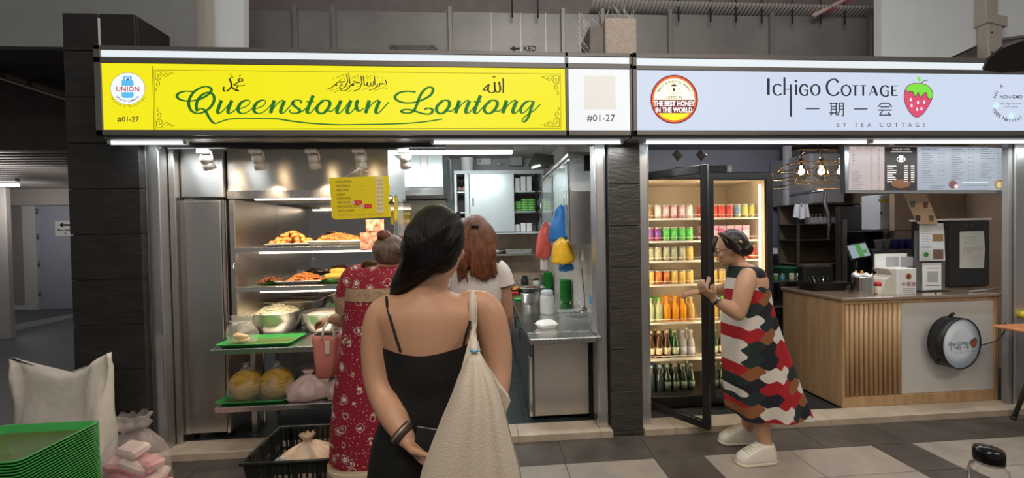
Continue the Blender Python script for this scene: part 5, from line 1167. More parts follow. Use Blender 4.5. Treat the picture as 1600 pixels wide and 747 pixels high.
# counter with slats, white panel and round light sign
KX0, KX1, KY0, KY1, KZ = 2.89, 4.262, .14, .78, .945
wood = mat('oak_laminate', (.42, .26, .13), .4, color2=(.56, .37, .2), vscale=4, stretch=(5, 5, .5), bump=.08, bscale=20)
t = thing('kiosk_counter', 'light oak kiosk counter with vertical slats and a white panel', 'counter', ((KX0+KX1)/2, .45, .035))
MB().cbox(KX0+.002, KX1, KY0+.022, KY1, .07, KZ-.03, .004).build('carcass', wood, t)
MB().cbox(KX0, KX1, KY0, KY0+.03, .05, .135, .003).build('plinth_board', wood, t)
MB().cbox(KX0, KX1, KY0, KY0+.03, KZ-.055, KZ-.028, .003).build('top_rail', wood, t)
MB().cbox(KX0-.012, KX0+.002, KY0, KY1, .05, KZ-.028, .003).build('side_board', wood, t)
MB().cbox(KX0, KX0+.012, KY0, KY0+.03, .136, KZ-.056, .002).build('corner_stile', wood, t)
MB().cbox(KX1-.03, KX1, KY0, KY0+.03, .136, KZ-.056, .002).build('end_stile', wood, t)
MB().cbox(KX0-.025, KX1+.01, KY0-.015, KY1+.02, KZ-.027, KZ, .004).build('counter_top', mat('wrapped_top', (.28, .2, .14), .15, coat=.6, bump=.25, bscale=12), t)
xa = at(1409, 550, KY0+.01).x; n = 12
for i in range(n):
    a = KX0+.015+(xa-KX0-.018)*i/n; wd = (xa-KX0-.018)/n
    MB().tube([(a+wd/2, KY0+.012, .137), (a+wd/2, KY0+.012, KZ-.057)], wd*.36, 10).build('slat', wood, t)
MB().cbox(xa, KX1-.031, KY0+.008, KY0+.021, .137, KZ-.057, .003).build('white_panel', mat('panel_white', (.66, .65, .62), .35), t)
p = at(1505, 538, KY0-.13); M_ = Matrix.Translation((p.x, KY0-.12, p.z)) @ Matrix.Rotation(math.radians(7), 4, 'Z')
rs = thing('round_sign', 'round black-rimmed hanging sign on the white counter panel', 'sign', (p.x, KY0-.12, p.z))
OFF_R = Vector((p.x, KY0-.12, p.z)); R2 = .205
rs.rotation_euler.z = math.radians(7)
RX = Matrix.Rotation(PI/2, 4, 'X')
MB().lathe([(R2*.9, -.10), (R2, -.095), (R2, .0), (R2*.985, .004), (R2*.955, .004), (R2*.955, -.004)], 48, M=RX).build('drum', black_plastic, rs, local=True)
MB().lathe([(R2*.956, -.004), (R2*.5, -.003), (0, -.003)], 48, M=RX).build('face', mat('face_white', (.62, .66, .70), .3, emit=(.6, .66, .72), es=.15), rs, local=True)
MB().cyl((0, .09, R2*.9), (0, .05, R2+.03), .012, 8).build('hook', black_plastic, rs, local=True); MB().cyl((-R2*.75, .06, -R2*.7), (-R2*.82, .06, -R2*.78), .012, 8).build('hook', black_plastic, rs, local=True)
kf = .00455
k = Ink(0, lambda x, y, Y: Vector(((x-1506)*kf, -.0045-(-Y), -(y-540)*kf)))
k.text('Ichigo Cottage', 1498, 541, 6.4, 0, sx=.92, bold=.006); k.stroke([(1480.5,533),(1480.5,550)], 1.1)
for x in (1488, 1508): k.stroke([(x, 546),(x+6, 546)], 1)
for x, s_ in ((1497, '期'), (1517, '会')): k.text(s_, x+1, 549.5, 6.4, 0)
k.text('BY TEA COTTAGE', 1512, 555.5, 2.6, 0, sp=1.8)
b3 = [(1529,533),(1536,531),(1540,536),(1538,544),(1532,549),(1526,544),(1524,537)]
k.poly(b3, 0, smooth=3); k.poly([(1532+(x-1532)*.88, 540+(y-540)*.88) for x, y in b3], 1, smooth=3, dy=.0006); k.poly([(1526,535),(1532,532),(1538,535),(1536,538),(1533,536.5),(1530,539),(1527,537)], 2, smooth=2, dy=.0012)
k.b.build('logo_print', [MATS['kiosk_ink'], ink('berry_print', (.45, .1, .07)), ink('cap_print', (.25, .12, .05))], rs, local=True, label='small name logo with a strawberry')
MB().tube([(p.x+.15, KY0-.06, p.z-.03), (p.x+.22, KY0-.05, p.z-.05), (4.2, KY0-.03, p.z-.02), (4.23, .08, p.z+.06), (4.21, .06, p.z+.15)], .004, 6).build('sign_cable', black_plastic, label='thin black cable looping right of the round sign', cat='cable')

# menu board
YM = .12
x0, x1, z0, z1 = rectY(1321, 228, 1577, 302, YM)
t = thing('menu_board', 'wide backlit drinks menu board above the kiosk counter', 'menu board', ((x0+x1)/2, YM, z0)); MZ = (z0, z1)
c4 = [at(1320, 226, YM), at(1577, 229, YM), at(1575, 302, YM), at(1322, 301.5, YM)]
MB().prism([(q.x, q.z) for q in c4][::-1], YM+.004, YM+.05).build('casing', alu, t)
def mp(pts, m, nm, dy=0):
    q = [at(x, y, YM-dy) for x, y in pts]; return MB().prism([(v.x, v.z) for v in q][::-1], YM-dy, YM+.005).build(nm, m, t)
mp([(1328, 229), (1382, 229.5), (1382, 297), (1327, 297)], glow('menu_bulb_tint', (.60, .50, .48), .85), 'menu_sheet')  # peach light of the pendant bulbs put into this sheet's colour
mp([(1382.5, 229.5), (1433, 230), (1433, 297), (1382.5, 297)], ink('menu_black', (.018, .012, .012), .6), 'menu_sheet')
mp([(1433.5, 230), (1572, 231), (1569, 297), (1433.5, 297)], glow('menu_blue', (.43, .48, .56), .85), 'menu_sheet')
k = Ink(YM-.002); o, s_ = (1320, 220), 5.714
lines = lambda xs, w0, w1, ys, wd=.7, mi=0: [k.stroke([(o[0]+xs/s_, o[1]+y/s_), (o[0]+(xs+random.uniform(w0, w1))/s_, o[1]+y/s_)], wd, wd, 'flat', mi) for y in ys]
lines(65, 20, 28, range(95, 225, 20)); lines(230, 15, 18, range(75, 440, 19)); lines(295, 18, 20, range(75, 440, 19)); lines(60, 60, 110, range(275, 430, 17)); k.text('FRESH COFFEE & TEA', 1353, 232.3, 2.4)
k.text('Premium Tea', o[0]+755/s_, o[1]+82/s_, 3.2, bold=.01)
for xs, ys in ((690, list(range(115, 250, 17))+list(range(270, 385, 20))), (950, list(range(75, 345, 19))), (1212, list(range(75, 345, 21)))):
    lines(xs, 50, 130, ys); lines(xs+150, 14, 18, ys[::2]); lines(xs+185, 14, 18, ys[::2])
lines(760, 100, 140, (405, 415, 428)); k.text('ALL DRINKS CAN BE UPSIZED', o[0]+1170/s_, o[1]+405/s_, 2.2)
lines(1050, 200, 230, (372,), 1.4, 2); lines(1060, 180, 240, (432,), .6)
k.disc(o[0]+965/s_, o[1]+390/s_, 6.5, mi=3); k.disc(o[0]+995/s_, o[1]+408/s_, 3.2, mi=4, dy=.0005); k.disc(o[0]+1380/s_, o[1]+390/s_, 8, mi=5); k.disc(o[0]+1385/s_, o[1]+395/s_, 5, mi=6, dy=.0005)
k.build('menu_print', [ink('menu_ink', (.10, .10, .13)), ink('menu_ink_red', (.3, .1, .12)), ink('menu_banner', (.4, .5, .45), .6), ink('fig_purple', (.12, .05, .06), .5), ink('fig_pink', (.5, .4, .35), .6), ink('brown_disc', (.25, .16, .08), .6), ink('yellow_disc', (.5, .42, .2), .6)], t, label='rows of small print and fruit pictures', kind='stuff')
k = Ink(YM-.002)
for y in range(225, 370, 20): k.stroke([(o[0]+378/s_, o[1]+y/s_), (o[0]+(378+random.uniform(35, 85))/s_, o[1]+y/s_)], 1.2); k.stroke([(o[0]+530/s_, o[1]+y/s_), (o[0]+565/s_, o[1]+y/s_)], 1.2); k.stroke([(o[0]+590/s_, o[1]+y/s_), (o[0]+622/s_, o[1]+y/s_)], 1.2)
k.text('PREMIUM COFFEE', o[0]+505/s_, o[1]+84/s_, 2.6, bold=.01); k.stroke([(o[0]+410/s_, o[1]+100/s_), (o[0]+600/s_, o[1]+100/s_)], .7); k.disc(o[0]+502/s_, o[1]+165/s_, 7, 4.5, 0); k.disc(o[0]+502/s_, o[1]+165/s_, 5.8, 3.5, 1, dy=.0004); k.rect(o[0]+482/s_, o[1]+130/s_, o[0]+522/s_, o[1]+175/s_, 0, dy=.0008)
k.disc(o[0]+500/s_, o[1]+385/s_, 15, 7, 2)
k.build('chalk_print', [ink('chalk', (.65, .6, .55), .7), MATS['menu_black'], ink('coffee_cup_brown', (.12, .05, .025), .6)], t, label='chalk-style print on the black sheet', kind='stuff')
MB().cyl((c4[0].x+.2, YM+.02, c4[0].z), (c4[0].x+.2, YM+.02, 2.3), .006, 6).build('hanger', steel, t); MB().cyl((c4[1].x-.2, YM+.02, c4[1].z), (c4[1].x-.2, YM+.02, 2.3), .006, 6).build('hanger', steel, t)

# caged pendant lamp
PY = .75
t = thing('pendant_lamp', 'three-bulb pendant lamp in a trapezoid wire cage', 'pendant lamp', (*at(1280, 232, PY).xy, at(1280, 232, PY).z)); q = lambda x, y, d=0: at(x, y, PY+d)
bar_ = mat('lamp_black', (.03, .025, .02), .4, .5); brass = mat('brass', (.75, .48, .18), .25, 1); a, b = q(1240, 232), q(1326, 231)
MB().cbox(a.x, b.x, PY-.03, PY+.03, a.z-.015, 2.72, .004).build('canopy_bar', bar_, t) if False else MB().cbox(a.x, b.x, PY-.03, PY+.03, a.z-.02, a.z+.02, .004).build('canopy_bar', bar_, t)
MB().cyl(((a.x+b.x)/2, PY, a.z+.02), ((a.x+b.x)/2, PY, 2.72), .01, 8).build('stem', bar_, t)
for i, (x, yb2) in enumerate(((1252, 274), (1283.5, 273), (1314, 273))):
    p = q(x, 254); MB().cyl((p.x, PY, a.z-.02), (p.x, PY, p.z+.03), .006, 8).build('cord', bar_, t)
    MB().lathe([(.012, .045), (.02, .035), (.02, -.005), (.024, -.01)], 14, (p.x, PY, p.z)).build('socket', brass, t)
    g_ = MB().lathe([(.016, -.01), (.024, -.035), (.05, -.08), (.055, -.108), (.044, -.14), (.018, -.158), (0, -.16)], 18, (p.x, PY, p.z)).build('bulb', mat('bulb_glass', (1, .93, .8), .03, trans=1, ior=1.1), t)
    MB().tube([(p.x-.008, PY, p.z-.03), (p.x-.014, PY, p.z-.1), (p.x-.006, PY, p.z-.045), (p.x, PY, p.z-.11), (p.x+.006, PY, p.z-.045), (p.x+.014, PY, p.z-.1), (p.x+.008, PY, p.z-.03)], .0065, 6).build('filament', glow('filament', (1, .62, .25), 45), g_)
    lamp('POINT', 'bulb_light', (p.x, PY-.0, p.z-.085), 13, (1, .66, .34), .035)
P4 = lambda x, y, d: q(x, y, d)
def quad(xa, xb, y, dep):
    a, b = q(xa, y), q(xb, y); return [(a.x, PY-dep, a.z), (b.x, PY-dep, a.z), (b.x, PY+dep, a.z), (a.x, PY+dep, a.z)]
rings = [quad(1238, 1330, 255, .1), quad(1230, 1336, 267, .14), quad(1222, 1342, 279, .18), quad(1214, 1350, 292, .22)]
for r_ in rings: MB().tube(r_, .005, 6, closed=True).build('cage_ring', brass, t)
for i in range(4): MB().tube([rings[0][i], rings[-1][i]], .005, 6).build('cage_bar', brass, t)
for f in (.33, .66):
    MB().tube([Vector(rings[0][0]).lerp(Vector(rings[0][1]), f), Vector(rings[-1][0]).lerp(Vector(rings[-1][1]), f)], .005, 6).build('cage_bar', brass, t)
for i in (0, 1): c_ = (Vector(rings[0][0+i])+Vector(rings[0][3-i]))/2; MB().tube([c_, (c_.x*.5+(a.x+b.x)/4, PY, a.z-.02)], .004, 6).build('cage_hanger', bar_, t)
MB().tube([rings[0][0], rings[0][1]], .004, 6).build('cage_top_bar', brass, t)
# ceiling spots of the kiosk
for i, px_ in enumerate((1057, 1094)):
    p = at(px_, 243, .9); t = thing('ceiling_spot', 'small white ceiling spotlight above the fridge, %s of two' % ('left' if i == 0 else 'right'), 'spotlight', (p.x, .9, 2.72)); MB().cyl((p.x, .9, p.z+.02), (p.x, .9, 2.72), .008, 8).build('stem', white_metal, t); MB().tube([(p.x-.02, .9, p.z+.03), (p.x+.03, .88, p.z-.03)], [.03, .04], 14).build('head', white_metal, t)

# back of the kiosk
RY = 1.85
t = thing('glass_rack', 'dark steel rack of upturned glasses at the back of the kiosk', 'rack', (*at(1300, 375, RY).xy, .035)); x0, x1 = at(1247, 350, RY).x, at(1372, 350, RY).x
rz = [at(1300, y, RY).z for y in (318, 349, 374, 412)]; rk = mat('rack_steel', (.16, .155, .15), .4, .7)
for z in rz: MB().cbox(x0, x1, RY, RY+.35, z-.012, z, .003).build('shelf', rk, t)
for x in (x0+.012, x1-.012):
    for y in (RY+.012, RY+.338): MB().cbox(x-.012, x+.012, y-.012, y+.012, .036, rz[0]+.01, .002).build('upright', rk, t)
MB().box(x0, x1, RY+.34, RY+.345, .5, rz[0]).build('back_sheet', mat('rack_back_reflection', (.26, .19, .13), .35, .5), t)  # brown metallic reflection put into the sheet's base colour
gl = None
for i in range(13):
    x = at(1262+i*6.6, 345, RY+.1).x
    loc = (x, RY+.1, rz[1]+.001)
    if gl is None:
        gl = thing('drinking_glass', 'upturned clear glass on the dark rack, first from the left', 'glass', loc, 'upturned glasses on the rack')
        MB().lathe([(.03, 0), (.033, .002), (.03, .05), (.022, .075), (.012, .085)], 12).build('glass_bowl', mat('glass_grey', (.75, .74, .72), .08, trans=.6, alpha=.55), gl, local=True); MB().lathe([(.006, .085), (.006, .11), (.02, .118), (.02, .121)], 12).build('stem_foot', MATS['glass_grey'], gl, local=True)
    else: copy_tree(gl, None, loc, label='upturned clear glass on the dark rack, %s from the left' % ORD[i])
# hose, cloths, cabinet panel
ph = lambda x, y: at(x, y, 1.75)
MB().tube([(ph(1280, 300).x, 2.21, ph(1280, 300).z), ph(1286, 297), ph(1290, 300), ph(1288, 315), ph(1294, 335), ph(1296, 350), ph(1295, 374)], .02, 10).build('flexible_duct', mat('silver_hose', (.72, .72, .72), .25, 1, bump=.8, bscale=60), label='silver flexible hose hanging in front of the glass rack', cat='hose')
x0, x1, z0, z1 = rectY(1268, 245, 1320, 318, 2.2); t = thing('wall_cabinet', 'plain grey cabinet above the glass rack', 'cabinet', ((x0+x1)/2, 2.4, z0)); MB().cbox(x0, x1, 2.22, 2.98, z0, z1+.05, .005).build('body', mat('cab_grey', (.3, .3, .31), .4), t); MB().cbox(x0+.01, x1-.01, 2.2, 2.219, z0+.01, z1+.04, .004).build('door', mat('cab_grey2', (.34, .34, .35), .35), t)
def cloth(px0, px1, py0, py1, Y, label, seed, m_):
    x0, x1, z0, z1 = rectY(px0, py0, px1, py1, Y); vs = []; fs = []; nx, nz = 14, 8
    for s in (0, 1):
        for j in range(nz+1):
            for i in range(nx+1):
                u, v = i/nx, j/nz; y = Y+.012*math.sin(u*15+seed)*(v*.8+.25)+s*.004
                vs.append((x0+(x1-x0)*(u*(.8+.2*v)+.1*(1-v)), y, z1-(z1-z0)*v+.012*math.sin(u*8+seed)*v))
    n_ = (nx+1)*(nz+1)
    for j in range(nz):
        for i in range(nx):
            a = j*(nx+1)+i; fs.append((a, a+nx+1, a+nx+2, a+1)); fs.append((n_+a, n_+a+1, n_+a+nx+2, n_+a+nx+1))
    return MB().add(vs, fs, 0, True).build('cloth', m_, label=label, cat='cloth')
cw = mat('cloth_white', (.62, .64, .68), .8)
cloth(1240, 1265, 319, 341, RY-.04, 'white cloth hanging at the left end of the glass rack', 1, cw); cloth(1336, 1352, 322, 360, RY-.05, 'pale blue-white cloth hanging at the right end of the rack', 2, mat('cloth_blue', (.5, .58, .68), .8)); cloth(1349, 1367, 327, 357, RY-.06, 'grey-white cloth hanging rightmost on the rack', 3, cw)
for px_ in (1252, 1345, 1358): p = at(px_, 319, RY-.04); MB().tube([(p.x, RY-.042, p.z+.02), (p.x, RY-.042, p.z-.03)], .006, 6).build('hook', steel_shiny, label={1252: 'hook holding the white cloth left of the rack', 1345: 'hook holding the pale blue-white cloth', 1358: 'hook holding the grey-white cloth'}[px_], cat='hook')
x0, x1 = at(1205, 440, RY).x, at(1244, 440, RY).x; t = thing('side_bench', 'dark metal bench with jars behind the woman in the patterned dress', 'bench', ((x0+x1)/2, RY, .035))
zb_ = at(1228, 436, RY).z
for z in (zb_, zb_-.3, zb_-.6): MB().cbox(x0-.3, x1, RY-.2, RY+.25, max(.1, z-.015), max(.115, z), .003).build('shelf', rk, t)
for x in (x0-.28, x1-.02): MB().cbox(x-.012, x+.012, RY-.19, RY-.165, .036, zb_-.016, .002).build('leg', rk, t)
p = at(1232, 428, RY); t = thing('bucket', 'dark green plastic basin on the side bench', 'bucket', (p.x, RY, zb_)); MB().lathe([(.09, .001), (.1, .01), (.14, .14), (.145, .15), (.135, .148), (.095, .012), (0, .01)], 24, (p.x, RY+.05, zb_)).build('basin', mat('dark_green', (.015, .12, .05), .4), t)
for i, (px_, m_, nm, lb) in enumerate(((1212, mat('jar_green', (.1, .3, .08), .3), 'spice_jar', 'small green jar on the side bench'), (1222, mat('jar_teal', (.1, .35, .35), .3), 'spice_jar', 'small teal jar on the side bench'), (1237, mat('jar_cream', (.6, .55, .4), .4), 'spice_jar', 'small cream jar on the side bench'), (1246, steel_shiny, 'steel_cup', 'small steel cup on the side bench'))):
    p = at(px_, 436, RY-.12); t = thing(nm, lb, 'jar' if nm == 'spice_jar' else 'cup', (p.x, RY-.12, zb_)); MB().lathe([(.026, .001), (.028, .01), (.028, .06), (.024, .068)], 14, (p.x, RY-.12, zb_)).build('body', m_, t); MB().lathe([(.027, .068), (.027, .082), (0, .083)], 14, (p.x, RY-.12, zb_)).build('lid', steel_shiny if i % 2 else white_plastic, t)
# white wall post + pale board left of rack
x0, x1, z0, z1 = rectY(1228, 250, 1238, 430, 2.6); MB().cbox(x0, x1, 2.6, 2.66, .5, 2.7, .004).build('trim_6', mat('pale_conduit', (.55, .55, .56), .5), label='pale vertical conduit behind the pendant lamp', kind='structure')
x0, x1, z0, z1 = rectY(1212, 388, 1248, 396, 2.3); MB().cbox(x0-.2, x1, 2.2, 2.998, z0, z1, .004).build('white_shelf', white_paint, label='white shelf board behind the side bench', cat='shelf')
# electric box, cup racks
t = thing('fuse_box', 'pale grey steel fuse box with notices behind the counter', 'fuse box', (*at(1394, 358, 1.3).xy, at(1394, 358, 1.3).z)); q3 = [at(x, y, 1.3) for x, y in ((1372, 304), (1411, 303), (1424, 352), (1424, 359), (1372, 359))]
x0, x1, z0, z1 = rectY(1372, 304, 1422, 359, 1.3); MB().cbox(x0, x1, 1.3, 1.5, z0, z1, .006).build('body', mat('fuse_grey', (.55, .58, .61), .4), t); MB().cbox(x0+.006, x1-.006, 1.285, 1.3, z0+.006, z1-.006, .004).build('door', mat('fuse_grey2', (.6, .63, .66), .38), t)
k = Ink(1.284); k.rect(1391, 318, 1409, 332, 0); k.rect(1392.2, 319.2, 1407.8, 330.8, 1, dy=.0005); k.text('DANGER', 1400, 326, 3, 2, bold=.01, dy=.001); k.stroke([(1394, 328.4), (1406, 328.4)], .7, .7, 'flat', 0, dy=.001); k.rect(1373, 311, 1391, 316, 3); k.rect(1395, 312, 1404, 316, 0); k.disc(1377, 333, 1.8, mi=0)
k.build('notices', [ink('box_ink', (.03, .04, .09)), paper, ink('red_word', (.5, .05, .05)), ink('tape_yellow', (.7, .6, .05))], t)
x0, x1 = at(1356, 360, 1.2).x, at(1425, 360, 1.2).x; zc = at(1390, 359.5, 1.2).z
MB().cbox(x0, x1, 1.15, 1.45, zc-.015, zc-.003, .002).build('cup_shelf', rk, label='dark shelf carrying clear cup stacks behind the counter', cat='shelf')
cupm = mat('cup_clear', (.7, .6, .55), .15, trans=.5, alpha=.6); purple = mat('cup_purple', (.12, .1, .45), .2, trans=.3, alpha=.85)
def cups(px_, py_, Y, n_, m_, label, z):
    p = at(px_, py_, Y)
    t = thing('cup_stack', label, 'cups', (p.x, Y, z))
    for i in range(n_): MB().lathe([(.03, .012*i), (.042, .09+.012*i), (.045, .093+.012*i), (.041, .091+.012*i), (.028, .004+.012*i), (0, .003+.012*i)], 14, (p.x, Y, z)).build('cup', m_, t)
for i, px_ in enumerate((1396, 1406, 1416)): cups(px_, 355, 1.22, 2, cupm, 'stack of clear plastic cups under the fuse box, %s of three' % ('left', 'middle', 'right')[i], zc-.002)
x0, x1 = at(1364, 388, 1.15).x, at(1428, 388, 1.15).x; zd = at(1395, 389, 1.15).z
MB().cbox(x0, x1, 1.08, 1.35, zd-.012, zd, .002).build('cup_shelf', rk, label='lower dark shelf with purple cups behind the counter', cat='shelf')
for i, px_ in enumerate((1373, 1384, 1396, 1407, 1418)): cups(px_, 385, 1.14, 2, purple if i > 1 else mat('cup_grey', (.4, .4, .42), .2, trans=.3, alpha=.8), 'stack of %s cups on the lower dark shelf, %s' % ('purple' if i > 1 else 'grey', ('leftmost', 'beside the leftmost', 'next to the grey ones', 'second from the right', 'rightmost')[i]), zd+.001)
MB().cbox(x0-.05, x1+.02, 1.5, 1.56, .1, 1.75, .004).build('rear_panel', mat('rear_black', (.02, .018, .018), .5), label='dark panel behind the cup shelves', cat='panel')
for z in (zc-.016, zd-.013): pass
MB().cbox(x0-.02, x0, 1.45, 1.5, .04, 1.6, .003).build('trim_7', rk, label='dark upright carrying the cup shelves', kind='structure')
# things on the counter
ZK = KZ+.0005
onk = lambda x, y: atz(x, y, KZ)
t = thing('dish_tray', 'black tray of utensils on the left end of the counter', 'tray', (3.1, .55, ZK)); traymesh(.17, .11, .07, .02, .004, .02, c=(3.10, .58, ZK)).build('tray_body', black_plastic, t)
for i in range(5): MB().tube([(3.0+.04*i, .56+.01*i, ZK+.02), (2.98+.05*i, .60, ZK+.12)], .006, 6).build('utensil', steel_shiny if i % 2 else black_plastic, t)
rb = at(1290, 395, .62); MB().cbox(3.0, 3.3, .66, .76, ZK, ZK+.22, .02).build('receipt_printer', black_matte, label='black printer box behind the utensil tray', cat='printer')
p = onk(1318, 452); p.y += .1; t = thing('golden_figurine', 'golden-brown animal figurine beside the steel canister', 'figurine', (p.x, .42, ZK)); gm2 = mat('golden_toy', (.5, .28, .06), .5, color2=(.66, .42, .14), vscale=20, bump=.6, bscale=60); fx = p.x
MB().ell((fx, .42, ZK+.05), (.055, .045, .05), 16, 10).build('body', gm2, t); MB().ell((fx+.005, .41, ZK+.125), (.04, .036, .038), 14, 9).build('head', mat('golden_toy2', (.36, .2, .08), .5, color2=(.6, .4, .2), vscale=30, bump=.6, bscale=60), t)
for s in (-1, 1): MB().ell((fx+.005+s*.028, .41, ZK+.165), (.014, .01, .022), 8, 6).build('ear', gm2, t); MB().ell((fx+s*.05-.01, .39, ZK+.03), (.022, .026, .03), 8, 6).build('paw', gm2, t)
p = onk(1347, 462); t = thing('steel_canister', 'ribbed steel canister with paper inside on the counter', 'canister', (p.x, .3, ZK)); cxx = at(1347, 450, .3).x
b = MB(); rg = []
for z in (0, .004, .14, .145):
    rg.append([(cxx+(.074+.002*math.cos(a*24))*math.cos(a), .3+(.074+.002*math.cos(a*24))*math.sin(a), ZK+.001+z) for a in [2*PI*i/72 for i in range(72)]])
b.loft(rg); b.build('body', steel_shiny, t); MB().loft([[(cxx+r*math.cos(a), .3+r*math.sin(a), ZK+z+.01*math.sin(5*a)) for a in [2*PI*i/30 for i in range(30)]] for r, z in ((.066, .146), (.07, .165), (.062, .168), (.05, .15))]).build('paper_liner', paper, t)
# tablet
pc = at(1342, 392, .5); t = thing('order_tablet', 'black order tablet with a green and white screen', 'tablet', (pc.x, .55, ZK)); Mt = Matrix.Translation((pc.x, .5, pc.z)) @ Matrix.Rotation(math.radians(-8), 4, 'Y') @ Matrix.Rotation(math.radians(-18), 4, 'X')
OFFt = OFF[t.name]
MB().cbox(-.105, .105, 0, .014, -.075, .075, .006, M=Mt).build('tablet_body', black_plastic, t)
MB().box(-.088, .088, -.0015, .001, -.058, .062, M=Mt).build('screen', glow('screen_white', (.30, .38, .42), .9), t); MB().box(-.018, .03, -.003, 0, -.058, .062, M=Mt).build('screen_band', glow('screen_green', (.08, .28, .07), .9), t); MB().ell((.05, -.003, -.01), (.022, .001, .02), 10, 6, M=Mt).build('screen_picture', glow('screen_leaf', (.12, .3, .08), .8), t)
MB().cyl((pc.x, .55, ZK), (pc.x, .515, pc.z-.02), .014, 10).build('stand_neck', black_plastic, t); MB().lathe([(.06, .001), (.06, .008), (.02, .012)], 18, (pc.x, .55, ZK)).build('stand_base', black_plastic, t)
cxx = at(1372, 452, .26).x; t = thing('sauce_bottle', 'small pale bottle with a red cap on the counter', 'bottle', (cxx, .26, ZK)); MB().lathe([(.024, .001), (.026, .008), (.026, .06), (.02, .07)], 14, (cxx, .26, ZK)).build('body', mat('bottle_pale', (.72, .6, .5), .4), t); MB().lathe([(.024, .07), (.024, .1), (.01, .104), (0, .104)], 14, (cxx, .26, ZK)).build('cap', mat('cap_red', (.6, .05, .06), .4), t)
MB().cbox(cxx-.04, cxx+.045, .33, .4, ZK, ZK+.12, .004).build('red_tin', mat('tin_red', (.4, .06, .05), .4, color2=(.05, .04, .04), vscale=12), label='red and black tin behind the small red-capped bottle', cat='tin')
x0, x1, z0, z1 = rectY(1380, 420, 1432, 462, .2); t = thing('paper_box', 'white cardboard box with a round gold logo on the counter', 'box', ((x0+x1)/2, .27, ZK)); xm = at(1403, 440, .2).x
MB().cbox(xm, x1, .2, .36, ZK, z1, .003).build('box_body', mat('card_white', (.76, .75, .73), .6), t); MB().prism([(x0, ZK+.001), (xm-.002, ZK+.001), (xm-.002, z1-.002), (x0+.06, z1-.002), (x0+.10, z1-.05), (x0+.04, z1-.09)], .215, .35).build('box_cut_side', mat('card_cream', (.62, .58, .5), .6), t)
k = Ink(.1985); k.disc(1420, 432, 4.6, 5, 1); k.disc(1420, 432, 3.4, 3.8, 2, dy=.0004); k.text('中草药', 1420, 447, 5.4, 0, bold=.01)
for y in (451, 454, 457): k.stroke([(1411, y), (1430, y)], .9, .9, 'flat', 3)
k.build('box_print', [ink('dark_red', (.25, .06, .04)), ink('gold_print', (.5, .28, .06)), ink('maroon_print', (.2, .06, .04)), ink('grey_print', (.25, .25, .25))], t)
x0, x1, z0, z1 = rectY(1380, 397, 1431, 421, .3); t = thing('payment_card_stand', 'black-framed white payment card stand on the counter', 'card stand', ((x0+x1)/2, .38, ZK)); MB().cbox(x0-.01, x1+.01, .38, .395, ZK, z1+.03, .003).build('back_plate', black_plastic, t); MB().box(x0, x1, .372, .379, z0, z1).build('card', paper, t)
k = Ink(.3715); k.fn = lambda x, y, Y: at(x, y, .3715) 
for xx in (1384, 1407): k.rect(xx, 401, xx+20, 417, 0)
k.build('print', ink('card_grey', (.42, .43, .44)), t, kind='stuff')
x0, x1, z0, z1 = rectY(1443, 411, 1472, 456, .3); t = thing('card_holder', 'clear acrylic stand with a white payment sheet', 'card stand', ((x0+x1)/2, .31, ZK)); xh0, xh1 = at(1432, 400, .3).x, at(1480, 400, .3).x
MB().box(xh0, xh1, .315, .319, ZK, at(1450, 360, .3).z).build('acrylic', clear_plastic, t); MB().cbox(xh0, xh1, .28, .4, ZK, ZK+.006, .002).build('foot', black_plastic, t)
MB().box(x0, x1, .306, .31, ZK+.012, z1).build('sheet', paper, t); k = Ink(.3055); k.rect(1449, 424, 1466, 441, 0); k.stroke([(1447, 446), (1468, 446)], 1.2, 1.2, 'flat', 1); k.stroke([(1447, 419), (1468, 419)], .7, .7, 'flat', 1); k.build('print', [MATS['card_grey'], MATS['black_print']], t)
# hanging info sheets
t = thing('info_sheet', 'white information sheet with small photographs above the acrylic stand', 'notice', (*at(1455, 409, .29).xy, at(1455, 409, .29).z)); q5 = [at(x, y, .29) for x, y in ((1437, 349), (1474, 349), (1477, 407), (1437, 408))]
MB().prism([(v.x, v.z) for v in q5][::-1], .29, .293).build('sheet', mat('sheet_cool', (.6, .62, .64), .5), t)
k = Ink(.2885)
for y in range(353, 388, 4): k.stroke([(1441, y), (1441+random.uniform(10, 15), y)], .6)
k.rect(1457, 366, 1474, 377, 1); k.rect(1439, 391, 1455, 406, 2); k.rect(1458, 390, 1474, 405, 3); k.rect(1439, 385, 1456, 387, 0); k.disc(1447, 398, 4, 4, 4, dy=.0004)
k.build('pictures', [MATS['card_grey'], ink('pic_amber', (.25, .15, .07)), ink('pic_pale', (.5, .52, .48)), ink('pic_brown', (.16, .1, .07)), ink('pic_green', (.04, .2, .03))], t)
t = thing('drink_poster', 'tan poster of four drinks hanging below the menu board', 'poster', (*at(1440, 350, .27).xy, at(1440, 350, .27).z)); q5 = [at(x, y, .27) for x, y in ((1411, 303), (1448, 303), (1466, 350), (1434, 350))]
MB().prism([(v.x, v.z) for v in q5][::-1], .27, .273).build('sheet', mat('tan_sheet', (.55, .40, .26), .5), t)
cpm = [ink('cup_a', (.12, .14, .08)), ink('cup_b', (.2, .08, .06)), ink('cup_c', (.06, .05, .04)), ink('cup_d', (.16, .13, .07))]
for cx, cy, c_ in ((1426, 318, 0), (1446, 319, 1), (1434, 340, 2), (1455, 340, 3)):
    k = Ink(.2685); k.poly([(cx-4.5, cy-4), (cx+4.5, cy-4), (cx+3.4, cy+6), (cx-2.6, cy+6)], 0); k.stroke([(cx-5, cy-4.4), (cx+5, cy-4.4)], 1.4, 1.4, 'flat', 1, dy=.0003); k.build('cup_picture', [cpm[c_], ink('cup_rim', (.5, .45, .4))], t)
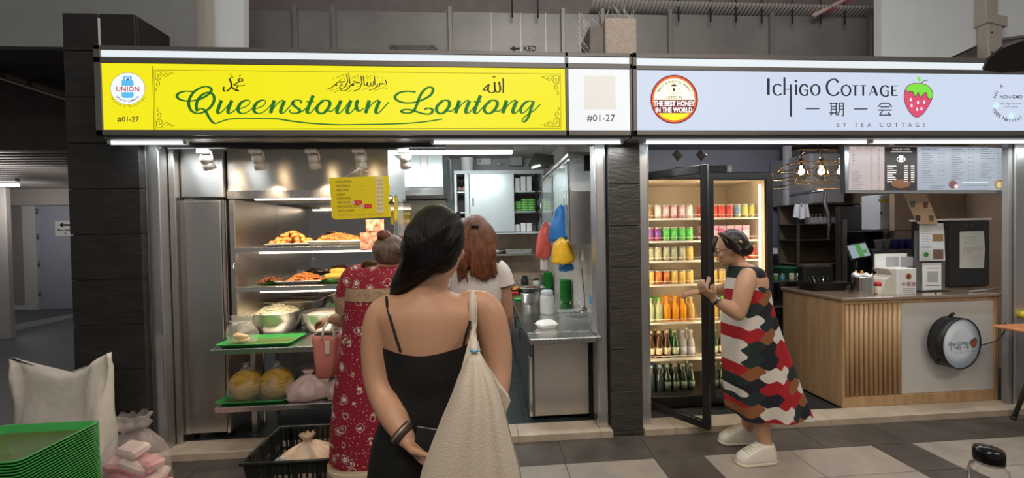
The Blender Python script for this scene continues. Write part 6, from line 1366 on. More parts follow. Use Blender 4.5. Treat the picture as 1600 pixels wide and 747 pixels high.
# black cabinet with paper
x0, x1, z0, z1 = rectY(1484, 343, 1547, 457, .45); t = thing('drink_dispenser', 'tall black cabinet with a white paper taped on its door', 'cabinet', ((x0+x1)/2, .6, ZK)); 
MB().cbox(x0, x1, .47, .78, ZK, z1-.01, .006).build('body', fb, t); MB().cbox(x0+.003, x1-.003, .45, .469, ZK+.01, z1-.014, .005).build('door', mat('dispenser_black', (.02, .02, .021), .4), t); MB().cbox(x0-.01, x1+.005, .44, .79, z1-.009, z1+.01, .003).build('top_lid', mat('lid_pale', (.6, .55, .5), .4), t)
q5 = [at(x, y, .446) for x, y in ((1500, 362), (1537, 361), (1539, 390), (1537, 419), (1500, 419))]; MB().prism([(v.x, v.z) for v in q5][::-1], .4455, .449).build('taped_paper', mat('paper_warm', (.62, .63, .58), .6), t)
k = Ink(.4448); k.text('waiting for call', 1504, 371.5, 3, align='LEFT', sx=.8); k.text('then open only', 1504, 376, 3, align='LEFT', sx=.8); k.text('collect now', 1504, 380.5, 3, align='LEFT', sx=.8); k.text('客座自取门号出', 1505, 390.5, 3.2, align='LEFT'); k.text('此出来', 1505, 396, 3.2, align='LEFT'); k.build('handwriting', MATS['card_grey'], t)
k = Ink(.4478); k.disc(1510, 352, 3, 2, n=16); k.disc(1519, 352, 3, 2, n=16); k.build('badge', ink('badge_grey', (.06, .06, .06)), t)
MB().tube([onk(1435, 446)+Vector((0, 0, .05)), onk(1452, 446)+Vector((0, -.02, .045)), onk(1460, 455)+Vector((0, 0, .006)), onk(1463, 460)+Vector((0, 0, .005))], .004, 6).build('counter_cable', black_plastic, label='black cable curling over the counter beside the acrylic stand', cat='cable')
MB().tube([onk(1515, 457)+Vector((0, 0, .008)), onk(1540, 455)+Vector((0, 0, .01)), onk(1562, 452)+Vector((-.02, 0, .01))], .008, 8).build('grey_hose', mat('hose_grey', (.3, .3, .31), .4), label='grey hose lying before the black cabinet', cat='hose')
x0, x1, z0, z1 = rectY(1450, 308, 1531, 313, 1.3); MB().cbox(x0, x1, 1.3, 1.34, z0, z1, .003).build('wall_bar', black_plastic, label='black bar on the brown wall under the menu board', cat='bar')
MB().box(4.45, 5.3, 1.15, 1.2, .04, 2.7).build('wall_kiosk_partition', MATS['brown_board_wall'], label='brown board partition behind the black cabinet', kind='structure')
lamp('POINT', 'kiosk_fill_lamp', (3.4, 1.2, 2.6), 42, (.95, .95, 1), .15)

# ================================================================== FOREGROUND
# folding table at the right edge with a yellow box
t = thing('folding_table', 'orange-topped folding table at the right edge of the corridor', 'table', (4.1, -.32, 0)); tz = .75; a = atz(1556, 508, tz)
MB().cbox(a.x, a.x+1.1, a.y-.38, a.y+.02, tz-.02, tz, .005).build('table_top', mat('orange_laminate', (.62, .24, .1), .4), t)
lg = mat('leg_brown', (.06, .05, .045), .4, .5); f0 = atz(1584, 656, 0)
for dx, dy in ((0, 0), (.62, 0), (0, -.3), (.62, -.3)): MB().cyl((f0.x+dx, f0.y+dy, .012), (f0.x+dx+.2*(1 if dx == 0 else -1)*1.3, f0.y+dy-.03, tz-.02), .014, 10).build('leg', lg, t); MB().ell((f0.x+dx, f0.y+dy, .014), (.018, .018, .014), 8, 6).build('foot_cap', black_plastic, t)
p = atz(1588, 497, tz); o_ = MB().cbox(p.x, p.x+.22, p.y-.12, p.y-.0, tz+.001, tz+.06, .02).build('yellow_box', mat('yellow_pack', (.8, .6, .03), .4), label='yellow packet on the orange folding table', cat='packet')
# bottle at the lower right
p = at(1545, 712, -1.78); t = thing('tumbler', 'clear drinking bottle with a glossy black lid in the lower right corner', 'bottle', (p.x, -1.78, .62)); zb2 = p.z-.2
t.location.z = zb2; OFF[t.name] = Vector(t.location); tl = Matrix.Translation((p.x, -1.78, zb2)) @ Matrix.Rotation(.0, 4, 'Y')
MB().lathe([(.036, 0), (.042, .006), (.043, .15), (.040, .165), (.031, .175), (.030, .185), (.028, .185), (.029, .173), (.038, .16), (.040, .15), (.039, .01), (0, .006)], 28, M=tl).build('bottle_body', glass, t)
MB().lathe([(.033, .183), (.034, .188), (.034, .214), (.031, .222), (0, .224)], 28, M=tl).build('lid', mat('gloss_black', (.006, .006, .007), .12), t)
MB().lathe([(.0315, .178), (.0335, .18), (.0315, .183)], 24, M=tl).build('collar_ring', clear_plastic, t)
t2 = thing('side_table', 'small round table just below the frame carrying the drinking bottle', 'table', (p.x, -1.78, 0)); MB().lathe([(.2, zb2-.025), (.21, zb2-.02), (.21, zb2-.004), (.205, zb2-.001), (0, zb2-.001)], 30, (p.x+.08, -1.86, 0)).build('table_top', mat('table_grey', (.3, .3, .3), .5), t2); MB().cyl((p.x+.08, -1.86, .02), (p.x+.08, -1.86, zb2-.025), .025, 12).build('column', steel, t2); MB().lathe([(.16, .001), (.15, .018), (.03, .025)], 24, (p.x+.08, -1.86, 0)).build('base', steel, t2)
# stack of green trays
tzp = .60; c = atz(157, 658, tzp); W_, D_ = .46, .36
tr0 = None; ntr = 26
st_z = tzp-.0128*(ntr-1)-.028
for i in range(ntr):
    loc = (c.x-W_/2, c.y-D_/2, st_z+.0128*i)
    if tr0 is None:
        tr0 = traymesh(W_/2, D_/2, .026, .03, .004, .03, .006, floor_mi=1).build('serving_tray', [green_tray, tray_floor], label='bottom green serving tray of the tall stack at the lower left', cat='tray', group='stacked green serving trays'); tr0.location = loc
    else: tq = copy_tree(tr0, None, loc, label='green serving tray of the lower left stack, %s from the top' % ORD[ntr-1-i])
tq['label'] = 'topmost green serving tray of the tall stack at the lower left'
t = thing('tray_trolley', 'steel trolley frame under the stack of green trays', 'trolley', (c.x-W_/2, c.y-D_/2, 0)); MB().cbox(c.x-W_-.0, c.x-.0, c.y-D_, c.y, st_z-.03, st_z-.002, .004).build('deck', steel_h, t)
for dx in (.03, W_-.03):
    for dy in (.03, D_-.03): MB().cyl((c.x-dx, c.y-dy, .002), (c.x-dx, c.y-dy, st_z-.03), .014, 10).build('leg', steel, t)
# white sack
def sack(cx, cy, hx, hy, h, label):
    rings = []; n = 56
    for f in (0, .02, .08, .2, .35, .5, .65, .78, .88, .95, 1):
        ring = []
        for i in range(n):
            a = 2*PI*i/n; ca, sa = math.cos(a), math.sin(a); ex = .55
            x = math.copysign(abs(ca)**ex, ca); y = math.copysign(abs(sa)**ex, sa)
            fy = (1-.86*max(0, f-.25)/.75)*(.9 if f < .05 else 1); wx = 1-.07*math.sin(f*PI)+.06*f
            top = h*(.86+.13*abs(x+.03)**1.5-.05*math.exp(-((x-.25)*3)**2))
            z = f*top; wob = Vector((x*3.1, y*2, f*3.5))
            d = .035*noise.noise(wob)+.016*math.sin(x*11+f*4+2*noise.noise(wob))*(.3+.7*f)+.022*noise.noise(wob*2.5)
            ring.append((cx+hx*x*wx+.012*noise.noise(wob*2), cy+hy*y*fy+d*(.6+.1*f), z+.012*noise.noise(Vector((x*4, 0, 2)))*f+.002))
        rings.append(ring)
    return MB().loft(rings).build('sack', mat('white_sack', (.66, .62, .56), .4, var=.06, vscale=5, bump=.9, bscale=8), label=label, cat='sack')
a, b = at(30, 640, -.14).x, at(175, 640, -.14).x; hs = at(170, 553, -.14).z
sack((a+b)/2, -.15, (b-a)/2, .11, hs*1.02, 'tall crumpled white sack standing by the wide black pillar')
# clear bag with pink and white packs
a, b = at(162, 700, -.38).x, at(259, 700, -.38).x; c = ((a+b)/2, -.38, .002); hh = at(205, 650, -.38).z
t = thing('tissue_bag', 'clear bag of pink and white tissue packs beside the white sack', 'bag', c)
bagmesh(c, (b-a)/2*1.0, .12, hh*1.06, 31, neck=.42, flare=.5, neckz=.8, fold=.08, tail=.16).build('film', mat('thin_film_pink', (.9, .78, .76), .2, alpha=.22, spec=.8, bump=.6, bscale=14), t)
pkm = mat('pack_pink', (.62, .16, .22), .45, color2=(.80, .66, .60), vscale=7); pkw = mat('pack_white', (.78, .68, .62), .5, color2=(.70, .45, .42), vscale=6); rr = random.Random(4)
for i in range(16):
    ly = i//5; an = (i % 5)/5*2*PI+ly*.7; rad = .62-.13*ly
    M_ = Matrix.Translation((c[0]+(b-a)/2*rad*math.cos(an), -.38+.06*rad*math.sin(an), .05+.075*ly)) @ Matrix.Rotation(rr.uniform(-.5, .5), 4, 'Y') @ Matrix.Rotation(rr.uniform(-.4, .4), 4, 'X') @ Matrix.Rotation(rr.uniform(-.5, .5), 4, 'Z')
    MB().cbox(-.09, .09, -.05, .05, -.028, .028, .016, M=M_).build('tissue_pack', pkm if i % 2 == 0 else pkw, t)
    if i % 3: MB().cbox(-.092, .092, -.052, -.02, -.03, -.012, .008, M=M_).build('pink_band', mat('band_pink', (.68, .12, .22), .45), t)
# ceiling fan blade at the right
hub = Vector((3.05, -1.0, 2.55)); q0 = at(1548, 108, -1.25)
t = thing('ceiling_fan', 'dark fan with a broad blade reaching in at the upper right edge', 'fan', q0)
fm2 = mat('fan_dark', (.03, .026, .024), .45)
hub = q0+Vector((.62, -.05, .06)); OFFf = OFF[t.name]
for i in range(3):
    an = math.atan2(q0.y-hub.y, q0.x-hub.x)+i*2*PI/3; M_ = Matrix.Translation(hub) @ Matrix.Rotation(an, 4, 'Z') @ Matrix.Rotation(math.radians(34), 4, 'X')
    pts = [(.1, -.03), (.3, -.075), (.5, -.085), (.59, -.07), (.62, -.02), (.61, .04), (.56, .07), (.3, .06), (.1, .03)]
    n = len(pts); vs = [(x, y, z) for z in (-.006, .006) for x, y in pts]
    MB().add(vs, [tuple(range(n))[::-1], tuple(range(n, 2*n))]+[(j, (j+1) % n, (j+1) % n+n, j+n) for j in range(n)], M=M_).build('blade', fm2, t)
MB().lathe([(.03, -.06), (.1, -.05), (.12, 0), (.1, .06), (.03, .08)], 24, hub).build('motor', fm2, t); MB().cyl(hub+Vector((0, 0, .07)), (hub.x, hub.y, 3.6), .015, 10).build('rod', fm2, t)
# corridor ceiling lamps behind the viewer (seen only as reflections)
for i, x in enumerate((-2.4, -1.7, -1.0, -.3)):
    t = thing('downlight', 'round ceiling downlight behind the viewer, %s of four' % ('first', 'second', 'third', 'fourth')[i], 'downlight', (x, -4.2, 2.95), 'corridor downlights')
    MB().lathe([(.05, 0), (.07, .004), (.07, .06), (.05, .08)], 20, (x, -4.2, 2.95)).build('trim_ring', white_metal, t); MB().lathe([(.05, .002), (0, .001)], 20, (x, -4.2, 2.95)).build('lens', glow('downlight_glow', (1, .95, .9), 9), t); MB().cyl((x, -4.2, 3.03), (x, -4.2, 3.6), .01, 8).build('stem', white_metal, t)

# ================================================================== PEOPLE
from mathutils.bvhtree import BVHTree
def skin_mat(name, c): return mat(name, c, .42, sss=.12, var=.05, vscale=6, spec=.4)
def fuse(b, voxel, it=6, fac=.5):
    me = bpy.data.meshes.new('raw'); me.from_pydata(b.v, [], b.f); me.validate()
    o = bpy.data.objects.new('raw', me); COL.objects.link(o)
    r = o.modifiers.new('r', 'REMESH'); r.mode = 'VOXEL'; r.voxel_size = voxel; r.use_smooth_shade = True
    s = o.modifiers.new('s', 'SMOOTH'); s.iterations = it; s.factor = fac
    dg = bpy.context.evaluated_depsgraph_get(); dg.update()
    out = bpy.data.meshes.new_from_object(o.evaluated_get(dg)); bpy.data.objects.remove(o); bpy.data.meshes.remove(me)
    for p in out.polygons: p.use_smooth = True
    return out
def mesh_obj(name, me, m, parent):
    off = OFF[parent.name]; me.transform(Matrix.Translation(-off)); me.materials.clear(); me.materials.append(m)
    o = bpy.data.objects.new(name, me); COL.objects.link(o); o.parent = parent; OFF[o.name] = off; return o
def limb(b, P, R, seg=14, n=5):
    Q = crom([tuple(p)+(r,) for p, r in zip(P, R)], n)
    b.tube([q[:3] for q in Q], [max(.004, q[3]) for q in Q], seg)
    for p, r in ((P[0], R[0]), (P[-1], R[-1])): b.ell(p, (r*.98,)*3, 12, 8)
def ring(c, hx, hy, n=28, ax=Vector((1, 0, 0)), ay=Vector((0, 1, 0)), p=1.0):
    c = Vector(c); return [c+ax*(hx*math.copysign(abs(math.cos(a))**p, math.cos(a)))+ay*(hy*math.copysign(abs(math.sin(a))**p, math.sin(a))) for a in [2*PI*i/n for i in range(n)]]
def smooth_rings(R, k=4):       # R: list of (c, hx, hy)
    return [(Vector(q[:3]), q[3], q[4]) for q in crom([(*r[0], r[1], r[2]) for r in R], k)]
def torso(b, R, k=4, **kw): b.loft([ring(c, hx, hy, **kw) for c, hx, hy in smooth_rings(R, k)])
def head(b, c, f, u=Vector((0, 0, 1)), s=1):
    f = Vector(f).normalized(); l = Vector(u).cross(f).normalized(); u = f.cross(l).normalized()
    M = Matrix((l, f, u)).transposed().to_4x4(); M.translation = Vector(c); M = M @ Matrix.Scale(s, 4)
    b.ell((0, -.008, .012), (.074, .092, .1), 20, 14, M=M); b.ell((0, .03, -.05), (.055, .06, .065), 18, 12, M=M); b.ell((0, .062, -.095), (.024, .022, .02), 10, 8, M=M)
    b.ell((0, .098, -.026), (.012, .018, .013), 10, 8, M=M); b.tube([(0, .084, .012), (0, .096, -.015), (0, .104, -.028)], [.008, .01, .011], 8, M=M)
    b.ell((0, .09, -.062), (.022, .01, .008), 10, 6, M=M); b.ell((0, .082, .024), (.05, .012, .012), 12, 8, M=M)
    for s_ in (-1, 1): b.ell((s_*.074, -.008, -.012), (.01, .02, .03), 10, 8, M=M); b.ell((s_*.04, .07, -.03), (.022, .018, .02), 10, 8, M=M)
    return M
def eyes(M, parent):
    for s_ in (-1, 1):
        e_ = MB().ell((s_*.031, .079, .004), (.013, .01, .009), 12, 8, M=M).build('eye', mat('eye_white', (.75, .73, .7), .2), parent)
        MB().ell((s_*.031, .0868, .004), (.005, .0035, .005), 10, 6, M=M).build('iris', mat('iris_dark', (.03, .018, .012), .2), e_)
    MB().tube([(-.018, .098, -.063), (0, .101, -.061), (.018, .098, -.063)], .0035, 6, M=M).build('mouth', mat('lip', (.45, .16, .14), .4), parent)
def hand(b, W, d, n, th, curl=.5, s=1.0, thumb=1):
    W = Vector(W); d = Vector(d).normalized(); n = Vector(n); n = (n-d*n.dot(d)).normalized(); sd = Vector(th); sd = (sd-d*sd.dot(d)-n*sd.dot(n)).normalized()
    rg = [ring(W+d*(t*s), w*s, h*s, 14, sd, n) for t, w, h in ((-.02, .023, .018), (0, .025, .017), (.03, .036, .016), (.06, .04, .014), (.085, .039, .012), (.092, .034, .009))]
    b.loft(rg)
    for o, L in ((.029, .072), (.010, .081), (-.010, .075), (-.028, .06)):
        p = W+d*.078*s+sd*o*s; ang = curl*.5; P = [p-d*.012*s, p]; R = [.0095*s, .0092*s]
        for k, fr in enumerate((.45, .32, .25)):
            p = p+(d*math.cos(ang)+n*math.sin(ang))*(L*fr*s); P.append(p); R.append((.0088, .008, .0068)[k]*s); ang += curl
        b.tube(P, R, 10); b.ell(P[-1], (R[-1],)*3, 8, 6)
    p = W+d*.02*s+sd*.024*s; t1 = (sd*.75+d*.6+n*.35*thumb).normalized(); t2 = (sd*.25+d*.85+n*.5*thumb).normalized()
    b.tube([p-t1*.012, p+t1*.028*s, p+t1*.028*s+t2*.03*s, p+t1*.028*s+t2*.052*s], [.013*s, .0125*s, .0105*s, .008*s], 10); b.ell(p+t1*.028*s+t2*.052*s, (.008*s,)*3, 8, 6)
def leg(b, hip, knee, ankle, toe, k=1):
    limb(b, [hip, Vector(hip).lerp(Vector(knee), .5), knee, Vector(knee).lerp(Vector(ankle), .35)+Vector((0, .0, 0)), ankle], [.085*k, .072*k, .052*k, .053*k, .034*k])
    a = Vector(ankle); t = Vector(toe); b.tube([a+Vector((0, 0, -.02)), a.lerp(t, .3)+Vector((0, 0, -.036)), t+Vector((0, 0, .006)), t+(t-a).normalized()*.03+Vector((0, 0, .005))], [.033*k, .030*k, .024*k, .012], 12)
    b.ell((a.x-(t.x-a.x)*.18, a.y-(t.y-a.y)*.18, .035), (.03, .03, .03), 10, 8)
def bvh_of(me, off): return BVHTree.FromPolygons([v.co+off for v in me.vertices], [list(p.vertices) for p in me.polygons])
def hit(bv, px_, py_, lift=.003):
    r = ray(px_, py_).normalized(); h_ = bv.ray_cast(CAM, r); return (h_[0]-r*lift) if h_[0] else None
def locks(b, paths, rad, seg=7): 
    for P in paths:
        Q = crom([tuple(p) for p in P], 5); n = len(Q); b.tube(Q, [rad*(.45+.75*math.sin(PI*min(1, .12+.88*i/(n-1)))) for i in range(n)], seg)
hair_black = mat('hair_black', (.004, .0035, .0035), .42, bump=.6, bscale=40, stretch=(6, 6, .6), spec=.28)

# ---- woman in the black dress, seen from behind
Y1 = -1.60
Q1 = lambda x, y, d=0: at(x, y, Y1+d)
pc = Q1(672, 700); t = thing('person', 'person seen from behind in a black strappy dress with a cream shoulder bag', 'person', (pc.x, Y1, 0)); P1 = t
k1 = (CAM.y-Y1)/-FPX*-1; u = abs(CAM.y-Y1)/FPX      # metres per pixel at this distance
b = MB(); hc = Q1(684, 380); M1 = head(b, hc, (.5, 1, -.12), s=.98)
limb(b, [Q1(685, 405, .0), Q1(678, 430, -.01), Q1(668, 462, -.01)], [.055, .05, .062])
R = [(Q1(667, 448), 16*u, .05), (Q1(667, 458), 40*u, .07), (Q1(668, 470), 66*u, .085), (Q1(669, 488), 82*u, .1), (Q1(669, 520), 74*u, .108), (Q1(668, 560), 64*u, .108), (Q1(667, 600), 58*u, .1), (Q1(666, 650), 64*u, .108), (Q1(666, 700), 78*u, .125), (Q1(668, 760), 82*u, .13), (Q1(668, 800), 76*u, .12)]
torso(b, R)
limb(b, [Q1(612, 482), Q1(597, 495), Q1(590, 540, -.01), Q1(592, 590, -.03), Q1(600, 622, -.06)], [.045, .052, .05, .046, .041])
limb(b, [Q1(600, 622, -.06), Q1(616, 652, -.11), Q1(634, 684, -.16)], [.041, .039, .027])
limb(b, [Q1(735, 474), Q1(760, 486), Q1(774, 535, -.01), Q1(777, 580, -.03), Q1(774, 612, -.06)], [.045, .054, .052, .046, .042])
limb(b, [Q1(774, 612, -.06), Q1(745, 660, -.09), Q1(716, 690, -.11)], [.042, .038, .028])
dL = (Q1(662, 712, -.18)-Q1(634, 684, -.16)).normalized()
hand(b, Q1(636, 686, -.162), dL, (.45, .1, .9), (.2, -.9, .3), .75, .95)
hand(b, Q1(714, 692, -.112), (-1, 0, -.3), (0, .2, 1), (0, -1, 0), .6, .95)
zh = R[-1][0].z; xc = pc.x
for s_ in (-1, 1): leg(b, (xc+s_*.085, Y1, zh+.06), (xc+s_*.08, Y1+.01, .46), (xc+s_*.08, Y1-.01, .09), (xc+s_*.09, Y1+.13, .03), 1.08)
me = fuse(b, .0062); bv1 = bvh_of(me, Vector()); skin1 = skin_mat('skin_warm', (.50, .285, .185)); mesh_obj('body', me, skin1, t)
# dress
dm = mat('black_fabric', (.006, .006, .0065), .75, bump=.15, bscale=90)
DR = [(Q1(668, 540), 70*u, .116), (Q1(668, 575), 63*u, .118), (Q1(667, 605), 61*u, .112), (Q1(667, 650), 70*u, .122), (Q1(666, 700), 84*u, .142), (Q1(668, 760), 92*u, .15), (Vector((pc.x, Y1, .6)), .2, .16), (Vector((pc.x, Y1, .38)), .22, .18)]
sr = smooth_rings(DR, 4); rings = []
for j, (c, hx, hy) in enumerate(sr):
    rg = ring(c, hx, hy, 56)
    f = j/(len(sr)-1); rg = [p+Vector((math.cos(2*PI*i/56), math.sin(2*PI*i/56), 0))*(.012*f*math.sin(i*9*2*PI/56)) for i, p in enumerate(rg)]
    if j == 0: rg = [p+Vector((0, 0, .018*(abs(math.cos(2*PI*i/56))**1.5)+(.09 if math.sin(2*PI*i/56) > .2 else 0))) for i, p in enumerate(rg)]
    rings.append(rg)
b = MB().loft(rings, cap=False); inner = [[q_+(Vector((rings[j][0].x*.5+rings[j][28].x*.5, Y1, q_.z))-q_)*.035 for q_ in rg] for j, rg in enumerate(rings)]
b.loft([r_[::-1] for r_ in inner], cap=False); b.build('dress', dm, t)
def strap(pts, w_, nm, bv, m_, parent, lift=.004, ext=None):
    P = [hit(bv, x, y, lift) for x, y in pts]; P = [p for p in P if p is not None]
    if ext: P = ext(P)
    vs = []; fs = []
    for i, p in enumerate(P):
        d = (P[min(i+1, len(P)-1)]-P[max(i-1, 0)]).normalized(); vn = (CAM-p).normalized(); sd = d.cross(vn).normalized()
        for a_, o_ in ((-1, 0), (1, 0), (1, -.003), (-1, -.003)): vs.append(p+sd*a_*w_/2+vn*o_)
    for i in range(len(P)-1):
        for k_ in range(4): fs.append((i*4+k_, i*4+(k_+1) % 4, i*4+4+(k_+1) % 4, i*4+4+k_))
    return MB().add(vs, fs, 0, True).build(nm, m_, parent)
strap([(604, 463), (604, 468), (605, 478), (609, 495), (615, 515), (620, 532), (626, 550)], .008, 'shoulder_strap', bv1, dm, t)
strap([(741, 455), (741, 462), (739, 480), (735, 500), (729, 520), (724, 540), (721, 552)], .008, 'shoulder_strap', bv1, dm, t)
# hair swept over the left shoulder
b = MB(); b.ell(Q1(682, 371, -.012), (43*u, .108, 51*u), 22, 16); b.ell(Q1(662, 390, -.03), (34*u, .09, 42*u), 18, 12); b.ell(Q1(686, 398, -.03), (30*u, .075, 29*u), 18, 12)
limb(b, [Q1(676, 372, -.03), Q1(662, 402, -.045), Q1(645, 425, -.035), Q1(628, 443, .0), Q1(618, 462, .06)], [.072, .062, .048, .034, .02])
rl = random.Random(3); PL = []
for i in range(26):
    a = rl.uniform(-1, 1); x0 = 684+36*a
    PL.append([Q1(x0, 330+16*a*a, -.03), Q1(684+42*a-6, 360, -.095), Q1(668+32*a, 392, -.108), Q1(648+20*a, 418-8*a, -.085), Q1(628+10*a, 436-8*a, -.03)])
for i in range(10):
    a = i/9*2-1; PL.append([Q1(718, 350+18*a, -.03), Q1(700, 372+22*a, -.1), Q1(668, 395+18*a, -.115), Q1(642, 415+12*a, -.08), Q1(624, 436+5*a, -.02)])
locks(b, PL, .0095)
mesh_obj('hair', fuse(b, .005, 3, .4), hair_black, t)
# wrist band
wc = Q1(629, 677, -.15); ax = dL
M_ = Matrix.Translation(wc) @ ax.to_track_quat('Z', 'Y').to_matrix().to_4x4()
MB().lathe([(.031, -.013), (.0335, -.012), (.0335, .012), (.031, .013), (.029, .012), (.029, -.012)], 24, M=M_).build('wrist_band', mat('band_dark', (.05, .035, .03), .5), t); MB().lathe([(.0345, -.008), (.0345, .0)], 24, M=M_).build('band_clasp', mat('clasp', (.4, .32, .24), .4, .6), t)
# phone in the hand
p0 = Q1(668, 692, -.175); M_ = Matrix.Translation(p0) @ Matrix.Rotation(math.radians(12), 4, 'Y') @ Matrix.Rotation(math.radians(-14), 4, 'X')
ph_ = thing('phone', 'black phone with a silver edge held behind the back of the person in black', 'phone', p0); MB().cbox(-.036, .036, -.004, .004, -.03, .036, .003, M=M_).build('phone_body', black_plastic, ph_); MB().cbox(-.0365, .0365, -.005, .005, .0355, .038, .001, M=M_).build('metal_edge', steel_shiny, ph_)
# canvas shoulder bag
cv = mat('canvas', (.60, .535, .45), .8, bump=.25, bscale=220, var=.05, vscale=4)
tb = thing('tote_bag', 'cream canvas tote bag slung over the shoulder of the person in black', 'bag', Q1(735, 850, -.24))
BR = [(548, 741, 7, .02), (562, 742, 14, .03), (585, 743, 26, .045), (615, 744, 38, .055), (650, 741, 50, .065), (690, 738, 63, .07), (730, 736, 76, .075), (780, 734, 86, .078), (850, 733, 88, .075), (880, 733, 80, .06)]
rings = []
for j, (y, x, hw, hd) in enumerate(BR):
    y_ = -.235-hd*.35; c = Q1(x, y, y_); f = j/(len(BR)-1); rg = []
    uu = abs(CAM.y-(Y1+y_))/FPX
    for i in range(72):
        a = 2*PI*i/72; ca, sa = math.cos(a), math.sin(a)
        fold = .011*min(1, f*2.2)*(1.2-f*.6)*math.sin(9*ca+1.2)*(.25+.75*max(0, ca+.35))
        rg.append(c+Vector((hw*uu*ca, hd*sa-fold*(1 if sa < 0 else -1), .006*math.sin(7*a)*f)))
    rings.append(rg)
MB().loft(smooth_loft(rings) if False else rings).build('bag_body', cv, tb)
q = [Q1(766, 582, -.2), Q1(782, 606, -.19), Q1(798, 627, -.18), Q1(790, 646, -.18), Q1(778, 670, -.2), Q1(768, 640, -.22)]
MB().add([v for v in q]+[v+Vector((-.004, .05, 0)) for v in q], [(0, 1, 2, 3, 4, 5), (11, 10, 9, 8, 7, 6)]+[(i, i+6, (i+1) % 6+6, (i+1) % 6) for i in range(6)]).build('bag_mouth_corner', cv, tb)
def tostrap(P): return P+[Q1(740, 536, -.20), Q1(741, 552, -.22)]
strap([(738, 449), (738, 455), (738, 465), (738, 480), (738, 500), (739, 515)], .019, 'bag_strap', bv1, cv, tb, .011, tostrap)
strap([(741, 452), (742, 460), (743, 475), (743, 490), (743, 505)], .012, 'bag_strap', bv1, cv, tb, .008, lambda P: P+[Q1(734, 540, -.19), Q1(722, 585, -.2)])
MB().tube([Q1(735, 548, -.262), Q1(741, 550, -.268), Q1(747, 548, -.262)], .0035, 8).build('blue_thread', mat('thread_blue', (.1, .35, .6), .5), tb)

# ---- woman in the red patterned dress
Y2 = -.55; Q2 = lambda x, y, d=0: at(x, y, Y2+d); u = abs(CAM.y-Y2)/FPX
pc = Q2(585, 700); t = thing('person', 'person in a red patterned dress with a hair bun at the food counter', 'person', (pc.x, Y2, 0)); skin2 = skin_mat('skin_brown', (.42, .22, .13))
b = MB(); M2 = head(b, Q2(608, 394), (-.25, 1, -.25), s=.93); limb(b, [Q2(607, 405, -.01), Q2(604, 420, -.01), Q2(600, 432, 0)], [.055, .054, .07])
torso(b, [(Q2(600, 415), 16*u, .05), (Q2(598, 422), 34*u, .09), (Q2(596, 436), 48*u, .115), (Q2(594, 465), 50*u, .135), (Q2(592, 510), 48*u, .14), (Q2(590, 560), 50*u, .15), (Q2(590, 610), 52*u, .15), (Q2(589, 650), 50*u, .14)])
limb(b, [Q2(560, 432), Q2(551, 442), Q2(546, 462, .0), Q2(548, 488, .02), Q2(551, 498, .04)], [.055, .062, .06, .055, .05]); limb(b, [Q2(551, 498, .04), Q2(536, 500, .09), Q2(522, 499, .12)], [.05, .044, .032])
hand(b, Q2(522, 499, .12), (-1, .25, -.1), (0, .1, -1), (0, -1, .2), .7, .95)
limb(b, [Q2(636, 432), Q2(646, 442), Q2(650, 470), Q2(648, 498, .04)], [.055, .06, .055, .048]); limb(b, [Q2(648, 498, .04), Q2(636, 500, .14), Q2(622, 498, .2)], [.048, .042, .032]); hand(b, Q2(622, 498, .2), (-1, .3, 0), (0, .2, -1), (0, -1, .3), .6, .95)
for s_ in (-1, 1): leg(b, (pc.x+s_*.09, Y2, .62), (pc.x+s_*.09, Y2, .42), (pc.x+s_*.09, Y2-.02, .08), (pc.x+s_*.1, Y2+.13, .03), 1.05)
me = fuse(b, .0075, 4); mesh_obj('body', me, skin2, t); eyes(M2, t)
def pattern(name, base, dark, light, sc=9):
    M = mat(name, base, .75); nt = M.node_tree; L = nt.links; bs = nt.nodes['Principled BSDF']; N = nt.nodes.new
    tc = N('ShaderNodeTexCoord'); v = N('ShaderNodeTexVoronoi'); v.inputs['Scale'].default_value = sc; v.inputs['Randomness'].default_value = .75; L.new(tc.outputs['Object'], v.inputs['Vector'])
    nz = N('ShaderNodeTexNoise'); nz.inputs['Scale'].default_value = sc*2.2; L.new(tc.outputs['Object'], nz.inputs['Vector'])
    ad = N('ShaderNodeMath'); ad.operation = 'MULTIPLY_ADD'; ad.inputs[1].default_value = .55; L.new(nz.outputs[0], ad.inputs[0]); L.new(v.outputs['Distance'], ad.inputs[2])
    r = N('ShaderNodeValToRGB'); r.color_ramp.interpolation = 'CONSTANT'; e_ = r.color_ramp.elements; e_[0].position = 0; e_[0].color = (*light, 1); e_[1].position = .44; e_[1].color = (*dark, 1)
    for p_, c_ in ((.47, base), (.545, light), (.585, base)): q_ = e_.new(p_); q_.color = (*c_, 1)
    L.new(ad.outputs[0], r.inputs[0])
    v2 = N('ShaderNodeTexVoronoi'); v2.inputs['Scale'].default_value = sc*4.5; L.new(tc.outputs['Object'], v2.inputs['Vector']); lt = N('ShaderNodeMath'); lt.operation = 'LESS_THAN'; lt.inputs[1].default_value = .17; L.new(v2.outputs['Distance'], lt.inputs[0])
    mx = N('ShaderNodeMix'); mx.data_type = 'RGBA'; mx.inputs[7].default_value = (*light, 1); L.new(lt.outputs[0], mx.inputs[0]); L.new(r.outputs[0], mx.inputs[6]); L.new(mx.outputs[2], bs.inputs['Base Color']); return M
redp = pattern('red_batik', (.27, .010, .028), (.10, .008, .015), (.66, .56, .48), 13); bandm = mat('woven_band', (.50, .38, .24), .8, color2=(.25, .13, .08), vscale=60, stretch=(1, 1, 3)); hemm = mat('hem_tan', (.42, .27, .15), .8, var=.1)
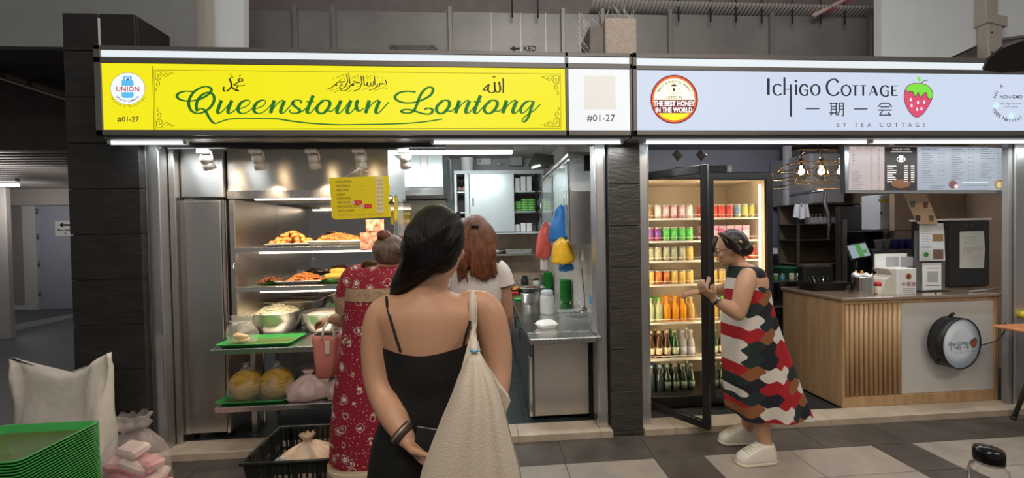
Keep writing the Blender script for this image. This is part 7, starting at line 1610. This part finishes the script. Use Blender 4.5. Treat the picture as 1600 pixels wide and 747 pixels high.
DRr = [(Q2(602, 415), 19*u, .062), (Q2(600, 421), 36*u, .1), (Q2(597, 436), 52*u, .128), (Q2(595, 465), 54*u, .148), (Q2(592, 510), 53*u, .155), (Q2(589, 570), 58*u, .17), (Q2(586, 640), 63*u, .19), (Q2(584, 706), 64*u, .2), (Q2(583, 712), 64.5*u, .202), (Q2(582, 742), 66*u, .206)]
sr = smooth_rings(DRr, 5)
def band(z_hi, z_lo, m_, nm, grow=0, wave=0):
    rg = []
    for c, hx, hy in sr:
        if z_lo-.012 <= c.z <= z_hi+.012: rg.append([p+Vector((0, 0, wave*math.sin(3*2*PI*i/48))) for i, p in enumerate(ring(c, hx+grow, hy+grow, 48))])
    if len(rg) > 1: return MB().loft(rg, cap=False).build(nm, m_, t)
z = lambda y: Q2(590, y).z
band(z(414), z(706), redp, 'dress'); band(z(446), z(468), bandm, 'waist_band', .004); band(z(702), z(716), mat('cream_trim', (.6, .5, .36), .8), 'hem_trim', .004, .01); band(z(708), z(745), hemm, 'dress_hem', .001)
def sleeve(P, R, m_, nm): b = MB(); Qs = crom([tuple(p)+(r,) for p, r in zip(P, R)], 5); b.tube([q[:3] for q in Qs], [q[3] for q in Qs], 20, cap=False); b.build(nm, m_, t)
sleeve([Q2(572, 428), Q2(556, 434), Q2(549, 448), Q2(546, 464)], [.06, .073, .075, .074], redp, 'sleeve'); sleeve([Q2(546, 460), Q2(546, 472, .005), Q2(547, 484, .015)], [.078, .079, .079], bandm, 'sleeve_band')
sleeve([Q2(626, 428), Q2(642, 434), Q2(649, 448), Q2(651, 480)], [.06, .073, .075, .074], redp, 'sleeve')
b = MB(); b.ell(Q2(608, 391, -.012), (25*u, .098, 25*u), 20, 14); b.ell(Q2(608, 378, -.05), (16*u, .05, 12*u), 14, 9)
locks(b, [[Q2(588+i*3.6, 405+2*math.sin(i), -.06), Q2(590+i*3.3, 392, -.1), Q2(596+i*1.7, 380, -.09), Q2(601, 374, -.06)] for i in range(12)], .007)
mesh_obj('hair', fuse(b, .007, 3, .4), mat('hair_greybrown', (.10, .065, .045), .45, color2=(.2, .15, .11), vscale=14, stretch=(4, 4, 1), bump=.5, bscale=50), t)
b = MB(); b.ell(Q2(600, 369, -.06), (10.5*u, .04, 9*u), 16, 10, fn=lambda q, d: q+d*.006*math.sin(14*d.x+9*d.z))
b.build('hair_bun', mat('hair_auburn', (.16, .05, .025), .42, bump=.6, bscale=60), t)
for s_ in (-1, 1):
    p = Vector((pc.x+s_*.09, Y2, 0)); MB().loft([rrect(p.x, p.y+.06, .048, .13, .045, .001), rrect(p.x, p.y+.06, .05, .132, .045, .014), rrect(p.x, p.y+.06, .044, .125, .04, .018)]).build('sandal', mat('sandal_red', (.4, .05, .04), .5), t)
# pink handbag
Yb = Y2+.1; Qb = lambda x, y, d=0: at(x, y, Yb+d); t = thing('handbag', 'pink handbag with cream handles held by the person in red', 'handbag', Qb(512, 586)); pm_ = mat('pink_leather', (.60, .20, .17), .45, bump=.1, bscale=120)
rg = []
for (x0_, x1_, y, hd) in ((500, 524, 587, .05), (498, 526, 584, .06), (496, 529, 560, .065), (493, 532, 530, .065), (491, 533, 521, .06)): a_, c_ = Qb(x0_, y), Qb(x1_, y); m_ = (a_+c_)/2; rg.append(rrect(m_.x, Yb, (c_.x-a_.x)/2, hd, .025, m_.z))
MB().loft(rg).build('bag_body', pm_, t); a_, c_ = Qb(493, 522), Qb(531, 522); MB().loft([rrect((a_.x+c_.x)/2, Yb, (c_.x-a_.x)/2*.93, .05, .025, a_.z-.004), rrect((a_.x+c_.x)/2, Yb, (c_.x-a_.x)/2*.93, .05, .025, a_.z+.003)]).build('dark_opening', black_matte, t)
crm = mat('cream_strap', (.66, .58, .48), .6)
for d in (-.06, .05): MB().tube([Qb(503, 532, d), Qb(505, 515, d), Qb(511, 503, d*.4+.02), Qb(516, 500, .02), Qb(520, 506, d*.4+.02), Qb(523, 530, d)], .008, 8).build('handle', crm, t)
MB().cbox(Qb(515, 545).x, Qb(523, 545).x, Yb-.075, Yb-.066, Qb(519, 548).z, Qb(519, 528).z, .003).build('strap_tab', crm, t)

# ---- woman with long auburn hair
Y3 = -.25; Q3 = lambda x, y, d=0: at(x, y, Y3+d); u = abs(CAM.y-Y3)/FPX
pc = Q3(742, 700); t = thing('person', 'person with long wavy auburn hair and a white top facing the stall', 'person', (pc.x, Y3, .0)); skin3 = skin_mat('skin_tan', (.40, .22, .14))
b = MB(); M3 = head(b, Q3(742, 368), (.0, 1, -.1), s=1.0); limb(b, [Q3(742, 385), Q3(742, 405), Q3(742, 420)], [.055, .052, .065])
torso(b, [(Q3(742, 404), 14*u, .05), (Q3(742, 411), 28*u, .08), (Q3(742, 420), 38*u, .1), (Q3(742, 445), 42*u, .115), (Q3(742, 480), 37*u, .115), (Q3(742, 520), 34*u, .11), (Q3(742, 560), 40*u, .12), (Q3(742, 600), 40*u, .12)])
limb(b, [Q3(775, 422), Q3(783, 432), Q3(789, 462), Q3(792, 492, .02)], [.05, .053, .047, .042]); limb(b, [Q3(792, 492, .02), Q3(794, 505, .12), Q3(790, 502, .22)], [.042, .038, .028]); hand(b, Q3(790, 502, .22), (0, 1, .1), (0, 0, -1), (-1, 0, 0), .5)
limb(b, [Q3(709, 422), Q3(701, 432), Q3(696, 462), Q3(694, 492, .02)], [.05, .053, .047, .042]); limb(b, [Q3(694, 492, .02), Q3(694, 505, .12), Q3(700, 502, .22)], [.042, .038, .028]); hand(b, Q3(700, 502, .22), (0, 1, .1), (0, 0, -1), (1, 0, 0), .5)
for s_ in (-1, 1): leg(b, (pc.x+s_*.085, Y3, .68), (pc.x+s_*.085, Y3, .44), (pc.x+s_*.085, Y3-.02, .09), (pc.x+s_*.09, Y3+.13, .03), 1.0)
mesh_obj('body', fuse(b, .008, 4), skin3, t); eyes(M3, t)
wt_ = mat('white_top', (.62, .58, .54), .8, bump=.3, bscale=120)
sr = smooth_rings([(Q3(742, 417), 35*u, .106), (Q3(742, 424), 42*u, .118), (Q3(742, 448), 44.5*u, .13), (Q3(742, 480), 41*u, .13), (Q3(742, 520), 40*u, .125), (Q3(742, 548), 43*u, .135)], 4); MB().loft([ring(c, hx, hy, 40) for c, hx, hy in sr], cap=False).build('top', wt_, t)
def sleeve3(P, R, nm): b = MB(); Qs = crom([tuple(p)+(r,) for p, r in zip(P, R)], 5); b.tube([q[:3] for q in Qs], [q[3] for q in Qs], 20, cap=False); b.build(nm, wt_, t)
sleeve3([Q3(773, 417), Q3(782, 427), Q3(787, 446)], [.062, .07, .074], 'sleeve'); sleeve3([Q3(711, 417), Q3(702, 427), Q3(697, 446)], [.062, .07, .074], 'sleeve')
sr = smooth_rings([(Q3(742, 540), 44*u, .14), (Q3(742, 570), 46*u, .15), (Vector((pc.x, Y3, .7)), .19, .16), (Vector((pc.x, Y3, .45)), .2, .17)], 4); MB().loft([ring(c, hx, hy, 40) for c, hx, hy in sr]).build('skirt', mat('dark_skirt', (.03, .03, .035), .8), t)
b = MB(); b.ell(Q3(742, 362, -.012), (24*u, .108, 27*u), 20, 14); rl = random.Random(9); PL = []
for i in range(46):
    a = rl.uniform(-1, 1); w1 = rl.uniform(-5, 5); P = []
    for j, (y, hw, d) in enumerate(((340, 16, -.07), (356, 25, -.105), (375, 27, -.125), (395, 31, -.14), (415, 33, -.15), (432+rl.uniform(-6, 10), 32, -.15))): P.append(Q3(742+a*hw+(w1*math.sin(j*1.9+i) if j > 1 else 0), y+(a*a*7 if j == 0 else 0), d*(1-.35*a*a)))
    PL.append(P)
locks(b, PL, .0135); b.ell(Q3(742, 398, -.07), (29*u, .06, 34*u), 16, 12)
mesh_obj('hair', fuse(b, .0065, 2, .4), mat('hair_auburn_long', (.055, .014, .006), .38, color2=(.20, .06, .022), vscale=10, stretch=(5, 5, .8), bump=.5, bscale=40), t)
MB().tube([Q3(736, 354, -.128), Q3(742, 353, -.132), Q3(748, 354, -.128)], .008, 8).build('hair_tie', black_matte, t)
for s_ in (-1, 1):
    p = Vector((pc.x+s_*.088, Y3, 0)); MB().loft([rrect(p.x, p.y+.06, .046, .13, .04, .001), rrect(p.x, p.y+.06, .048, .132, .04, .02), rrect(p.x, p.y+.05, .04, .115, .035, .05), rrect(p.x, p.y, .032, .05, .025, .07)]).build('shoe', white_plastic, t)

# ---- woman in the patterned shift dress at the fridge
Y4 = -.33; Q4 = lambda x, y, d=0: at(x, y, Y4+d); u = abs(CAM.y-Y4)/FPX
pc = Q4(1178, 700); t = thing('person', 'person in a red, black and white patterned dress reaching into the drinks fridge', 'person', (pc.x, Y4, 0)); skin4 = skin_mat('skin_light', (.56, .33, .21))
b = MB(); M4 = head(b, Q4(1139, 388, .02), (-1, .35, -.28), u=(-.05, 0, 1), s=.93); limb(b, [Q4(1146, 398, .02), Q4(1154, 412, .02), Q4(1163, 428, .01)], [.052, .05, .066])
torso(b, [(Q4(1160, 412), 12*u, .06), (Q4(1164, 421), 20*u, .12), (Q4(1166, 436), 26*u, .16), (Q4(1166, 470), 29*u, .15), (Q4(1168, 510), 28*u, .14), (Q4(1174, 550), 33*u, .16), (Q4(1178, 585), 33*u, .16)])
# near arm with phone
limb(b, [Q4(1168, 430, -.13), Q4(1164, 445, -.165), Q4(1158, 470, -.18), Q4(1153, 490, -.18)], [.05, .056, .052, .046]); limb(b, [Q4(1153, 490, -.18), Q4(1136, 480, -.175), Q4(1116, 467, -.16)], [.046, .041, .027])
hand(b, Q4(1114, 465, -.16), (-.75, -.05, .6), (.5, .3, .5), (.3, -.9, .2), .55, .95)
# far arm into the fridge
limb(b, [Q4(1164, 430, .13), Q4(1150, 442, .19), Q4(1132, 452, .26)], [.048, .05, .042]); limb(b, [Q4(1132, 452, .26), Q4(1110, 454, .33), Q4(1094, 456, .38)], [.042, .037, .026]); hand(b, Q4(1093, 456, .38), (-1, .2, -.1), (.1, .3, -.9), (.2, .9, .3), .6, .95)
fa, fb_ = atz(1196, 724, 0), atz(1166, 692, 0)
zk = .42
leg(b, Q4(1182, 585, -.06), (Q4(1184, 640, -.06).x, Y4-.07, Q4(1184, 640, -.06).z), (fa.x+.02, fa.y+.02, .1), (fa.x-.14, fa.y+.01, .035), .98)
leg(b, Q4(1176, 585, .08), (Q4(1172, 640, .08).x, Y4+.08, Q4(1172, 640, .08).z), (fb_.x+.01, fb_.y, .1), (fb_.x-.14, fb_.y+.02, .035), .98)
me = fuse(b, .0068, 4); bv4 = bvh_of(me, Vector()); mesh_obj('body', me, skin4, t); eyes(M4, t)
def blobs(name):
    M = mat(name, (.3, .02, .02), .8); nt = M.node_tree; L = nt.links; bs = nt.nodes['Principled BSDF']; N = nt.nodes.new
    tc = N('ShaderNodeTexCoord'); sp_ = N('ShaderNodeSeparateXYZ'); L.new(tc.outputs['Object'], sp_.inputs[0])
    def mth(op, a, b=None, c=None):
        n_ = N('ShaderNodeMath'); n_.operation = op
        for i_, q_ in enumerate((a, b, c)):
            if q_ is None: continue
            if isinstance(q_, (int, float)): n_.inputs[i_].default_value = q_
            else: L.new(q_, n_.inputs[i_])
        return n_.outputs[0]
    gx = mth('MULTIPLY', mth('MULTIPLY_ADD', sp_.outputs[1], .12, sp_.outputs[0]), 12.5); gz = mth('MULTIPLY', sp_.outputs[2], 12.5)
    gx2 = mth('MULTIPLY_ADD', mth('SINE', mth('MULTIPLY', gz, 6.283)), .17, gx); gz2 = mth('MULTIPLY_ADD', mth('SINE', mth('MULTIPLY', gx, 6.283)), .13, gz)
    cb = N('ShaderNodeCombineXYZ'); L.new(mth('FLOOR', gx2), cb.inputs[0]); L.new(mth('FLOOR', gz2), cb.inputs[2])
    ix, iz = mth('FLOOR', gx2), mth('FLOOR', gz2)
    md = mth('FLOORED_MODULO', mth('ADD', mth('MULTIPLY', ix, 3.0), mth('MULTIPLY', iz, 2.0)), 7.0); md = mth('FLOORED_MODULO', mth('ADD', md, mth('FLOORED_MODULO', mth('FLOOR', mth('MULTIPLY', iz, .34)), 3.0)), 7.0)
    fr = mth('MULTIPLY_ADD', md, 1/7, .07); r = N('ShaderNodeValToRGB'); r.color_ramp.interpolation = 'CONSTANT'; e_ = r.color_ramp.elements
    cs = [(.40, .012, .02), (.012, .012, .02), (.68, .64, .58), (.26, .10, .035), (.36, .01, .018), (.015, .03, .03), (.66, .62, .56)]
    e_[0].color = (*cs[0], 1); e_[0].position = 0; e_[1].color = (*cs[1], 1); e_[1].position = 1/7
    for i in range(2, 7): q_ = e_.new(i/7); q_.color = (*cs[i], 1)
    L.new(fr, r.inputs[0]); L.new(r.outputs[0], bs.inputs['Base Color']); return M
dp = blobs('blob_print')
DD = [(Q4(1161, 415), 15*u, .1), (Q4(1164, 420), 21*u, .135), (Q4(1166, 436), 27*u, .155), (Q4(1167, 470), 32*u, .165), (Q4(1171, 510), 41*u, .175), (Q4(1179, 550), 48*u, .19), (Q4(1188, 595), 55*u, .21), (Q4(1199, 640), 62*u, .225)]
sr = smooth_rings(DD, 5); rings = []
for j, (c, hx, hy) in enumerate(sr):
    f = j/(len(sr)-1); rings.append([p+Vector((math.cos(2*PI*i/60), math.sin(2*PI*i/60), 0))*(.016*f*f*math.sin(7*2*PI*i/60+.6))+Vector((0, 0, .012*f*math.sin(3*2*PI*i/60))) for i, p in enumerate(ring(c, hx, hy, 60))])
bd = MB().loft(rings, cap=False); bd.loft([[q_+(c[0]-q_)*.03 for q_ in rg][::-1] for rg, c in zip(rings, sr)], cap=False); bd.build('dress', dp, t)
b = MB(); hcv = Q4(1143, 382, .02); b.ell(hcv+Vector((.01, 0, .006)), (.098, .088, .098), 20, 14)
locks(b, [[Q4(1122+2*i, 366-3*math.sin(i*.5), .02), Q4(1132+2*i, 368+3*i, -.06), Q4(1146+i, 378+2.2*i, -.085), Q4(1160, 388, -.05)] for i in range(8)], .010)
limb(b, [Q4(1118, 372, -.05), Q4(1115, 384, -.062), Q4(1114, 395, -.05)], [.018, .014, .008])
b.ell(Q4(1163, 389, -.015), (.055, .055, .05), 16, 10, fn=lambda q, d: q+d*.007*math.sin(12*d.x+8*d.z)); limb(b, [Q4(1165, 384, -.02), Q4(1172, 382, -.02)], [.02, .006])
mesh_obj('hair', fuse(b, .0065, 3, .4), mat('hair_darkbrown', (.018, .010, .008), .38, bump=.5, bscale=40), t)
MB().tube([Q4(1156, 376, -.07), Q4(1159, 380, -.075)], .008, 8).build('hair_clip', mat('clip_tan', (.5, .35, .2), .4), t)
# glasses
gm_ = mat('glasses_frame', (.05, .03, .03), .3)
gs = MB()
for s_ in (-1, 1): gs.tube([(s_*.032+.022*math.cos(a), .1, .004+.018*math.sin(a)) for a in [2*PI*i/16 for i in range(16)]], .0022, 6, M=M4, closed=True); gs.tube([(s_*.054, .1, .006), (s_*.078, .06, .006), (s_*.08, -.01, .0)], .0022, 6, M=M4)
gs.tube([(-.01, .101, .008), (.01, .101, .008)], .0022, 6, M=M4); gs.build('glasses', gm_, t)
# wrist watch
wc = Q4(1119, 468.5, -.162); dv = (Q4(1116, 467, -.16)-Q4(1136, 480, -.175)).normalized(); M_ = Matrix.Translation(wc) @ dv.to_track_quat('Z', 'Y').to_matrix().to_4x4()
MB().lathe([(.03, -.009), (.0325, -.008), (.0325, .008), (.03, .009)], 22, M=M_).build('watch_strap', mat('strap_dark', (.04, .04, .045), .4), t); wf = wc+Vector((.0, -.032, .006)); MB().ell(wf, (.014, .006, .014), 14, 8).build('watch_face', steel_shiny, t)
# sneakers
sk = mat('sneaker_white', (.72, .68, .61), .55, var=.05); so_ = mat('sneaker_sole', (.70, .62, .50), .6)
for nm, f0, yaw in (('near', fa, .06), ('far', fb_, -.05)):
    M_ = Matrix.Translation((f0.x-.055, f0.y+.012, 0)) @ Matrix.Rotation(PI+yaw, 4, 'Z')
    sh = MB().loft([rrect(0, 0, .135, .046, .045, .02), rrect(0, 0, .134, .047, .045, .03), rrect(-.004, 0, .130, .046, .042, .056), rrect(-.022, 0, .108, .044, .038, .08), rrect(-.05, 0, .074, .041, .036, .104), rrect(-.066, 0, .054, .039, .036, .122)], M=M_).build('sneaker', sk, t)
    MB().loft([rrect(0, 0, .136, .047, .046, .0015), rrect(0, 0, .14, .049, .047, .008), rrect(0, 0, .138, .048, .046, .022)], M=M_).build('sole', so_, sh)
    for i in range(4): MB().tube([(.025+i*.017, -.034, .097-i*.006), (.027+i*.017, 0, .109-i*.006), (.025+i*.017, .034, .097-i*.006)], .003, 6, M=M_).build('lace', so_, sh)
# phone held up
pp_ = Q4(1106, 440, -.165); M_ = Matrix.Translation(pp_) @ Matrix.Rotation(math.radians(18), 4, 'Y') @ Matrix.Rotation(math.radians(35), 4, 'Z')
tp = thing('phone', 'pale pink phone held up by the person in the patterned dress', 'phone', pp_); MB().cbox(-.017, .017, -.005, .005, -.05, .03, .004, M=M_).build('phone_body', mat('phone_pink', (.66, .42, .36), .35), tp); MB().box(-.015, .015, -.0065, -.005, -.046, .027, M=M_).build('phone_back', mat('phone_pale', (.7, .52, .46), .3), tp)
